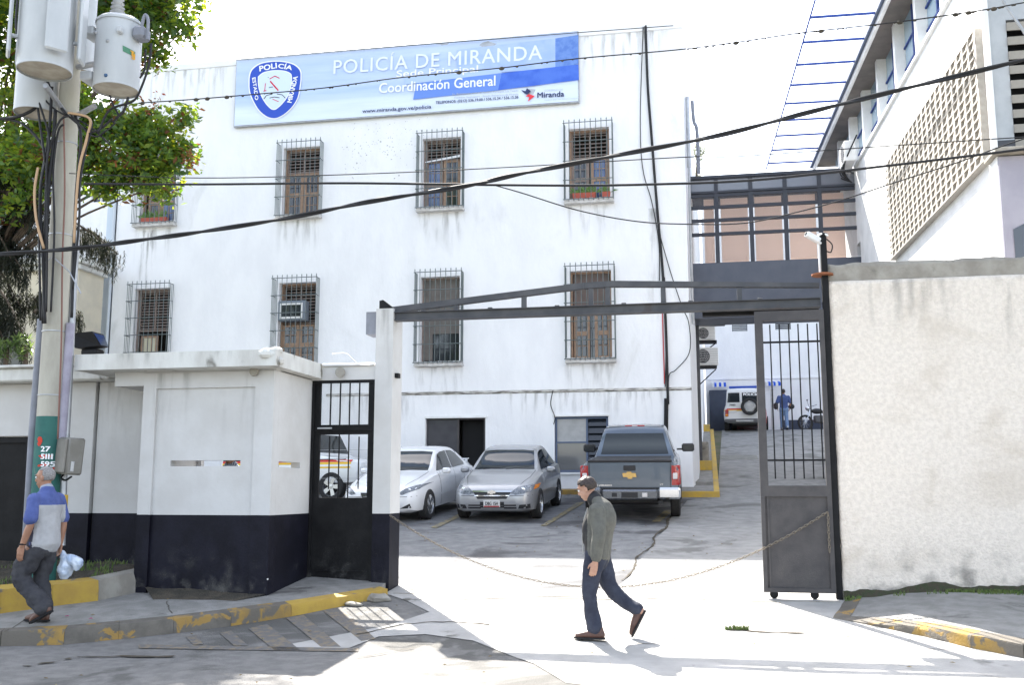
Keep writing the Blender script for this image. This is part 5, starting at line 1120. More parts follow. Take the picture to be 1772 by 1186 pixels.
# cables up the pole
random.seed(9)
for k, (pxs, r, m_) in enumerate([([(75, 560), (78, 450), (84, 330), (92, 250), (96, 190)], .022, M_CABLE), ([(78, 560), (74, 440), (70, 330), (84, 240), (90, 150)], .018, M_CABLE), ([(70, 555), (68, 380), (74, 300), (100, 215), (120, 200)], .014, M_CABLE), ([(76, 430), (63, 380), (60, 330), (66, 290)], .016, M_CABLET), ([(124, 550), (128, 430), (132, 330), (140, 240), (130, 200)], .018, M_CABLE), ([(126, 500), (137, 380), (138, 320), (148, 260), (158, 210), (120, 196)], .014, M_CABLE), ([(128, 420), (136, 300), (150, 240), (155, 205), (118, 195)], .016, M_CABLET), ([(110, 200), (112, 330), (108, 450), (106, 600), (100, 760)], .010, mat('thin_brown', (.2, .1, .08))), ([(0, 205), (40, 215), (78, 262), (80, 330), (77, 430)], .018, M_CABLE), ([(77, 20), (78, 60), (75, 110), (72, 150), (62, 185), (30, 202), (0, 205)], .020, M_CABLE), ([(80, 20), (82, 80), (80, 130), (95, 170), (115, 198)], .018, M_CABLE), ([(30, 0), (28, 50), (38, 110), (60, 160), (70, 220), (78, 280)], .014, M_CABLE), ([(38, 5), (34, 60), (45, 120), (90, 185), (150, 215), (190, 250)], .012, M_CABLE), ([(115, 198), (150, 225), (170, 225), (195, 205)], .014, M_CABLE), ([(120, 196), (160, 235), (185, 225), (200, 212)], .010, M_CABLE), ([(262, 75), (258, 110), (245, 150), (230, 175), (190, 190), (170, 230)], .014, M_CABLE), ([(252, 85), (250, 120), (242, 135)], .012, M_CABLE), ([(190, 165), (196, 182), (205, 200), (195, 212)], .012, M_CABLE), ([(222, 168), (214, 192), (200, 205)], .016, M_CABLE), ([(65, 170), (75, 200), (85, 240), (80, 300), (82, 400), (80, 540)], .013, M_CABLE), ([(88, 540), (94, 400), (92, 300), (100, 230), (110, 215)], .013, M_CABLE), ([(60, 0), (70, 20), (78, 25)], .02, M_CABLE), ([(100, 0), (92, 12), (84, 22)], .02, M_CABLE)]):
    dv = -.22-.02*(k % 4) if k not in (7,) else -.17
    P = smoothpts([onv(x, y, pv+dv) for x, y in pxs], 6); mb = MB(); mb.tube(P, r, 6); mb.build('pole_cable', m_, UP, 'all')
mb = MB(); c = onv(85, 24, pv-.25); mb.bbox(c.x-.07, c.x+.07, c.y-.05, c.y+.05, c.z-.045, c.z+.045, .015); mb.build('clamp', mat('brown_clamp', (.18, .11, .06)), UP)
mb = MB(); c = onv(78, 133, pv-.25); mb.bbox(c.x-.035, c.x+.035, c.y-.04, c.y+.04, c.z-.04, c.z+.04, .01); mb.build('clamp', M_METALW, UP)
mb = MB(); mb.tube([onv(92, 445, pv-.2), onv(120, 470, pv-.25), onv(140, 508, pv-.3)], .008, 5); mb.tube([onv(90, 445, pv-.2), onv(70, 462, pv-.25)], .006, 5); mb.build('tie_wire', M_METALW, UP)
# meter box
MX = thing('meter_box', 'grey brown steel meter box on the right side of the utility pole', 'meter box', onv(122, 790, pv))
a, b_ = onv(104, 822, pv), onv(143, 758, pv)
Mx = Matrix.Translation(((a.x+b_.x)/2, pv-.02, (a.z+b_.z)/2)) @ Matrix.Rotation(R(4), 4, 'Y') @ Matrix.Rotation(R(-32), 4, 'Z'); w2, h2 = .15, (b_.z-a.z)/2
mb = MB(); mb.bbox(-w2, w2, -.10, .10, -h2, h2, .02, Mx); mb.build('case', M_BOX, MX, True)
mb = MB(); mb.bbox(-w2+.015, w2-.015, -.125, -.101, -h2+.02, h2-.02, .01, Mx); mb.build('door', M_BOX, MX)
mb = MB(); mb.bbox(w2+.001, w2+.012, -.05, -.01, -h2+.04, -h2+.16, .003, Mx); mb.build('hinge_plate', M_METALW, MX)
mb = MB(); mb.tube(smoothpts([Mx @ Vector((-.12, 0, -h2)), Mx @ Vector((-.16, 0, -h2-.05)), Mx @ Vector((-.05, 0, -h2-.07)), Mx @ Vector((.1, 0, -h2-.02))]), .012, 6); mb.build('cord', M_CABLE, MX)

def bolt_(mb, c, r): mb.ball(c, r, 6, 4)
def can(name, lab, top, bot, rpx_m, v, bushing=True, fins=False, textband=None):
    """cylindrical pole transformer: top/bottom given as sight points of its axis"""
    A = onv(*top, v); B = onv(*bot, v); x = (A.x+B.x)/2; r = rpx_m; z0, z1 = B.z, A.z
    T = thing(name, lab, 'transformer', (x, v, z0), 0, 'pole transformers'); Mt = Matrix.Translation((x, v, 0))
    mb = MB(); mb.lathe([(r*.97, z0), (r, z0+.03), (r, z1-.04), (r*1.0, z1)], 32, Mt, False); mb.build('tank', M_TRANS, T, True)
    mb = MB(); mb.lathe([(.0, z0+.012), (r*.965, z0+.012)], 32, Mt, False); mb.build('tank_bottom', M_TRBOT, T)
    mb = MB(); mb.lathe([(r*.97, z0-.012), (r*1.01, z0-.01), (r*1.01, z0+.02), (r*.97, z0+.02)], 32, Mt, False); mb.lathe([(r*1.04, z1-.03), (r*1.045, z1), (r*.9, z1+.04), (r*.5, z1+.07), (0.001, z1+.08)], 32, Mt, False); mb.build('rim', M_TRANS, T, True)
    if bushing:
        mb = MB(); pr_ = [(.05, z1+.05)]
        for k in range(6): zz = z1+.08+k*.055; pr_ += [(.045, zz), (.10-.006*k, zz+.018), (.045, zz+.034)]
        pr_ += [(.02, z1+.45), (.02, z1+.5)]; mb.lathe(pr_, 16, Matrix.Translation((x-.03, v-.02, 0))); mb.build('bushing', mat('porcelain', (.42, .42, .43), rough=.2) if 'porcelain' not in MATS else MATS['porcelain'], T, 'all')
    if fins:
        for s in (-1, 1):
            for k in range(2):
                M2 = Mt @ Matrix.Rotation(R(-90+s*(52+k*58)), 4, 'Z'); m_ = MB(); m_.bbox(r+.02, r+.075+.0, -.09, .09, z0+.22, z1-.1, .03, M2) if False else (m_.bbox(r+.07, r+.115, -.13, .13, z0+.12, z1-.06, .02, M2), m_.bbox(r-.02, r+.07, -.02, .02, z0+.35, z0+.39, .005, M2), m_.bbox(r-.02, r+.07, -.02, .02, z1-.25, z1-.21, .005, M2)); m_.build('cooling_fin', M_TRANS, T)
    return T, x, r, z0, z1
v1 = pv-.12
T, x, r, z0, z1 = can('transformer', 'slender grey can transformer with a ribbed insulator, right of the pole', (203, 42), (205, 155), .275, v1)
for px, py in ((168, 63), (165, 140)):
    mb = MB(); p = onv(px, py, v1); mb.bbox(p.x-.09, p.x+.07, v1-.2, v1+.06, p.z-.06, p.z+.06, .015); mb.build('mount_bracket', M_TRANS, T)
for px, py in ((165, 56), (186, 70), (183, 130)): mb = MB(); p = onv(px, py, v1-r); bolt_(mb, p, .025); mb.build('bolt', M_METALW if py != 130 else mat('blue_bolt', (.06, .12, .22)) if 'blue_bolt' not in MATS else MATS['blue_bolt'], T)
mb = MB(); p = onv(207, 49, v1-r*.98); mb.bbox(p.x-.03, p.x+.03, p.y-.03, p.y+.05, p.z-.05, p.z+.03, .01); mb.build('lug', M_TRANS, T)
mb = MB(); p = onv(250, 62, v1); mb.bbox(p.x-.09, p.x+.07, v1-.15, v1+.05, p.z-.08, p.z+.08, .03); mb.tube(smoothpts([(p.x, v1-.1, p.z), (p.x+.05, v1-.1, p.z+.22), (p.x+.10, v1-.1, p.z+.15), (p.x+.1, v1-.1, p.z-.1)]), .02, 6); mb.build('terminal', M_CONDUIT, T)
# green/orange code plate painted on the can
def wrapcyl(cx_, cv_, r_, pxy, name, mt, par, ofs):
    mb = MB(); P = []
    a, b_, c_, d_ = pxy; n = 8
    for i in range(n+1):
        for (p, q) in ((a, b_), (d_, c_)):
            px, py = p[0]+(q[0]-p[0])*i/n, p[1]+(q[1]-p[1])*i/n; w0 = onv(px, py, cv_-r_*.8); dd = max(-.98, min(.98, (w0.x-cx_)/(r_+ofs))); P.append((cx_+dd*(r_+ofs), cv_-math.sqrt(1-dd*dd)*(r_+ofs), w0.z))
    mb.add(P, [(2*i, 2*i+2, 2*i+3, 2*i+1) for i in range(n)]); return mb.build(name, mt, par)
wrapcyl(x, v1, r, ((211, 77), (239, 85), (239, 94), (211, 87)), 'code_plate', mat('plate_green', (.08, .22, .14)), T, .004)
for i, ch in enumerate('T95'):
    px = 213+i*9; a = onv(px, 86+i*2, v1-r); o = text('code_letter', ch, mat('plate_orange', (.75, .38, .05)) if 'plate_orange' not in MATS else MATS['plate_orange'], T, frame((0, 0, 0), (1, 0, 0), (0, 0, 1)), .05, .055, bold=.05)
    dd = (a.x+.02-x)/(r+.012); ang = math.asin(max(-.95, min(.95, dd))); o.rotation_euler = (0, 0, ang); o.location = Vector((x+math.sin(ang-.08)*(r+.010), v1-math.cos(ang-.08)*(r+.010), a.z))
    for q in o.data.vertices: q.co += wloc(T)
    o.location = o.location-wloc(T)
v2 = pv-.75
T, x, r, z0, z1 = can('transformer', 'large finned transformer cut off by the top of the picture, in front of the pole', (86, -70), (82, 122), .31, v2, True, True)
v3 = pv-.15
T, x, r, z0, z1 = can('transformer', 'lowest grey can transformer behind the large finned one, left of the pole', (64, 60), (70, 195), .26, v3+.05)
v4 = pv+.35
T, x, r, z0, z1 = can('transformer', 'partly hidden transformer between the finned one and the slender can, beside the pole top', (140, -10), (146, 125), .16, v4, False)
for s in (-.35, .35):
    mb = MB(); mb.tube([(pxx(6.6), pv, 6.55+s), (onv(170, 100, v1).x, v1, 6.6+s*.8)], .035, 6); mb.build('mounting_arm', M_METALW, UP); mb = MB(); mb.tube([(pxx(6.6), pv, 6.6+s), (onv(82, 100, v2).x, v2, 6.7+s)], .035, 6); mb.build('mounting_arm', M_METALW, UP)

# ------------------------------------------------------------------ street cables
cv = 10.6
cable('street_cable', 'thickest twisted black cable sweeping diagonally across the whole picture', [(-500, 470), (-200, 452), (0, 440), (130, 430), (240, 416), (350, 401), (500, 377), (640, 349), (800, 323), (900, 301), (1060, 270), (1240, 235), (1400, 194), (1550, 157), (1772, 103), (2100, 20)], cv, .0165, twist=.012)
cable('street_cable', 'nearly level black cable crossing the middle of the windows', [(145, 318), (350, 319), (600, 317), (850, 320), (1000, 321), (1130, 319), (1300, 312), (1500, 291), (1772, 258), (2100, 215)], cv+.1, .014)
cable('street_cable', 'very thin cable just above the level one', [(120, 300), (345, 308), (600, 302), (850, 291), (1180, 272), (1270, 271), (1500, 255), (1772, 237), (2000, 222)], cv+.2, .006)
cable('street_cable', 'thin cable dipping from the middle crossing toward the bridge and up right', [(850, 319), (900, 333), (1000, 364), (1100, 383), (1190, 388), (1290, 386), (1380, 367), (1460, 345), (1560, 312), (1660, 280), (1772, 240), (2000, 170)], cv+.25, .007)
c5 = [(240, 178), (330, 172), (440, 163), (560, 152), (700, 133), (860, 118), (1000, 101), (1170, 86), (1280, 72), (1390, 56), (1550, 38), (1700, 17), (1772, 4), (2000, -35)]
cable('street_cable', 'topmost thin cable with small knots crossing the banner', c5, cv-.05, .007)
P = smoothpts([onv(*p, cv-.05) for p in c5], 6); mb = MB(); random.seed(12)
for i in range(90):
    j = random.randrange(len(P)-1); p = P[j].lerp(P[j+1], random.random()); mb.ball(p-Vector((0, 0, .008)), random.uniform(.006, .016) if i % 7 else .028, 6, 4, (1.2, .8, .8))
tag(mb.build('moss_tufts', M_DIRT), 'small dark tufts clinging to the topmost cable', 'tufts', kind='stuff')
cable('street_cable', 'thin dark cable running along the top edge of the banner', [(409, 103), (560, 90), (700, 79), (860, 67), (1001, 56), (1165, 44)], FV-.2, .012)
P = [onv(1735, 0, 15), onv(1772, 55, 15), onv(1800, 100, 15)]; mb = MB(); mb.tube(P, .02, 6); tag(mb.build('stay_rod', M_METALW), 'pale slanting stay rod across the louvres at the top right corner', 'rod')

# ------------------------------------------------------------------ trees
def leaf_cloud(name, clusters, n, size, mats, parent, seed, droop=0, aspect=.42, hollow=.55):
    """leaves around cluster centres: (centre, radii, weight); mats share by random"""
    rg = np.random.default_rng(seed); W = np.array([c[2] for c in clusters]); W = W/W.sum(); idx = rg.choice(len(clusters), n, p=W)
    C = np.array([tuple(c[0]) for c in clusters])[idx]; RR = np.array([c[1] for c in clusters])[idx]
    d = rg.normal(size=(n, 3)); d /= np.linalg.norm(d, axis=1)[:, None]; rad = (hollow+(1-hollow)*rg.random(n)**.7)
    P = C+d*RR*rad[:, None]
    # clump the leaves
    K = max(8, n//26); cl = P[rg.integers(0, n, K)]
    ax = rg.integers(0, K, n); P = np.where((rg.random(n) < .72)[:, None] & (np.linalg.norm(P-cl[ax], axis=1) < 1e9)[:, None], cl[ax]+np.clip(rg.normal(size=(n, 3)), -1.6, 1.6)*size*.95, P)
    t = rg.normal(size=(n, 3)); t[:, 2] = t[:, 2]*.5-.35-droop; t /= np.linalg.norm(t, axis=1)[:, None]
    nrm = rg.normal(size=(n, 3))+np.array([0, 0, 1.1]); s = np.cross(t, nrm); s /= np.linalg.norm(s, axis=1)[:, None]; up = np.cross(s, t)
    L = size*(.6+.8*rg.random(n))[:, None]; Wd = L*aspect
    V = np.empty((n, 5, 3)); V[:, 0] = P-t*L*.5; V[:, 1] = P+s*Wd*.5+up*L*.06; V[:, 2] = P+t*L*.5; V[:, 3] = P-s*Wd*.5+up*L*.06; V[:, 4] = P-up*L*.04
    me = bpy.data.meshes.new(name); off = np.array(tuple(wloc(parent))); me.vertices.add(n*5); me.vertices.foreach_set('co', (V-off).ravel())
    F = np.arange(n)[:, None]*5+np.array([[0, 1, 4, 1, 2, 4, 2, 3, 4, 3, 0, 4]]); me.loops.add(n*12); me.loops.foreach_set('vertex_index', F.ravel().astype(np.int32))
    me.polygons.add(n*4); me.polygons.foreach_set('loop_start', np.arange(0, n*12, 3, dtype=np.int32)); me.polygons.foreach_set('loop_total', np.full(n*4, 3, dtype=np.int32))
    mi = rg.choice(len(mats), K, p=None); mi = mi[ax]; mi = np.where(rg.random(n) < .3, rg.integers(0, len(mats), n), mi)
    me.polygons.foreach_set('material_index', np.repeat(mi, 4).astype(np.int32))
    for m in mats: me.materials.append(m)
    me.update(calc_edges=True); me.validate(); o = bpy.data.objects.new(name, me); COL.objects.link(o); o.parent = parent; return o
def leafmat(name, c, tr, rough=.45, f=.45):
    m = mat(name, c, tuple(x*.75 for x in c), 4, rough, spec=.5); n = m.node_tree.nodes; L = m.node_tree.links
    t = n.new('ShaderNodeBsdfTranslucent'); t.inputs[0].default_value = (*tr, 1); ms = n.new('ShaderNodeMixShader'); ms.inputs[0].default_value = f; L.new(n['Principled BSDF'].outputs[0], ms.inputs[1]); L.new(t.outputs[0], ms.inputs[2]); L.new(ms.outputs[0], n['Material Output'].inputs[0]); return m
LM = [leafmat('leaf_deep_green', (.035, .085, .03), (.14, .26, .02)), leafmat('leaf_mid_green', (.07, .15, .035), (.30, .42, .03)), leafmat('leaf_light_green', (.12, .20, .03), (.50, .55, .03)), leafmat('leaf_red_tip', (.14, .07, .035), (.40, .14, .04))]
def branch(mb, pts, r0, r1):
    P = smoothpts(pts, 5); n = len(P); mb.tube(P, [r0+(r1-r0)*i/(n-1) for i in range(n)], 7)
M_BARK = mat('bark', (.10, .075, .055), (.06, .045, .035), 12, .95, .7, 30, stretch=(1, 1, .3))
tv = 14.4
TR1 = thing('broadleaf_tree', 'leafy green tree with reddish tips reaching over the roof from the left', 'tree', (-12.6, tv, .5))
base = Vector((-12.6, tv+.6, .4))
mb = MB(); fork = Vector((-12.0, tv+.4, 5.0)); branch(mb, [base, base+Vector((.1, 0, 2.4)), fork], .26, .17)
def C(px, py, rx, rz_, wgt, dv=0, rv_=None): return (onv(px-(14 if py > 180 else 0), py-(14 if py > 280 else 0), tv+dv), (rx, rv_ or rx*.9, rz_), wgt)
cl = [C(215, 250, .62, .55, 9), C(290, 255, .50, .42, 7), C(170, 300, .42, .35, 5), C(250, 310, .55, .22, 6), C(320, 290, .3, .28, 3), C(200, 340, .22, .12, 1.5), C(285, 340, .35, .13, 2), C(175, 215, .45, .3, 5), C(270, 205, .25, .2, 1.5),
      C(180, 20, .9, .5, 8, .6), C(250, 30, .6, .4, 6, .6), C(310, 48, .3, .12, 1.6, .6), C(265, 90, .22, .25, 2, .4), C(150, 80, .6, .5, 4, 1), C(230, -40, .8, .6, 6, .8), C(275, 5, .5, .3, 3, .6),
      C(30, 120, .8, 1.0, 9, 1), C(20, 20, .9, .9, 7, 1), C(30, 200, .7, .5, 7, .4), C(10, 270, .7, .4, 5, .3), C(120, 190, .5, .4, 4, .5), C(100, 290, .5, .3, 3, .7), C(140, 130, .5, .4, 3, 1.2), C(20, 340, .7, .5, 7, -.1), C(60, 290, .6, .4, 5, -.2)]
for i_ in range(len(cl)*2):
    c_ = cl[i_ % (len(cl) if i_ < 23 else 23)]; a_ = random.uniform(0, 6.28); e_ = random.uniform(-.6, .9); r_ = c_[1]; cl.append((c_[0]+Vector((math.cos(a_)*r_[0]*.95, math.sin(a_)*r_[1]*.9, e_*r_[2]*1.1)), (r_[0]*.33, r_[1]*.33, r_[2]*.38), c_[2]*.13))
for c_ in cl[:26]:
    p = c_[0]; mid = fork.lerp(p, .5)+Vector((0, 0, .25)); branch(mb, [fork, mid, p+Vector((.2, 0, .1))], .034, .008)
mb.build('trunk', M_BARK, TR1, True)
leaf_cloud('crown', cl, 19000, .125, [LM[0], LM[1], LM[1], LM[2], LM[0], LM[1], LM[2], LM[2], LM[1], LM[0], LM[1], LM[3]], TR1, 5, aspect=.5)
rt = [(onv(px-26, py-12, tv-.2), (.14, .14, .12), 1) for px, py in ((335, 235), (345, 265), (350, 285), (300, 195), (310, 240), (240, 240), (270, 285), (205, 210), (340, 300), (225, 275))]
tag(leaf_cloud('red_tips', rt, 140, .07, [LM[3], leafmat('leaf_pink_tip', (.32, .08, .05), (.5, .12, .06))], TR1, 8), kind='stuff')
# high canopy, mostly above the picture, that shades the road on the left
TR2 = thing('shade_tree', 'tall dense tree behind the left wall whose crown fills the top left corner', 'tree', (-14.5, 16.6, .5))
mb = MB(); f2 = Vector((-13.2, 16.6, 7.5)); branch(mb, [(-14.5, 16.6, .4), (-14.2, 16.6, 4), f2], .34, .2)
cl2 = []
random.seed(21)
for (x, y, z, r) in ((-9.8, 15.0, 9.7, 1.1), (-11.5, 15.5, 10.4, 1.6), (-8.0, 14.0, 10.8, 1.2), (-13.0, 14.5, 9.2, 1.5), (-10.5, 16.5, 11.5, 1.6), (-12.8, 16.5, 11.8, 1.6), (-14.6, 15.5, 10.6, 1.6), (-8.9, 16.6, 12.6, 1.3), (-15.6, 17.5, 9.0, 1.6), (-14.2, 13.6, 11, 1.4), (-11.6, 13.2, 10.8, 1.2), (-9.4, 12.8, 11.2, 1.0), (-7.2, 15.2, 11.6, 1.0)):
    cl2.append((Vector((x, y, z)), (r, r, r*.7), r*r)); branch(mb, [f2, f2.lerp(Vector((x, y, z)), .5)+Vector((0, 0, .3)), (x, y, z)], .09, .02)
mb.build('trunk', M_BARK, TR2, True)
leaf_cloud('crown', cl2, 26000, .17, [LM[0], LM[0], LM[1], LM[2]], TR2, 15, aspect=.5, hollow=.2)
# drooping conifer behind the pole
TR3 = thing('conifer_tree', 'dark drooping conifer with hanging sprays behind the utility pole', 'tree', (-12.4, 15.2, .5))
cvv = 14.6; mb = MB(); tb = onv(-30, 640, cvv); tt = onv(-20, 250, cvv); branch(mb, [(tb.x, cvv, .4), tb, (tt+tb)/2, tt], .16, .06)
rg = np.random.default_rng(33); vs = []; fs = []
tips = [((-20, 300), (60, 330)), ((-20, 330), (80, 370)), ((-20, 360), (60, 400)), ((-30, 400), (48, 480)), ((-30, 300), (40, 300)), ((60, 360), (205, 440)), ((120, 400), (190, 425)), ((-30, 440), (40, 540)), ((-20, 480), (45, 590)), ((-30, 380), (20, 450)), ((-20, 420), (60, 440)), ((-10, 530), (70, 520)), ((-30, 560), (30, 560)), ((60, 520), (100, 515)), ((-20, 280), (90, 290)), ((60, 540), (140, 548)), ((-40, 320), (0, 400)), ((-40, 500), (10, 600))]
for (a, b_) in tips:
    dv = rg.uniform(-.4, .5); A = onv(a[0], a[1], cvv+dv*.3); B = onv(b_[0], b_[1], cvv+dv); mid = A.lerp(B, .5)+Vector((0, 0, .12)); P = smoothpts([A, mid, B], 10); mb.tube(P, [.03-.022*i/(len(P)-1) for i in range(len(P))], 5)
    for i, p in enumerate(P[4:]):
        for k in range(7):
            L_ = rg.uniform(.15, .5); q = Vector(p)+Vector(rg.uniform(-.08, .08, 3)); dr_ = Vector((rg.uniform(-.25, .25), rg.uniform(-.25, .25), -1))
            for j in range(int(L_/.016)):
                c_ = q+dr_*(j*.016); a_ = rg.uniform(0, 6.28); l2 = .075*rg.uniform(.6, 1.3); e_ = Vector((math.cos(a_)*l2*.7, math.sin(a_)*l2*.7, -l2*.7)); s_ = Vector((-math.sin(a_), math.cos(a_), 0))*.008
                n0 = len(vs); vs += [c_-s_, c_+s_, c_+e_]; fs.append((n0, n0+1, n0+2))
mb.build('trunk', M_BARK, TR3, True)
mb = MB(); mb.add(vs, fs); me_o = mb.build('sprays', leafmat('conifer_needles', (.016, .022, .013), (.035, .04, .015), .6, .2), TR3)
# spiky garden plants on top of / behind the boundary wall
def spiky(lab, px, py, v, r, n, seed):
    rg = random.Random(seed); p = onv(px, py, v); t = thing('garden_plant', lab, 'plant', (p.x, v, 1.5), 0, 'plants behind the boundary wall'); mb = MB(); mb.tube([(p.x, v, .6), p], .035, 6); mb.build('stem', M_BARK, t)
    mb = MB()
    for c_ in range(7):
        cc = p+Vector((rg.uniform(-r, r), rg.uniform(-r, r)*.5, rg.uniform(-r, r)*.6))
        for i in range(n):
            a = rg.uniform(0, 6.28); e = rg.uniform(-.5, 1.3); d = Vector((math.cos(a)*math.cos(e), math.sin(a)*math.cos(e), math.sin(e))); L_ = rg.uniform(.10, .20); s = d.cross(Vector((0, 0, 1))).normalized()*.012
            mb.add([cc, cc+d*L_*.5+s, cc+d*L_+Vector((0, 0, -.03)), cc+d*L_*.5-s], [(0, 1, 2, 3)])
    mb.build('foliage', leafmat('spiky_leaf', (.07, .12, .04), (.2, .28, .08), .35) if 'spiky_leaf' not in MATS else MATS['spiky_leaf'], t)
spiky('spiky leaved plant above the wall at the left picture edge', 12, 605, 13.2, .26, 34, 1); spiky('spiky leaved plant above the wall just left of the pole', 46, 597, 13.3, .26, 38, 2)
# wispy far tree between the buildings
TR4 = thing('distant_tree', 'faint distant tree top above the bridge at the corner of the white building', 'tree', (1.2, 66, 4))
mb = MB(); a, b_ = onv(1200, 520, 62), onv(1207, 250, 62); branch(mb, [(a.x, 62, 4), a, b_], .2, .05); mb.build('trunk', M_BARK, TR4)
leaf_cloud('crown', [(onv(1207, 265, 62), (.35, .35, .9), 2), (onv(1203, 300, 62), (.5, .4, .6), 1)], 320, .26, [leafmat('pale_leaf', (.2, .22, .18), (.3, .32, .25))], TR4, 3)
# ------------------------------------------------------------------ vehicles
M_TYRE = mat('tyre_rubber', (.02, .02, .022), (.03, .03, .03), 20, .85); M_RIM = mat('alloy', (.45, .46, .48), rough=.25, metal=.8); M_WELL = mat('wheel_well', (.012, .012, .013))
M_CHROME = mat('chrome', (.65, .66, .68), rough=.12, metal=1); M_LAMP = mat('headlamp_glass', (.20, .22, .25), (.09, .10, .12), 30, .08, spec=.9); M_RED = mat('tail_red', (.30, .008, .012), rough=.12, spec=.8); M_AMB = mat('amber', (.7, .22, .02), rough=.2); M_CLEARL = mat('clear_lamp', (.6, .58, .58), rough=.15)
M_CGLASS = glassy('car_glass', (.02, .026, .03), .04, 1, .55); M_BLKPL = mat('black_plastic', (.022, .022, .025), rough=.5); M_GREYPL = mat('grey_plastic', (.09, .09, .095), rough=.6)
def catmull(st, n):
    out = []
    for i in range(len(st)-1):
        a, b, c, d = [np.array(st[k], float) for k in (max(i-1, 0), i, i+1, min(i+2, len(st)-1))]
        for k in range(n):
            t = k/n; q = .5*((2*b)+(c-a)*t+(2*a-5*b+4*c-d)*t*t+(3*b-a-3*c+d)*t*t*t); lin = b+(c-b)*t; out.append(q*.6+lin*.4)
    out.append(np.array(st[-1], float)); return out
class Car:
    def __init__(s, name, label, cat, loc, heading, paint, st, wheels, group=None, pitch=0, wr=.32, crown=.02, tumble=.06):
        """stations: x, half width, z bottom, z shoulder, half width at top edge, z top edge, z centre"""
        s.T = thing(name, label, cat, loc, heading, group); s.T.rotation_euler = (0, -pitch, heading); s.paint = paint
        rows = []
        for (x, w_, zb, zs, wt, ze, zc) in catmull(st, 4):
            P = [(0, zb), (w_*.8, zb), (w_*.955, zb+.05), (w_*.99, zb+(zs-zb)*.28), (w_, zb+(zs-zb)*.55), (w_*.985, zb+(zs-zb)*.82), (w_*.94, zs)]
            wb = w_*.90
            for k, t in enumerate((.12, .4, .7, .93)): P.append((wb+(wt-wb)*t, zs+.012+(ze-.0-zs)*t*(1 if ze-zs > .2 else 1)))
            P += [(wt*.96, ze+.6*(zc-ze)*.5), (wt*.80, ze+(zc-ze)*.72), (wt*.45, ze+(zc-ze)*.93), (0, zc)]
            rows.append([(x, y, z) for y, z in P]+[(x, -y, z) for y, z in P[-2:0:-1]])
        n = len(rows[0]); mb = MB(); mb.add([p for r_ in rows for p in r_], [(i*n+k, (i+1)*n+k, (i+1)*n+(k+1) % n, i*n+(k+1) % n) for i in range(len(rows)-1) for k in range(n)]+[tuple(range(n)), tuple((len(rows)-1)*n+k for k in range(n))[::-1]])
        o = mb.build('body', paint, s.T, local=True)
        cut = MB()
        for (x, y, r_) in wheels: 
            sg = 1 if y > 0 else -1; cut.lathe([(r_*1.17, -.17), (r_*1.17, .4)], 28, Matrix.Translation((x, y-sg*.02, r_)) @ Matrix.Rotation(R(-90)*sg, 4, 'X'))
        co = cut.build('cutter', M_WELL, None, local=True)
        o.data.materials.append(M_WELL)
        me = evalmesh(o, []) ; 
        m = o.modifiers.new('b', 'BOOLEAN'); m.operation = 'DIFFERENCE'; m.object = co; m.solver = 'EXACT'; m.material_mode = 'TRANSFER' if hasattr(m, 'material_mode') else m.material_mode
        dg = bpy.context.evaluated_depsgraph_get(); dg.update(); me = bpy.data.meshes.new_from_object(o.evaluated_get(dg)); o.modifiers.clear(); o.data = me; bpy.data.objects.remove(co)
        me.polygons.foreach_set('use_smooth', [True]*len(me.polygons)); me.set_sharp_from_angle(angle=R(30)); s.body = o
        bm = bmesh.new(); bm.from_mesh(me); s.bvh = BVHTree.FromBMesh(bm); bm.free()
        s.wheel_me = None
        for (x, y, r_) in wheels: s.wheel(x, y, r_)
    def wheel(s, x, y, r_, spokes=5, w_=.10):
        sg = 1 if y > 0 else -1
        W = bpy.data.objects.new('wheel', None); COL.objects.link(W); W.parent = s.T; W.location = (x, y-sg*.02, r_); M = Matrix.Rotation(R(-90)*sg, 4, 'X')
        if s.wheel_me is None:
            mb = MB(); mb.lathe([(r_*.62, -w_), (r_*.93, -w_), (r_, -w_*.8), (r_, w_*.8), (r_*.93, w_), (r_*.68, w_), (r_*.66, w_*.6)], 32, None, False); a = mb.build('tyre', M_TYRE, W, True, local=True)
            mb = MB(); mb.lathe([(r_*.67, w_*.9), (r_*.64, w_*.95), (r_*.60, w_*.3), (r_*.60, -w_*.6)], 32, None, False)
            for k in range(spokes):
                Mk = Matrix.Rotation(2*math.pi*k/spokes, 4, 'Z'); mb.add([Mk @ Vector(p) for p in ((r_*.10, -r_*.11, w_*.75), (r_*.62, -r_*.16, w_*.8), (r_*.62, r_*.16, w_*.8), (r_*.10, r_*.11, w_*.75), (r_*.10, -r_*.11, w_*.4), (r_*.62, -r_*.16, w_*.5), (r_*.62, r_*.16, w_*.5), (r_*.10, r_*.11, w_*.4))], [(0, 1, 2, 3), (0, 4, 5, 1), (1, 5, 6, 2), (2, 6, 7, 3)])
            mb.lathe([(.001, w_*.85), (r_*.16, w_*.82), (r_*.2, w_*.5)], 14, None, False)
            b = mb.build('rim', M_RIM, W, local=True); mb = MB(); mb.lathe([(.001, -.02), (r_*.6, -.02)], 20, None, False); c = mb.build('brake_disc', M_BLKPL, W, local=True); s.wheel_me = (a.data, b.data, c.data); objs = (a, b, c)
        else:
            objs = []
            for n_, me in zip(('tyre', 'rim', 'brake_disc'), s.wheel_me): objs.append(inst(me, n_, W))
        for o in objs: o.rotation_euler = M.to_euler()
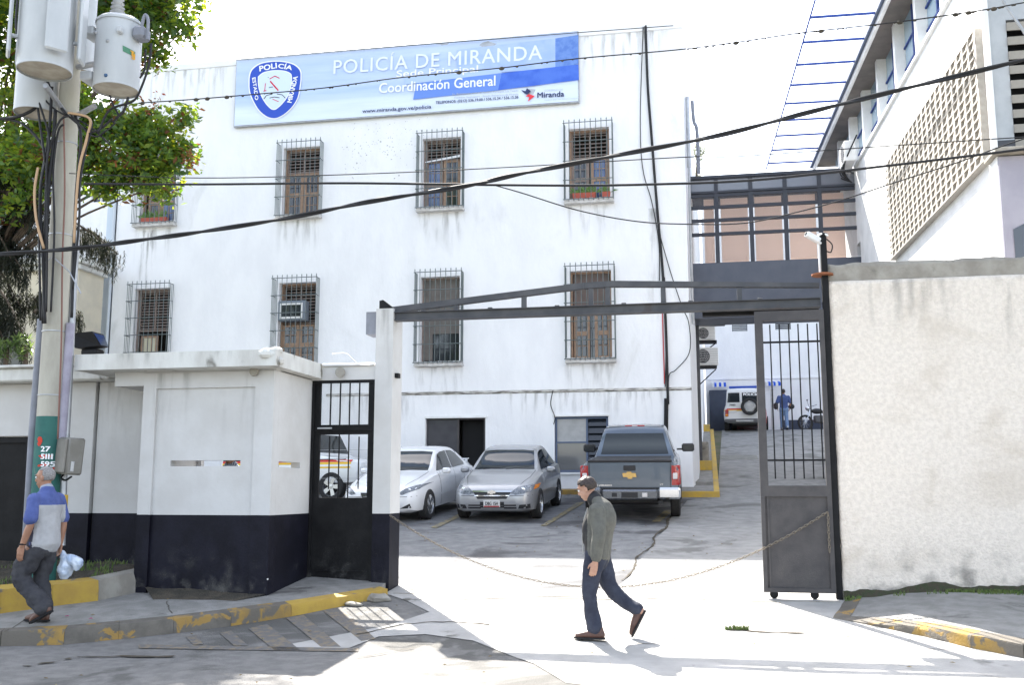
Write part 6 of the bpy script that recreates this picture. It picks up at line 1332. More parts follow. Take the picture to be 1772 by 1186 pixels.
    def patch(s, name, mt, poly, axis, side=1, off=.006, res=.05, parent=None, rel=None, thick=.0):
        """poly in 2D ((y,z) for axis x, (x,z) for axis y, (x,y) for axis z), dropped on the body skin; side +1/-1 = which side it is seen from"""
        mb = sheet([tuple(p) for p in poly], lambda x, y: 0, res); out = []; keep = []
        for v_ in mb.v:
            a, b = v_[0], v_[1]
            if axis == 'x': o_, d = Vector((4*side, a, b)), Vector((-side, 0, 0))
            elif axis == 'y': o_, d = Vector((a, 4*side, b)), Vector((0, -side, 0))
            else: o_, d = Vector((a, b, 4)), Vector((0, 0, -1))
            h = s.bvh.ray_cast(o_, d)
            if h[0] is None: out.append(None)
            else: out.append(h[0]+(h[1]*off if h[1].dot(-d) > 0 else -h[1]*off))
        fs = [f for f in mb.f if all(out[i] is not None for i in f)]; used = sorted({i for f in fs for i in f}); mp_ = {i: k for k, i in enumerate(used)}
        if not fs: return None
        m2 = MB(); m2.add([out[i] for i in used], [tuple(mp_[i] for i in f) for f in fs]); return m2.build(name, mt, parent or s.T, 'all', local=True)
    def both(s, name, mt, poly, **k):
        for sd in (1, -1): s.patch(name, mt, poly, 'y', sd, **k)
    def mirror(s, x, y, z, mt, sz=1):
        for sg in (1, -1):
            mb = MB(); mb.bbox(x-.06*sz, x+.05*sz, sg*y-.10*sz, sg*y+.10*sz, z-.06*sz, z+.07*sz, .035); mb.box(x-.03, x+.0, sg*(y-.16)-.05, sg*(y-.16)+.1, z-.05, z-.01); m_ = mb.build('mirror', mt, s.T, True, local=True)
            mb = MB(); mb.box(x-.066*sz, x-.062*sz, sg*y-.08*sz, sg*y+.08*sz, z-.045*sz, z+.055*sz); mb.build('mirror_glass', M_CGLASS, m_, local=True)
    def txt(s, st_, x, y, z, w_, h, mt, face='rear', bold=.02, name='lettering'):
        if face == 'rear': M = frame((x, y, z), (0, -1, 0), (0, 0, 1))
        elif face == 'front': M = frame((x, y, z), (0, 1, 0), (0, 0, 1))
        elif face == 'left': M = frame((x, y, z), (-1, 0, 0), (0, 0, 1))
        o = text(name, st_, mt, None, M, w_, h, bold=bold); o.parent = s.T; return o
def paintm(name, c, metal=.0, rough=.3, flake=None): return mat(name, c, flake or tuple(min(1, x*1.05) for x in c), 3, rough, metal=metal, coat=.7, spec=.5)

sedan = [(2.24, .50, .34, .50, .40, .53, .55), (2.17, .70, .24, .60, .55, .64, .66), (1.95, .82, .19, .70, .66, .755, .78), (1.45, .86, .17, .80, .70, .875, .90), (.95, .865, .17, .88, .72, .965, .985), (.62, .865, .17, .90, .68, 1.13, 1.16), (.18, .865, .17, .92, .585, 1.375, 1.415), (-.45, .865, .17, .93, .575, 1.425, 1.465), (-1.05, .86, .17, .935, .555, 1.375, 1.41), (-1.5, .85, .18, .935, .60, 1.18, 1.20), (-1.78, .84, .20, .93, .66, 1.02, 1.035), (-2.05, .80, .24, .90, .64, .985, 1.0), (-2.2, .72, .30, .80, .58, .90, .92), (-2.26, .60, .38, .72, .5, .80, .82)]
def dress_sedan(c, dark=True):
    # windscreen, rear glass, side windows
    c.patch('windscreen', M_CGLASS, [(-.66, .99), (-.3, 1.0), (.3, 1.0), (.66, .99), (.55, 1.355), (.3, 1.375), (-.3, 1.375), (-.55, 1.355)], 'x', 1)
    c.patch('rear_window', M_CGLASS, [(-.62, 1.04), (.62, 1.04), (.52, 1.34), (-.52, 1.34)], 'x', -1)
    c.both('side_window', M_CGLASS, [(.66, .965), (.50, 1.09), (.22, 1.30), (.0, 1.345), (-.36, 1.36), (-.36, .97)])
    c.both('side_window', M_CGLASS, [(-.42, .97), (-.42, 1.36), (-.80, 1.345), (-1.10, 1.26), (-1.42, 1.04), (-1.38, .985)])
    for q in ([(.66, .93), (.68, .93), (.60, .25), (.58, .25)], [(-.385, .95), (-.40, .95), (-.40, .22), (-.385, .22)], [(-1.10, .94), (-1.115, .94), (-1.05, .62), (-1.035, .62)]): c.both('door_seam', M_BLKPL, q, off=.002)
    for q in ([(-.05, .82), (-.22, .82), (-.22, .795), (-.05, .795)], [(-.90, .84), (-1.06, .84), (-1.06, .815), (-.90, .815)]): c.both('door_handle', c.paint, q, off=.025)
    c.both('side_moulding', MATS['black_plastic'] if False else c.paint, [(.75, .50), (-1.0, .50), (-1.0, .46), (.75, .46)], off=.012)
    c.mirror(.56, .96, .96, c.paint, .95)
    for sg in (1, -1): c.patch('bonnet_seam', M_BLKPL, [(.95, sg*.70), (1.5, sg*.68), (2.0, sg*.56), (2.0, sg*.548), (1.5, sg*.668), (.95, sg*.688)], 'z', 1, off=.003, res=.12)
    c.patch('bumper_seam', M_BLKPL, [(-.80, .545), (.80, .545), (.80, .535), (-.80, .535)], 'x', 1, off=.003, res=.08)
    for y0 in (-.45, .05): mb = MB(); mb.tube([(.98, y0, 1.0), (.90, y0+.5, 1.045)], .008, 4); mb.build('wiper', M_BLKPL, c.T, local=True)

gs = lambda x, y: gz(y)
def slope_at(v): return math.atan((gz(v+1)-gz(v-1))/2)
P_SIL = paintm('silver_paint', (.33, .34, .36), .45, .38); P_WHT = paintm('white_car_paint', (.72, .73, .75), 0, .25); P_PICK = paintm('grey_blue_paint', (.10, .125, .16), .6, .3)
# --- silver sedan, nose toward the street
cx_, cy_ = -4.33, 22.6
S = Car('silver_sedan', 'silver sedan parked nose out between the white sedan and the grey pickup', 'car', (cx_, cy_, gz(cy_)+.01), R(-90), P_SIL, sedan, [(1.38, .80, .315), (1.38, -.80, .315), (-1.28, .80, .315), (-1.28, -.80, .315)], pitch=slope_at(cy_)*-1)
dress_sedan(S)
for sg in (1, -1):
    S.patch('headlight', M_LAMP, [(sg*.38, .60), (sg*.48, .555), (sg*.76, .60), (sg*.835, .70), (sg*.76, .745), (sg*.52, .71)], 'x', 1, off=.008, res=.04)
    S.patch('turn_signal', M_AMB, [(sg*.80, .64), (sg*.845, .66), (sg*.845, .725), (sg*.80, .725)], 'x', 1, off=.012, res=.03)
    mb = MB(); Mh = Matrix.Translation((2.10, sg*.62, .655)) @ Matrix.Rotation(R(90), 4, 'Y'); mb.lathe([(.045, 0), (.05, .02), (.02, .03)], 14, Mh); mb.build('projector', M_CHROME, S.T, True, local=True)
    S.patch('fog_recess', M_BLKPL, [(sg*.53, .28), (sg*.76, .28), (sg*.76, .37), (sg*.56, .36)], 'x', 1, off=.004); mb = MB(); mb.lathe([(.04, 0), (.045, .01), (.03, .03)], 12, Matrix.Translation((2.13, sg*.66, .325)) @ Matrix.Rotation(R(90), 4, 'Y')); mb.build('fog_lamp', M_CLEARL, S.T, local=True)
    S.patch('lower_slot', M_BLKPL, [(sg*.24, .28), (sg*.50, .28), (sg*.50, .315), (sg*.24, .315)], 'x', 1, off=.004); S.patch('lower_slot', M_BLKPL, [(sg*.24, .335), (sg*.50, .335), (sg*.49, .365), (sg*.24, .365)], 'x', 1, off=.004)
S.patch('grille', M_BLKPL, [(-.30, .48), (.30, .48), (.39, .61), (-.39, .61)], 'x', 1, off=.006); S.patch('grille_bar', M_CHROME, [(-.40, .605), (.40, .605), (.41, .635), (-.41, .635)], 'x', 1, off=.018); S.patch('grille_bar', M_CHROME, [(-.36, .535), (.36, .535), (.365, .55), (-.365, .55)], 'x', 1, off=.014)
def bowtie(c, x, z, s_, mt, front=1):
    mb = MB(); pts = [(-1, -.28), (-.9, .30), (-.3, .30), (-.26, .5), (.36, .5), (.40, .30), (1.0, .30), (.9, -.28), (.28, -.28), (.25, -.5), (-.38, -.5), (-.42, -.28)]
    mb.prism([(p[0]*s_, p[1]*s_) for p in pts], .02, Matrix.Translation((x, 0, z)) @ Matrix.Rotation(R(90), 4, 'Z')); mb.build('emblem', mt, c.T, local=True)
bowtie(S, 2.27, .615, .085, M_CHROME)
S.patch('bumper_recess', M_BLKPL, [(-.25, .30), (.25, .30), (.25, .42), (-.25, .42)], 'x', 1, off=.004)
mb = MB(); mb.bbox(2.262, 2.275, -.17, .17, .315, .455, .004); mb.build('licence_plate', mat('plate_white', (.6, .6, .6)), S.T, local=True); S.txt('DBG 15H', 2.277, -.13, .355, .26, .07, M_INK, 'front'); mb = MB(); mb.box(2.276, 2.279, -.16, .16, .32, .345); mb.build('plate_stripe', M_RED, S.T, local=True)
mb = MB(); mb.ball((.80, .40, .96), .09, 12, 8, (.5, 1, 1)); mb.ball((.5, .36, 1.10), .0001, 4, 3); mb.build('dash_papers', M_WHITE, S.T, local=True)
# --- white sedan, angled, cut by the gate post
wx, wy, wh = -6.54, 22.33, R(-94)
Wc = Car('white_sedan', 'white sedan with dark tinted windows partly hidden by the gate post', 'car', (wx, wy, gz(wy)+.01), wh, P_WHT, sedan, [(1.38, .80, .315), (1.38, -.80, .315), (-1.28, .80, .315), (-1.28, -.80, .315)], pitch=-slope_at(wy))
dress_sedan(Wc)
for sg in (1, -1):
    Wc.patch('headlight', M_LAMP, [(sg*.46, .60), (sg*.56, .575), (sg*.80, .67), (sg*.845, .76), (sg*.74, .745), (sg*.58, .69)], 'x', 1, off=.008, res=.04)
    mb = MB(); mb.lathe([(.04, 0), (.045, .02), (.02, .03)], 12, Matrix.Translation((2.06, sg*.66, .665)) @ Matrix.Rotation(R(90), 4, 'Y')); mb.build('projector', M_CHROME, Wc.T, True, local=True)
    Wc.patch('fog_recess', M_BLKPL, [(sg*.50, .30), (sg*.72, .31), (sg*.70, .40)], 'x', 1, off=.004)
Wc.patch('grille', M_BLKPL, [(-.30, .52), (.30, .52), (.36, .62), (-.36, .62)], 'x', 1, off=.006); Wc.patch('grille_bar', M_CHROME, [(-.34, .56), (.34, .56), (.345, .575), (-.345, .575)], 'x', 1, off=.014); Wc.patch('bumper_intake', M_BLKPL, [(-.42, .24), (.42, .24), (.36, .34), (-.36, .34)], 'x', 1, off=.005)
mb = MB(); mb.bbox(-2.22, -2.05, -.62, .62, 1.06, 1.085, .01); mb.box(-2.15, -2.08, -.60, -.55, .98, 1.06); mb.box(-2.15, -2.08, .55, .60, .98, 1.06); mb.build('spoiler', P_WHT, Wc.T, local=True)
# --- pickup, tail toward the street
pick = [(2.85, .75, .55, .85, .6, .90, .92), (2.7, .92, .45, 1.0, .75, 1.08, 1.12), (1.6, .98, .42, 1.10, .80, 1.18, 1.22), (1.25, .99, .42, 1.13, .76, 1.30, 1.33), (.75, .99, .42, 1.15, .67, 1.78, 1.82), (.1, .99, .42, 1.15, .67, 1.84, 1.89), (-.55, .99, .42, 1.15, .67, 1.80, 1.85), (-.72, .99, .42, 1.15, .72, 1.60, 1.62), (-.85, .995, .42, 1.15, .85, 1.21, 1.215), (-1.5, 1.0, .42, 1.15, .87, 1.205, 1.21), (-2.5, 1.0, .45, 1.15, .87, 1.205, 1.21), (-2.80, .985, .52, 1.14, .86, 1.20, 1.205), (-2.84, .96, .56, 1.12, .85, 1.185, 1.19)]
px_, py_ = -1.60, 21.72+1.70
PK = Car('pickup_truck', 'grey blue pickup truck parked tail out with chrome bumper corner', 'pickup', (px_, py_, gz(py_)+.01), R(91), P_PICK, pick, [(1.85, .90, .42), (1.85, -.90, .42), (-1.70, .90, .42), (-1.70, -.90, .42)], pitch=slope_at(py_), wr=.4)
PK.patch('rear_window', M_CGLASS, [(-.74, 1.25), (.74, 1.25), (.63, 1.70), (-.63, 1.70)], 'x', -1, off=.01)
PK.both('side_window', M_CGLASS, [(1.15, 1.20), (.85, 1.55), (.65, 1.73), (.2, 1.75), (.2, 1.20)], off=.008); PK.both('side_window', M_CGLASS, [(.12, 1.20), (.12, 1.75), (-.40, 1.73), (-.48, 1.20)], off=.008)
mb = MB(); mb.box(-2.70, -.95, -.80, .80, 1.214, 1.218); mb.build('bed_interior', mat('bed_liner', (.03, .032, .036)), PK.T, local=True)
mb = MB(); mb.bbox(-2.86, -2.72, -.84, .84, 1.19, 1.245, .015); mb.build('tailgate_cap', M_BLKPL, PK.T, local=True)
PK.patch('tailgate', P_PICK, [(-.79, .70), (.79, .70), (.79, 1.18), (-.79, 1.18)], 'x', -1, off=.018, res=.3); PK.patch('tailgate_seam', M_BLKPL, [(-.81, .66), (.81, .66), (.81, .685), (-.81, .685)], 'x', -1, off=.012)
for sg in (1, -1):
    PK.patch('tail_light', M_RED, [(sg*.83, .74), (sg*.965, .74), (sg*.965, 1.12), (sg*.83, 1.13)], 'x', -1, off=.02, res=.04)
    mb = MB(); mb.bbox(-2.80, -2.62, sg*.955-.05, sg*.955+.045, .74, 1.13, .02); t_ = mb.build('tail_light', M_RED, PK.T, local=True); mb = MB(); mb.bbox(-2.885, -2.86, sg*.90-.045, sg*.90+.045, .86, .98, .008); mb.build('reverse_lamp', M_CLEARL, t_, local=True)
    PK.patch('seam', M_BLKPL, [(sg*.805, .70), (sg*.815, .70), (sg*.815, 1.18), (sg*.805, 1.18)], 'x', -1, off=.006)
mb = MB(); mb.bbox(-2.885, -2.87, -.12, .12, 1.03, 1.13, .006); mb.build('tailgate_handle', M_BLKPL, PK.T, local=True)
bowtie(PK, -2.905, .94, .14, mat('gold_emblem', (.60, .40, .15), rough=.25, metal=.6))
PK.txt('SILVERADO', -2.885, .70, .72, .34, .035, M_CHROME, 'rear'); PK.txt('LT', -2.885, -.60, .74, .06, .03, M_CHROME, 'rear')
mb = MB(); mb.bbox(-3.02, -2.80, -.55, .55, .46, .66, .03); mb.build('bumper', mat('bumper_dark_chrome', (.18, .19, .21), rough=.25, metal=.8), PK.T, local=True)
for sg in (1, -1): mb = MB(); mb.bbox(-3.01, -2.65, sg*.78-.225, sg*.78+.225, .47, .70, .04); mb.build('bumper_corner', M_CHROME if sg < 0 else MATS['bumper_dark_chrome'], PK.T, local=True)
mb = MB(); mb.bbox(-3.03, -3.021, -.16, .16, .50, .61, .004); mb.build('plate_recess', M_BLKPL, PK.T, local=True)
for y_ in (-.30, .30): mb = MB(); mb.bbox(-3.028, -3.021, y_-.05, y_+.05, .52, .60, .003); mb.build('plate_lamp', M_BLKPL if y_ > 0 else M_CLEARL, PK.T, local=True)
mb = MB(); mb.bbox(-.50, -.36, -.22, .22, 1.835, 1.88, .012); bl = mb.build('brake_light', M_RED, PK.T, local=True); mb = MB(); mb.bbox(-.505, -.499, -.06, .06, 1.845, 1.87, .002); mb.build('cargo_lamp', M_CLEARL, bl, local=True)
mb = MB(); mb.bbox(-2.6, 2.4, -.6, .6, .32, .52, .05); mb.tube([(-2.9, -.6, .40), (-2.0, -.6, .42)], .045, 8); mb.build('underbody', M_BLKPL, PK.T, local=True)
PK.mirror(1.0, 1.16, 1.30, M_BLKPL, 1.45)
for q in ([(1.18, 1.12), (1.165, 1.12), (1.165, .5), (1.18, .5)], [(.16, 1.12), (.145, 1.12), (.145, .5), (.16, .5)], [(-.50, 1.12), (-.515, 1.12), (-.515, .5), (-.50, .5)]): PK.both('door_seam', M_BLKPL, q, off=.002)
for x_ in (.32, -.32): PK.both('door_handle', M_BLKPL, [(x_, 1.0), (x_-.16, 1.0), (x_-.16, .96), (x_, .96)], off=.02)

# --- boxy four wheel drives (police)
suv = [(2.15, .62, .50, .80, .5, .86, .88), (2.05, .80, .42, .93, .66, .98, 1.0), (1.2, .84, .40, 1.03, .70, 1.07, 1.09), (.85, .845, .40, 1.06, .72, 1.16, 1.18), (.55, .845, .40, 1.08, .70, 1.66, 1.70), (.2, .845, .40, 1.08, .69, 1.80, 1.86), (-1.2, .845, .40, 1.08, .69, 1.82, 1.88), (-1.95, .845, .42, 1.08, .69, 1.80, 1.85), (-2.08, .84, .46, 1.07, .69, 1.74, 1.78), (-2.14, .80, .50, 1.04, .70, 1.25, 1.28)]
def stripes(c, zt_, x0=-2.05, x1=1.9, rear=True):
    for k, mt in enumerate((mat('stripe_red', (.55, .04, .03)) if 'stripe_red' not in MATS else MATS['stripe_red'], mat('stripe_yellow', (.75, .48, .04)) if 'stripe_yellow' not in MATS else MATS['stripe_yellow'])):
        z = zt_-k*.055; c.both('stripe', mt, [(x0, z), (x1, z), (x1, z-.05), (x0, z-.05)], off=.004, res=.15)
        if rear: c.patch('stripe', mt, [(-.82, z), (.82, z), (.82, z-.05), (-.82, z-.05)], 'x', -1, off=.005, res=.1)
    c.both('stripe', M_INK, [(x0, zt_+.025), (x1, zt_+.025), (x1, zt_+.003), (x0, zt_+.003)], off=.004, res=.15)
def dress_suv(c):
    c.both('side_window', M_CGLASS, [(.72, 1.14), (.50, 1.45), (.38, 1.68), (-.18, 1.70), (-.18, 1.14)], off=.006); c.both('side_window', M_CGLASS, [(-.30, 1.14), (-.30, 1.70), (-.98, 1.70), (-.98, 1.14)], off=.006); c.both('side_window', M_CGLASS, [(-1.12, 1.14), (-1.12, 1.70), (-1.88, 1.68), (-1.92, 1.14)], off=.006)
    for q in ([(.80, 1.08), (.785, 1.08), (.70, .5), (.715, .5)], [(-.23, 1.72), (-.245, 1.72), (-.245, .5), (-.23, .5)], [(-1.05, 1.72), (-1.065, 1.72), (-1.0, .5), (-.985, .5)]): c.both('door_seam', M_BLKPL, q, off=.002)
    c.patch('windscreen', M_CGLASS, [(-.66, 1.20), (.66, 1.20), (.62, 1.66), (-.62, 1.66)], 'x', 1, off=.008)
    for x_ in (-.05, -.85): c.both('door_handle', M_BLKPL, [(x_, 1.03), (x_-.14, 1.03), (x_-.14, .99), (x_, .99)], off=.02)
P_POL = paintm('police_white_paint', (.66, .67, .68), 0, .3)
vj = 43.2; uj = 1.62
J = Car('police_jeep', 'white police four wheel drive seen from behind at the top of the ramp', 'jeep', (uj, vj+2.1, gz(vj+1)+.02), R(88), P_POL, suv, [(1.35, .76, .36), (1.35, -.76, .36), (-1.32, .76, .36), (-1.32, -.76, .36)], pitch=slope_at(vj-1)*.6)
dress_suv(J); stripes(J, 1.03)
J.patch('rear_window', M_CGLASS, [(.18, 1.28), (.68, 1.28), (.64, 1.68), (.18, 1.68)], 'x', -1, off=.01); J.patch('rear_window', M_CGLASS, [(-.68, 1.28), (.08, 1.28), (.08, 1.68), (-.64, 1.68)], 'x', -1, off=.01)
J.txt('POLICIA', -2.12, .02, 1.55, .62, .11, M_WHITEP, 'rear', .05); J.txt('7983', -2.165, .60, 1.14, .24, .07, M_INK, 'rear', .03)
W = bpy.data.objects.new('spare_wheel', None); COL.objects.link(W); W.parent = J.T; W.location = (-2.24, -.22, 1.10)
for n_, me in zip(('tyre', 'rim'), J.wheel_me): o = inst(me, n_, W); o.rotation_euler = (0, R(-90), 0)
mb = MB(); mb.lathe([(.001, .06), (.2, .05), (.22, .0)], 16, None, False); o = mb.build('hub_cover', M_METALW, W, local=True); o.rotation_euler = (0, R(-90), 0); o.location = (-.06, 0, 0)
for sg in (1, -1): mb = MB(); mb.bbox(-2.19, -2.12, sg*.72-.07, sg*.72+.07, .70, .98, .02); t_ = mb.build('tail_light', M_RED, J.T, local=True); mb = MB(); mb.bbox(-2.195, -2.188, sg*.72-.06, sg*.72+.06, .72, .80, .003); mb.build('indicator', M_AMB, t_, local=True)
mb = MB(); mb.bbox(-2.32, -2.14, -.80, .80, .46, .60, .03); mb.build('bumper', M_GREYPL, J.T, local=True); mb = MB(); mb.bbox(-2.325, -2.318, -.35, .35, .48, .55, .004); mb.build('bumper_plate', M_METALW, J.T, local=True)
mb = MB(); mb.bbox(-1.9, 1.6, -.55, .55, .30, .48, .05); mb.build('underbody', M_BLKPL, J.T, local=True); mb = MB(); mb.bbox(-.2, .1, -.62, .62, 1.88, 1.98, .02); mb.build('light_bar', mat('bar_blue', (.03, .08, .4)), J.T, local=True)
mb = MB(); mb.bbox(-2.17, -2.145, .32, .62, .84, .95, .004); mb.build('licence_plate', MATS['plate_white'], J.T, local=True)
# second police vehicle seen through the wicket door, side on
vx, vy = -10.1, 24.65
V2 = Car('police_van', 'white police four wheel drive with striped side seen through the wicket door', 'jeep', (vx, vy, gz(vy)+.02), R(-15), P_POL, suv, [(1.35, .76, .36), (1.35, -.76, .36), (-1.32, .76, .36), (-1.32, -.76, .36)])
dress_suv(V2); stripes(V2, 1.0)
V2.both('front_stripe', MATS['stripe_yellow'], [(.9, .84), (1.9, .84), (1.9, .80), (.9, .80)], off=.005)
# red hatchback tail beyond the jeep and small pale car behind the gate leaf
RC = Car('red_car', 'sliver of a red car parked beyond the police jeep', 'car', (4.15-.95, 46.0, gz(45.6)+.02), R(88), paintm('red_car_paint', (.5, .05, .05)), [(a*.8, b_*.85, c_, d_, e_*.85, f_, g_) for a, b_, c_, d_, e_, f_, g_ in sedan], [(1.1, .68, .3), (1.1, -.68, .3), (-1.02, .68, .3), (-1.02, -.68, .3)])
RC.T.location = (1.85, 47.6-1.9, gz(46)+.02)
hv_ = 25.6
HB = Car('pale_car', 'pale car nose with side mirror glimpsed behind the gate leaf bars', 'car', (4.05, hv_+1.9, gz(hv_+1.2)+.02), R(-92), paintm('pale_car_paint', (.40, .42, .44), .4), sedan, [(1.38, .80, .315), (1.38, -.80, .315), (-1.28, .80, .315), (-1.28, -.80, .315)], pitch=-slope_at(27))
dress_sedan(HB)
for sg in (1, -1): HB.patch('headlight', M_LAMP, [(sg*.46, .60), (sg*.56, .575), (sg*.80, .67), (sg*.845, .76), (sg*.74, .745)], 'x', 1, off=.008, res=.04)
# --- motorcycle parked near the plinth
mv = 44.6; mp0 = onv(1418, 742, mv); mp0.z = gz(mv)
MC = thing('motorcycle', 'black and chrome motorcycle parked by the dark plinth at the ramp top', 'motorcycle', mp0, R(20))
def mpart(name, f, mt, sm=True): mb = MB(); f(mb); return mb.build(name, mt, MC, sm, local=True)
for x_ in (-.62, .62): 
    mpart('wheel', lambda mb: mb.tube([(x_+.30*math.cos(a), 0, .30+.30*math.sin(a)) for a in [k*math.pi/10 for k in range(21)]], .05, 6, False), M_TYRE)
    mpart('rim', lambda mb: [mb.tube([(x_, 0, .3), (x_+.26*math.cos(k*math.pi/5), 0, .3+.26*math.sin(k*math.pi/5))], .008, 4) for k in range(10)], M_CHROME)
mpart('fork', lambda mb: [mb.tube([(-.62, s*.08, .3), (-.38, s*.08, .95)], .022, 6) for s in (1, -1)], M_CHROME)
mpart('tank', lambda mb: mb.ball((-.08, 0, .80), .24, 12, 8, (1.1, .55, .5)), M_BLKPL); mpart('seat', lambda mb: mb.bbox(.08, .78, -.12, .12, .72, .82, .04), M_BLKPL)
mpart('engine', lambda mb: (mb.bbox(-.22, .18, -.12, .12, .30, .62, .05), mb.tube([(.0, .14, .35), (.7, .16, .30)], .05, 8)), M_GREYPL)
mpart('handlebar', lambda mb: mb.tube(smoothpts([(-.25, -.38, 1.05), (-.36, -.15, 1.0), (-.36, .15, 1.0), (-.25, .38, 1.05)]), .018, 6), M_CHROME); mpart('headlight', lambda mb: mb.ball((-.50, 0, .92), .10, 10, 8), M_CHROME); mpart('top_case', lambda mb: mb.bbox(.62, .98, -.2, .2, .88, 1.14, .06), M_BLKPL)
mpart('mirror', lambda mb: (mb.tube([(-.3, .3, 1.04), (-.32, .38, 1.28)], .008, 4), mb.ball((-.32, .38, 1.30), .06, 8, 6, (.3, 1, .7))), M_BLKPL)
# ------------------------------------------------------------------ people
M_SKIN = mat('skin_tan', (.36, .19, .12), (.30, .155, .10), 12, .5); M_SKINL = mat('skin_light', (.42, .25, .18), (.36, .2, .14), 12, .5)
def ring_loft(mb, pts, rad, lat=(0, 1, 0), n=16, sub=4):
    """pts: centre line; rad: (lateral, other) per point; elliptic rings, rounded ends"""
    D = [np.array([*p, *r_]) for p, r_ in zip(pts, rad)]; Q = []
    for i in range(len(D)-1):
        a, b, c, d = D[max(i-1, 0)], D[i], D[i+1], D[min(i+2, len(D)-1)]
        for k in range(sub): t = k/sub; Q.append(.5*((2*b)+(c-a)*t+(2*a-5*b+4*c-d)*t*t+(3*b-a-3*c+d)*t**3))
    Q.append(D[-1]); vs = []; L = Vector(lat); m = len(Q)
    e0 = Vector(Q[0][:3])-Vector(Q[1][:3]); e1 = Vector(Q[-1][:3])-Vector(Q[-2][:3])
    R_ = [(Vector(q[:3]), abs(q[3]), abs(q[4])) for q in Q]
    head = [(R_[0][0]+e0.normalized()*min(R_[0][1:])*s, R_[0][1]*c, R_[0][2]*c) for s, c in ((.85, .35), (.5, .8))]; tail = [(R_[-1][0]+e1.normalized()*min(R_[-1][1:])*s, R_[-1][1]*c, R_[-1][2]*c) for s, c in ((.5, .8), (.85, .35))]
    R_ = head+R_+tail; m = len(R_)
    for i, (p, rl, ro) in enumerate(R_):
        t = (R_[min(i+1, m-1)][0]-R_[max(i-1, 0)][0]).normalized(); l = (L-t*L.dot(t)); l = l.normalized() if l.length > 1e-3 else t.orthogonal().normalized(); o = t.cross(l)
        vs += [p+l*math.cos(2*math.pi*k/n)*rl+o*math.sin(2*math.pi*k/n)*ro for k in range(n)]
    fs = [(i*n+k, i*n+(k+1) % n, (i+1)*n+(k+1) % n, (i+1)*n+k) for i in range(m-1) for k in range(n)]+[tuple(range(n))[::-1], tuple((m-1)*n+k for k in range(n))]
    mb.add(vs, fs)
def fuse(mb, name, mt, parent, vox=.008, smooth=4, fold=0, fscale=9, stretch=(1, 1, 1), seed=0, colour=None):
    """weld overlapping lofts into one continuous skin"""
    o = mb.build(name, mt if not isinstance(mt, (list, tuple)) else mt[0], None, local=True)
    me = evalmesh(o, [('REMESH', dict(mode='VOXEL', voxel_size=vox)), ('SMOOTH', dict(factor=.5, iterations=smooth))]); o.data = me
    if fold:
        nrm = [v_.normal.copy() for v_ in me.vertices]
        for v_, n_ in zip(me.vertices, nrm):
            p = Vector((v_.co.x*stretch[0], v_.co.y*stretch[1], v_.co.z*stretch[2]))*fscale+Vector((seed, 0, 0)); d = noise.noise(p)+.5*abs(noise.noise(p*2.1)); v_.co += n_*d*fold
    me.materials.clear()
    for m in (mt if isinstance(mt, (list, tuple)) else [mt]): me.materials.append(m)
    if colour:
        for f in me.polygons: f.material_index = colour(f.center)
    me.polygons.foreach_set('use_smooth', [True]*len(me.polygons)); o.parent = parent; return o
def hand(mb, wr, d, palm, size=1.0, curl=.35):
    """wr wrist, d pointing direction, palm = direction the palm faces"""
    d = Vector(d).normalized(); pn = Vector(palm); pn = (pn-d*pn.dot(d)).normalized(); s = d.cross(pn); S = size; wr = Vector(wr)
    ring_loft(mb, [wr-d*.02*S, wr+d*.03*S, wr+d*.085*S], [(.026*S, .018*S), (.036*S, .015*S), (.040*S, .013*S)], s, 12, 3)
    for k, (o_, L_) in enumerate(((-.030, .072), (-.010, .082), (.010, .076), (.029, .060))):
        a = wr+d*.085*S+s*o_*S; b = a+(d+pn*curl*.6).normalized()*L_*.5*S; c = b+(d+pn*curl*2.0).normalized()*L_*.5*S; ring_loft(mb, [a-d*.01*S, b, c], [(.0088*S,)*2, (.0080*S,)*2, (.0068*S,)*2], s, 8, 2)
    a = wr+d*.025*S-s*.028*S; b = a+(d*.7-s*.5+pn*.45).normalized()*.042*S; c = b+(d*.9-s*.1+pn*.5).normalized()*.032*S; ring_loft(mb, [a, b, c], [(.013*S,)*2, (.0105*S,)*2, (.0085*S,)*2], s, 8, 2)
def head(mb, c, fwd, up, S=1.0):
    """face geometry: returns matrix (x forward, y left, z up) centred on the skull"""
    f = Vector(fwd).normalized(); u = Vector(up); u = (u-f*u.dot(f)).normalized(); l = u.cross(f); M = Matrix((f, l, u)).transposed().to_4x4(); M.translation = Vector(c)
    def e(p, r, sc, n=14, m=10): k = len(mb.v); mb.ball((0, 0, 0), r*S, n, m, sc); mb.v[k:] = [tuple(M @ (Vector(q)+Vector(p)*S)) for q in mb.v[k:]]
    e((-.012, 0, .025), .088, (1.08, .86, 1.0)); e((.022, 0, -.035), .068, (.95, .90, 1.15)); e((.048, 0, -.090), .030, (1.0, 1.15, .8)); e((.015, 0, -.075), .050, (1.1, .98, .8))
    e((.092, 0, -.022), .017, (1.1, .8, 1.2)); e((.084, 0, .004), .013, (1.0, .7, 2.0)); e((.076, 0, .030), .030, (.5, 1.6, .5)); e((.078, 0, -.060), .018, (.8, 1.4, .38)); e((.077, 0, -.071), .017, (.8, 1.3, .4))
    for s in (1, -1): e((.066, s*.032, -.018), .022, (.7, 1, .8)); e((-.006, s*.079, -.015), .026, (.75, .32, 1.2)); e((-.014, s*.084, -.005), .018, (.6, .4, 1.3))
    return M
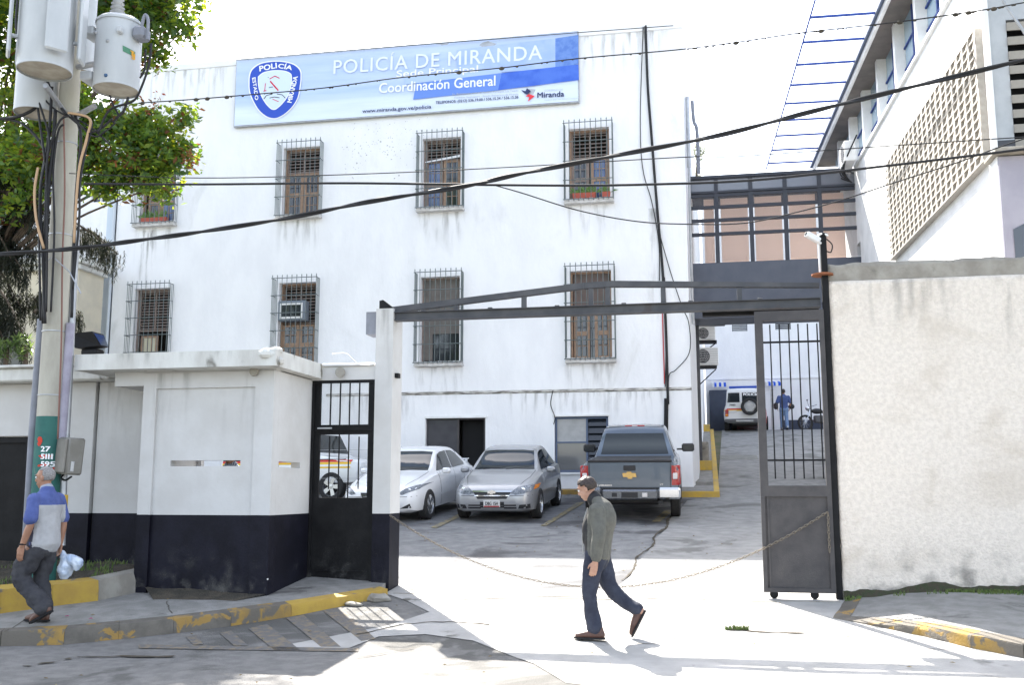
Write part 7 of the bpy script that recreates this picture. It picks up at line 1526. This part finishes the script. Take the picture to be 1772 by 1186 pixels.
def eyes(M, T, S=1.0):
    for s in (1, -1):
        mb = MB(); mb.ball(M @ (Vector((.080, s*.031, .008))*S), .0115*S, 10, 8); e = mb.build('eye', mat('eye_white', (.7, .68, .65), rough=.2) if 'eye_white' not in MATS else MATS['eye_white'], T, True, local=True)
        mb = MB(); mb.ball(M @ (Vector((.0895, s*.031, .007))*S), .0045*S, 8, 6); mb.build('iris', M_INK, e, local=True)
def brows(M, T, mt, S=1.0):
    for s in (1, -1): mb = MB(); mb.tube([M @ (Vector(p)*S) for p in ((.093, s*.014, .030), (.090, s*.034, .036), (.080, s*.050, .031))], .005*S, 5); mb.build('eyebrow', mt, T, True, local=True)
def hair(M, T, mt, keep, S=1.0, th=.010, seed=0, vox=.007, nz_=.006):
    mb = MB(); k = 0; mb.ball((-.012, 0, .025), .088, 40, 30, (1.08, .86, 1.0)); V = [Vector(p) for p in mb.v]; F = [f for f in mb.f if all(keep(V[i]) for i in f)]
    used = sorted({i for f in F for i in f}); mp_ = {i: j for j, i in enumerate(used)}; c = Vector((-.012, 0, .025)); vs = []; fs = []
    for i in used: d = (V[i]-c).normalized(); vs.append(M @ ((V[i]+d*(th*.95+noise.noise(V[i]*60+Vector((seed, 0, 0)))*nz_))*S))
    for i in used: d = (V[i]-c).normalized(); vs.append(M @ ((V[i]-d*.006)*S))
    n = len(used); fs = [tuple(mp_[i] for i in f) for f in F]+[tuple(mp_[i]+n for i in f)[::-1] for f in F]; from collections import Counter
    ec = Counter(); 
    for f in F:
        for a, b in zip(f, f[1:]+f[:1]): ec[(min(a, b), max(a, b))] += 1
    for (a, b), q in ec.items():
        if q == 1: fs.append((mp_[a], mp_[b], mp_[b]+n, mp_[a]+n))
    m2 = MB(); m2.add(vs, fs); return m2.build('hair', mt, T, 'all', local=True)
def shoe(T, heel, toe, mt, up=(0, 0, 1), w_=.046, nm='shoe'):
    h, t = Vector(heel), Vector(toe); d = (t-h).normalized(); L_ = (t-h).length; u = Vector(up); u = (u-d*u.dot(d)).normalized(); l = u.cross(d)
    mb = MB(); ring_loft(mb, [h+u*.045, h+d*L_*.3+u*.05, h+d*L_*.62+u*.042, h+d*L_*.92+u*.03], [(w_*.8, .042), (w_*.88, .045), (w_*1.05, .038), (w_*.85, .026)], l, 14, 4); ring_loft(mb, [h+u*.05+d*.015, h+u*.105+d*.03], [(w_*.75, .045), (w_*.78, .042)], l, 12, 2)
    s = fuse(mb, nm, mt, T, .007, 3); mb = MB(); P = [];
    for q, ww in ((-.03, .55), (.02, .82), (L_*.35, .82), (L_*.65, 1.08), (L_*.88, .95), (L_+.01, .5)): P.append((q, ww*w_))
    poly = [(q, ww) for q, ww in P]+[(q, -ww) for q, ww in P[::-1]]; n = len(poly); vs = [h+d*q+l*ww for q, ww in poly]+[h+d*q+l*ww+u*.018 for q, ww in poly]; mb.add(vs, [tuple(range(n))[::-1], tuple(range(n, 2*n))]+[(i, (i+1) % n, (i+1) % n+n, i+n) for i in range(n)]); mb.build('sole', M_INK, s, local=True); return s

# --- man walking across the entrance: faces the left of the picture. Local frame: x forward, y his left, z up
# walks toward -x of the world (rz = 180 deg): his left side is toward the camera
p0 = ong(1036, 1107)
WM = thing('person', 'man in grey jacket and dark jeans walking with bowed head across the entrance', 'person', (p0.x, 10.36, gz(10.36)+.012), R(180-7))
def V(x, y, z): return Vector((x, y, z))
mb = MB()
hc = V(.105, 0, 1.475); Mh = head(mb, hc, (1, .0, -.42), (.42, 0, 1), .98)
ring_loft(mb, [V(-.02, 0, 1.29), V(.03, 0, 1.36), V(.075, 0, 1.42)], [(.062, .062), (.054, .056), (.052, .056)])
ring_loft(mb, [V(0, 0, .84), V(-.01, 0, 1.0), V(-.03, 0, 1.2), V(-.02, 0, 1.30)], [(.15, .10), (.14, .10), (.165, .11), (.10, .08)])
for sg, sh, el, wr in ((1, V(-.03, .19, 1.27), V(-.055, .235, 1.0), V(-.03, .225, .76)), (-1, V(-.03, -.19, 1.27), V(.0, -.225, 1.01), V(.03, -.20, .78))):
    ring_loft(mb, [sh, el, wr], [(.045, .05), (.038, .04), (.026, .028)]); hand(mb, wr, (wr-el)+V(.03, 0, 0), (0.3, -sg, 0), 1.0, .5)
for h, k, a in ((V(0, .09, .84), V(.055, .09, .46), V(.02, .085, .09)), (V(-.01, -.09, .84), V(-.13, -.09, .47), V(-.42, -.08, .26))): ring_loft(mb, [h, k, a], [(.08, .085), (.055, .06), (.038, .042)])
fuse(mb, 'body', M_SKINL, WM, .0068, 2)
eyes(Mh, WM, .98); M_HAIRD = mat('hair_dark', (.022, .015, .012), (.05, .035, .03), 60, .5); brows(Mh, WM, M_HAIRD, .98)
hair(Mh, WM, M_HAIRD, lambda p: (p.z > .055 and p.x < .062) or (p.z > .0+.0 and p.x < .035 and p.z > .03) or (p.x < -.012 and p.z > -.03) or (p.z > .085), .98, .013)
mb = MB()   # jacket
ring_loft(mb, [V(.0, 0, .80), V(-.005, 0, .90), V(-.02, 0, 1.05), V(-.045, 0, 1.18), V(-.045, 0, 1.28), V(-.01, 0, 1.345)], [(.185, .135), (.178, .132), (.185, .135), (.20, .14), (.175, .115), (.085, .075)])
ring_loft(mb, [V(.085, 0, .93), V(.08, 0, 1.1), V(.04, 0, 1.25)], [(.11, .05), (.11, .055), (.09, .05)])
for sh, el, wr in ((V(-.04, .175, 1.265), V(-.065, .225, 1.02), V(-.04, .22, .79)), (V(-.04, -.175, 1.265), V(-.01, -.225, 1.03), V(.02, -.20, .82))): ring_loft(mb, [sh, el, el.lerp(wr, .5), wr], [(.075, .082), (.062, .068), (.056, .060), (.050, .052)])
M_JKT = mat('grey_jacket', (.115, .115, .10), (.09, .09, .08), 14, .85, .2, 220); M_JKD = mat('black_jacket_front', (.018, .018, .02), (.03, .03, .03), 10, .7); M_COLL = mat('black_collar', (.012, .012, .014), rough=.6)
fuse(mb, 'jacket', [M_JKT, M_JKD], WM, .0095, 2, .017, 7, (1, 1, .6), 2, lambda c: 1 if (c.x > .07 and abs(c.y) < .15) else 0)
mb = MB(); ring_loft(mb, [V(-.01, 0, 1.315), V(.015, 0, 1.355), V(.03, 0, 1.385)], [(.085, .085), (.078, .080), (.074, .078)]); fuse(mb, 'collar', M_COLL, WM, .008, 2, .003, 12)
mb = MB(); mb.tube([V(.142, .03, .82), V(.148, .03, 1.0), V(.125, .03, 1.18), V(.09, .03, 1.28)], .006, 5); mb.build('zip', mat('zip_pale', (.4, .4, .38)), WM, True, local=True)
M_JEAN = mat('dark_blue_jeans', (.020, .024, .042), (.034, .040, .062), 9, .85, .25, 260)
mb = MB()
ring_loft(mb, [V(0, 0, .76), V(0, 0, .86)], [(.165, .115), (.165, .115)])
ring_loft(mb, [V(.0, .085, .82), V(.035, .09, .64), V(.065, .09, .47), V(.05, .088, .28), V(.015, .086, .10)], [(.092, .112), (.083, .095), (.070, .076), (.062, .072), (.066, .078)])
ring_loft(mb, [V(-.01, -.085, .82), V(-.06, -.09, .62), V(-.135, -.09, .455), V(-.27, -.085, .345), V(-.385, -.082, .275)], [(.09, .108), (.080, .092), (.066, .074), (.060, .066), (.060, .064)])
fuse(mb, 'trousers', M_JEAN, WM, .009, 2, .013, 11, (1, 1, .8), 5)
M_SHOEB = mat('brown_shoe', (.06, .028, .022), (.09, .045, .035), 12, .45)
shoe(WM, (-.055, .086, .0), (.215, .086, .0), M_SHOEB); shoe(WM, (-.455, -.082, .245), (-.335, -.082, .02), M_SHOEB, (.9, 0, .4))
# --- old man on the sidewalk, back to us, heading left
p1 = onz(66, 1074, gz(9.9)+.17)
OM = thing('person', 'old man in blue and grey shirt walking along the sidewalk', 'person', (p1.x, p1.y, gz(p1.y)+.165), R(172))
mb = MB()
hc = V(.035, .0, 1.50); Mh2 = head(mb, hc, (.95, .30, -.10), (.10, 0, 1), .98)
ring_loft(mb, [V(-.01, 0, 1.32), V(.0, 0, 1.37), V(.02, 0, 1.43)], [(.066, .066), (.058, .06), (.056, .058)])
ring_loft(mb, [V(0, 0, .84), V(0, 0, 1.0), V(-.01, 0, 1.2), V(-.01, 0, 1.33)], [(.15, .10), (.145, .10), (.165, .11), (.10, .08)])
armL = (V(-.0, .18, 1.28), V(-.035, .225, 1.03), V(.05, .235, .79)); armR = (V(-.0, -.18, 1.28), V(-.05, -.215, 1.02), V(-.035, -.205, .80))
for sg, (sh, el, wr) in ((1, armL), (-1, armR)):
    ring_loft(mb, [sh, sh.lerp(el, .5), el, el.lerp(wr, .4), wr], [(.048, .05), (.044, .046), (.037, .038), (.038, .040), (.026, .028)]); hand(mb, wr, (wr-el)*.5+V(.0, 0, -.1), (0.2, -sg, 0), 1.02, .35 if sg > 0 else 1.1)
for h, k, a in ((V(0, .09, .84), V(.13, .12, .48), V(-.17, .10, .16)), (V(0, -.09, .84), V(.06, -.07, .47), V(-.02, -.06, .10))): ring_loft(mb, [h, k, a], [(.08, .085), (.055, .06), (.038, .042)])
fuse(mb, 'body', M_SKIN, OM, .0068, 2)
M_HAIRG = mat('hair_grey', (.30, .29, .28), (.16, .15, .15), 90, .7); eyes(Mh2, OM, .98); brows(Mh2, OM, M_HAIRG, .98)
hair(Mh2, OM, M_HAIRG, lambda p: (p.x < .02 and p.z > -.04 and p.z < .085 and p.x < -.0) or (p.z >= .07 and p.x < .03), .98, .006, 4, .007, .003)
M_SHB = mat('blue_shirt', (.06, .085, .24), (.08, .11, .29), 12, .85, .15, 200); M_SHG = mat('pale_grey_shirt', (.42, .42, .43), (.36, .36, .37), 10, .85, .15, 200); M_SHD = mat('dark_side_panel', (.05, .05, .07))
mb = MB()
ring_loft(mb, [V(.0, 0, .80), V(.0, 0, .92), V(-.005, 0, 1.08), V(-.01, 0, 1.2), V(-.012, 0, 1.29), V(-.01, 0, 1.355)], [(.186, .147), (.178, .140), (.172, .13), (.185, .13), (.165, .11), (.085, .078)])
for sh, el in ((V(-.0, .165, 1.275), V(-.03, .228, 1.065)), (V(-.0, -.165, 1.275), V(-.04, -.218, 1.06))): ring_loft(mb, [sh, sh.lerp(el, .55), el], [(.070, .078), (.064, .072), (.064, .074)])
fuse(mb, 'shirt', [M_SHG, M_SHB, M_SHD], OM, .0095, 2, .014, 7, (1, 1, .5), 7, lambda c: 1 if (c.z > 1.215 or abs(c.y) > .185) else (2 if abs(c.y) > .155 and c.z < 1.2 and c.x > -.02 else 0))
mb = MB(); ring_loft(mb, [V(-.01, 0, 1.345), V(.0, 0, 1.385)], [(.078, .078), (.070, .072)]); fuse(mb, 'collar', mat('blue_grey_collar', (.30, .33, .40)), OM, .008, 2, .002)
M_TRS = mat('charcoal_trousers', (.030, .030, .036), (.05, .05, .056), 7, .85, .25, 160)
mb = MB(); ring_loft(mb, [V(0, 0, .74), V(0, 0, .84)], [(.150, .105), (.145, .10)])
ring_loft(mb, [V(.0, .075, .78), V(.08, .12, .62), V(.135, .12, .47), V(.01, .115, .31), V(-.16, .105, .17)], [(.085, .105), (.095, .11), (.092, .10), (.088, .092), (.085, .09)])
ring_loft(mb, [V(.0, -.075, .78), V(.04, -.08, .62), V(.06, -.07, .46), V(.02, -.065, .28), V(-.01, -.06, .11)], [(.085, .10), (.088, .10), (.08, .088), (.075, .08), (.078, .082)])
fuse(mb, 'trousers', M_TRS, OM, .0095, 2, .022, 9, (1, 1, .9), 3)
shoe(OM, (-.24, .10, .11), (-.03, .12, .0), mat('tan_shoe', (.10, .05, .035), (.13, .07, .05), 10, .5), (-.2, 0, 1)); shoe(OM, (-.05, -.06, .0), (.21, -.05, .0), MATS['tan_shoe'])
mb = MB(); mb.lathe([(.032, -.008), (.036, 0), (.032, .008)], 14, Matrix.Translation(armL[2]+V(-.005, 0, .02)), False); mb.build('watch', M_INK, OM, True, local=True)
# plastic bag hanging from his right hand
Mw = Matrix.Translation(OM.location) @ Matrix.Rotation(R(172), 4, 'Z'); hb = Mw @ (armR[2]+V(.01, -.02, -.10))
PB = thing('plastic_bag', 'white and pale blue plastic bag hanging from the right hand of the old man', 'bag', hb)
M_BAG = mat('bag_plastic', (.62, .68, .76), (.35, .45, .62), 7, .25, spec=.8); 
mb = MB(); ring_loft(mb, [V(0, 0, .02), V(.05, 0, -.02), V(.10, -.01, -.08), V(.08, 0, -.20), V(.05, 0, -.24)], [(.012, .012), (.03, .025), (.075, .055), (.085, .07), (.05, .04)]); ring_loft(mb, [V(.05, 0, -.03), V(.16, 0, -.07), V(.24, 0, -.10), V(.23, 0, -.15)], [(.03, .03), (.06, .05), (.065, .05), (.045, .04)])
o = fuse(mb, 'bag_film', M_BAG, PB, .008, 1, .02, 16); o.rotation_euler = (0, 0, R(-8))
mb = MB(); mb.tube(smoothpts([V(-.01, 0, .03), V(.01, .01, .0), V(.06, .01, -.04)]), .007, 5); mb.build('handle', M_BAG, PB, local=True)
# --- man at the top of the ramp, seen from behind
v_ = 43.8; q = onv(1358, 745, v_)
FM = thing('person', 'man in blue shirt and jeans walking away at the top of the ramp', 'person', (q.x, v_, gz(v_)+.02), R(95))
mb = MB(); Mh3 = head(mb, V(.03, 0, 1.60), (1, 0, 0), (0, 0, 1)); ring_loft(mb, [V(0, 0, 1.40), V(0, 0, 1.50)], [(.06, .06), (.055, .055)]); ring_loft(mb, [V(0, 0, .9), V(0, 0, 1.4)], [(.15, .1), (.15, .1)])
for sg in (1, -1): a, b, c = V(0, sg*.21, 1.38), V(-.03, sg*.27, 1.12), V(.08, sg*.25, .92); ring_loft(mb, [a, b, c], [(.045, .05), (.038, .04), (.028, .03)]); hand(mb, c, (c-b), (0, -sg, 0), 1, .4)
for h, k, a in ((V(0, .09, .9), V(.08, .09, .5), V(.12, .09, .1)), (V(0, -.09, .9), V(0, -.09, .5), V(-.15, -.09, .12))): ring_loft(mb, [h, k, a], [(.08, .08), (.055, .06), (.04, .04)])
fuse(mb, 'body', M_SKIN, FM, .009, 2); eyes(Mh3, FM); hair(Mh3, FM, M_HAIRD, lambda p: (p.x < .0 and p.z > -.05) or p.z > .06, 1, .01)
mb = MB(); ring_loft(mb, [V(0, 0, .90), V(0, 0, 1.1), V(0, 0, 1.3), V(0, 0, 1.40), V(0, 0, 1.45)], [(.18, .125), (.175, .12), (.205, .13), (.18, .11), (.09, .08)])
for sg in (1, -1): ring_loft(mb, [V(0, sg*.185, 1.37), V(-.03, sg*.27, 1.15)], [(.08, .08), (.075, .075)])
fuse(mb, 'shirt', mat('far_blue_shirt', (.045, .075, .19), (.06, .09, .23), 8), FM, .013, 3, .008, 7)
mb = MB(); ring_loft(mb, [V(0, 0, .84), V(0, 0, .93)], [(.165, .12), (.165, .12)]); ring_loft(mb, [V(0, .09, .9), V(.08, .09, .5), V(.115, .09, .09)], [(.1, .11), (.08, .08), (.07, .075)]); ring_loft(mb, [V(0, -.09, .9), V(0, -.09, .5), V(-.14, -.09, .11)], [(.1, .11), (.08, .08), (.07, .075)])
fuse(mb, 'trousers', mat('far_jeans', (.12, .19, .34), (.17, .25, .40), 8), FM, .013, 3, .008, 7)
shoe(FM, (.05, .09, 0), (.31, .09, 0), M_METALW); shoe(FM, (-.22, -.09, .04), (.03, -.09, 0), M_METALW)
mb = MB(); mb.bbox(-.12, .16, .25, .40, .86, 1.14, .05); HBg = mb.build('shoulder_bag', M_BLKPL, None, local=True); HBg.location = FM.location; HBg.rotation_euler = FM.rotation_euler; tag(HBg, 'black shoulder bag at the left side of the man on the ramp', 'bag')
mb = MB(); mb.ball((.12, -.33, .98), .13, 14, 10, (1.1, 1, .9)); hm = mb.build('helmet', M_BLKPL, None, True, local=True); hm.location = FM.location; hm.rotation_euler = FM.rotation_euler; tag(hm, 'dark helmet held by the right hand of the man on the ramp', 'helmet')
# --- guard inside the booth, glimpsed through the slot
sx = onv(398, 803, GV).x
GD = thing('person', 'guard in pale blue striped shirt glimpsed through the booth slot', 'person', (onv(400, 803, GV+.62).x, GV+.62, .44), R(-90))
mb = MB(); Mh4 = head(mb, V(.03, 0, 1.56), (1, 0, 0), (0, 0, 1)); ring_loft(mb, [V(0, 0, 1.36), V(0, 0, 1.48)], [(.06, .06), (.055, .055)]); ring_loft(mb, [V(0, 0, .85), V(0, 0, 1.36)], [(.14, .09), (.14, .09)])
for sg in (1, -1): a, b, c = V(0, sg*.2, 1.32), V(-.03, sg*.25, 1.05), V(.08, sg*.22, .85); ring_loft(mb, [a, b, c], [(.045, .05), (.038, .04), (.028, .03)]); hand(mb, c, (c-b), (0, -sg, 0), 1, .4); ring_loft(mb, [V(0, sg*.09, .86), V(0, sg*.09, .5), V(0, sg*.09, .05)], [(.08, .08), (.055, .06), (.04, .04)])
fuse(mb, 'body', M_SKIN, GD, .010, 2); eyes(Mh4, GD); hair(Mh4, GD, M_HAIRD, lambda p: (p.x < .0 and p.z > -.05) or p.z > .06, 1, .01)
m_st = mat('striped_shirt', (.40, .50, .66), rough=.8); nn = m_st.node_tree.nodes; ll = m_st.node_tree.links; wv = nn.new('ShaderNodeTexWave'); wv.inputs['Scale'].default_value = 14; tcc = nn.new('ShaderNodeTexCoord'); ll.new(tcc.outputs['Object'], wv.inputs[0]); mxx = nn.new('ShaderNodeMix'); mxx.data_type = 'RGBA'; mxx.inputs[6].default_value = (.55, .62, .72, 1); mxx.inputs[7].default_value = (.16, .24, .42, 1); ll.new(wv.outputs[1], mxx.inputs[0]); ll.new(mxx.outputs[2], nn['Principled BSDF'].inputs['Base Color'])
wv.bands_direction = 'Y'
mb = MB(); ring_loft(mb, [V(0, 0, .84), V(0, 0, 1.1), V(0, 0, 1.3), V(0, 0, 1.38), V(0, 0, 1.43)], [(.18, .125), (.175, .12), (.21, .13), (.19, .11), (.09, .08)])
for sg in (1, -1): ring_loft(mb, [V(0, sg*.185, 1.33), V(-.03, sg*.25, 1.1)], [(.08, .08), (.075, .075)])
fuse(mb, 'shirt', m_st, GD, .013, 3, .006, 7)
mb = MB(); ring_loft(mb, [V(0, 0, .8), V(0, 0, .88)], [(.165, .12), (.165, .12)])
for sg in (1, -1): ring_loft(mb, [V(0, sg*.09, .85), V(0, sg*.09, .5), V(0, sg*.09, .08)], [(.1, .11), (.08, .08), (.07, .075)])
fuse(mb, 'trousers', M_TRS, GD, .013, 3)
for sg in (1, -1): shoe(GD, (-.08, sg*.09, 0), (.18, sg*.1, 0), M_INK)
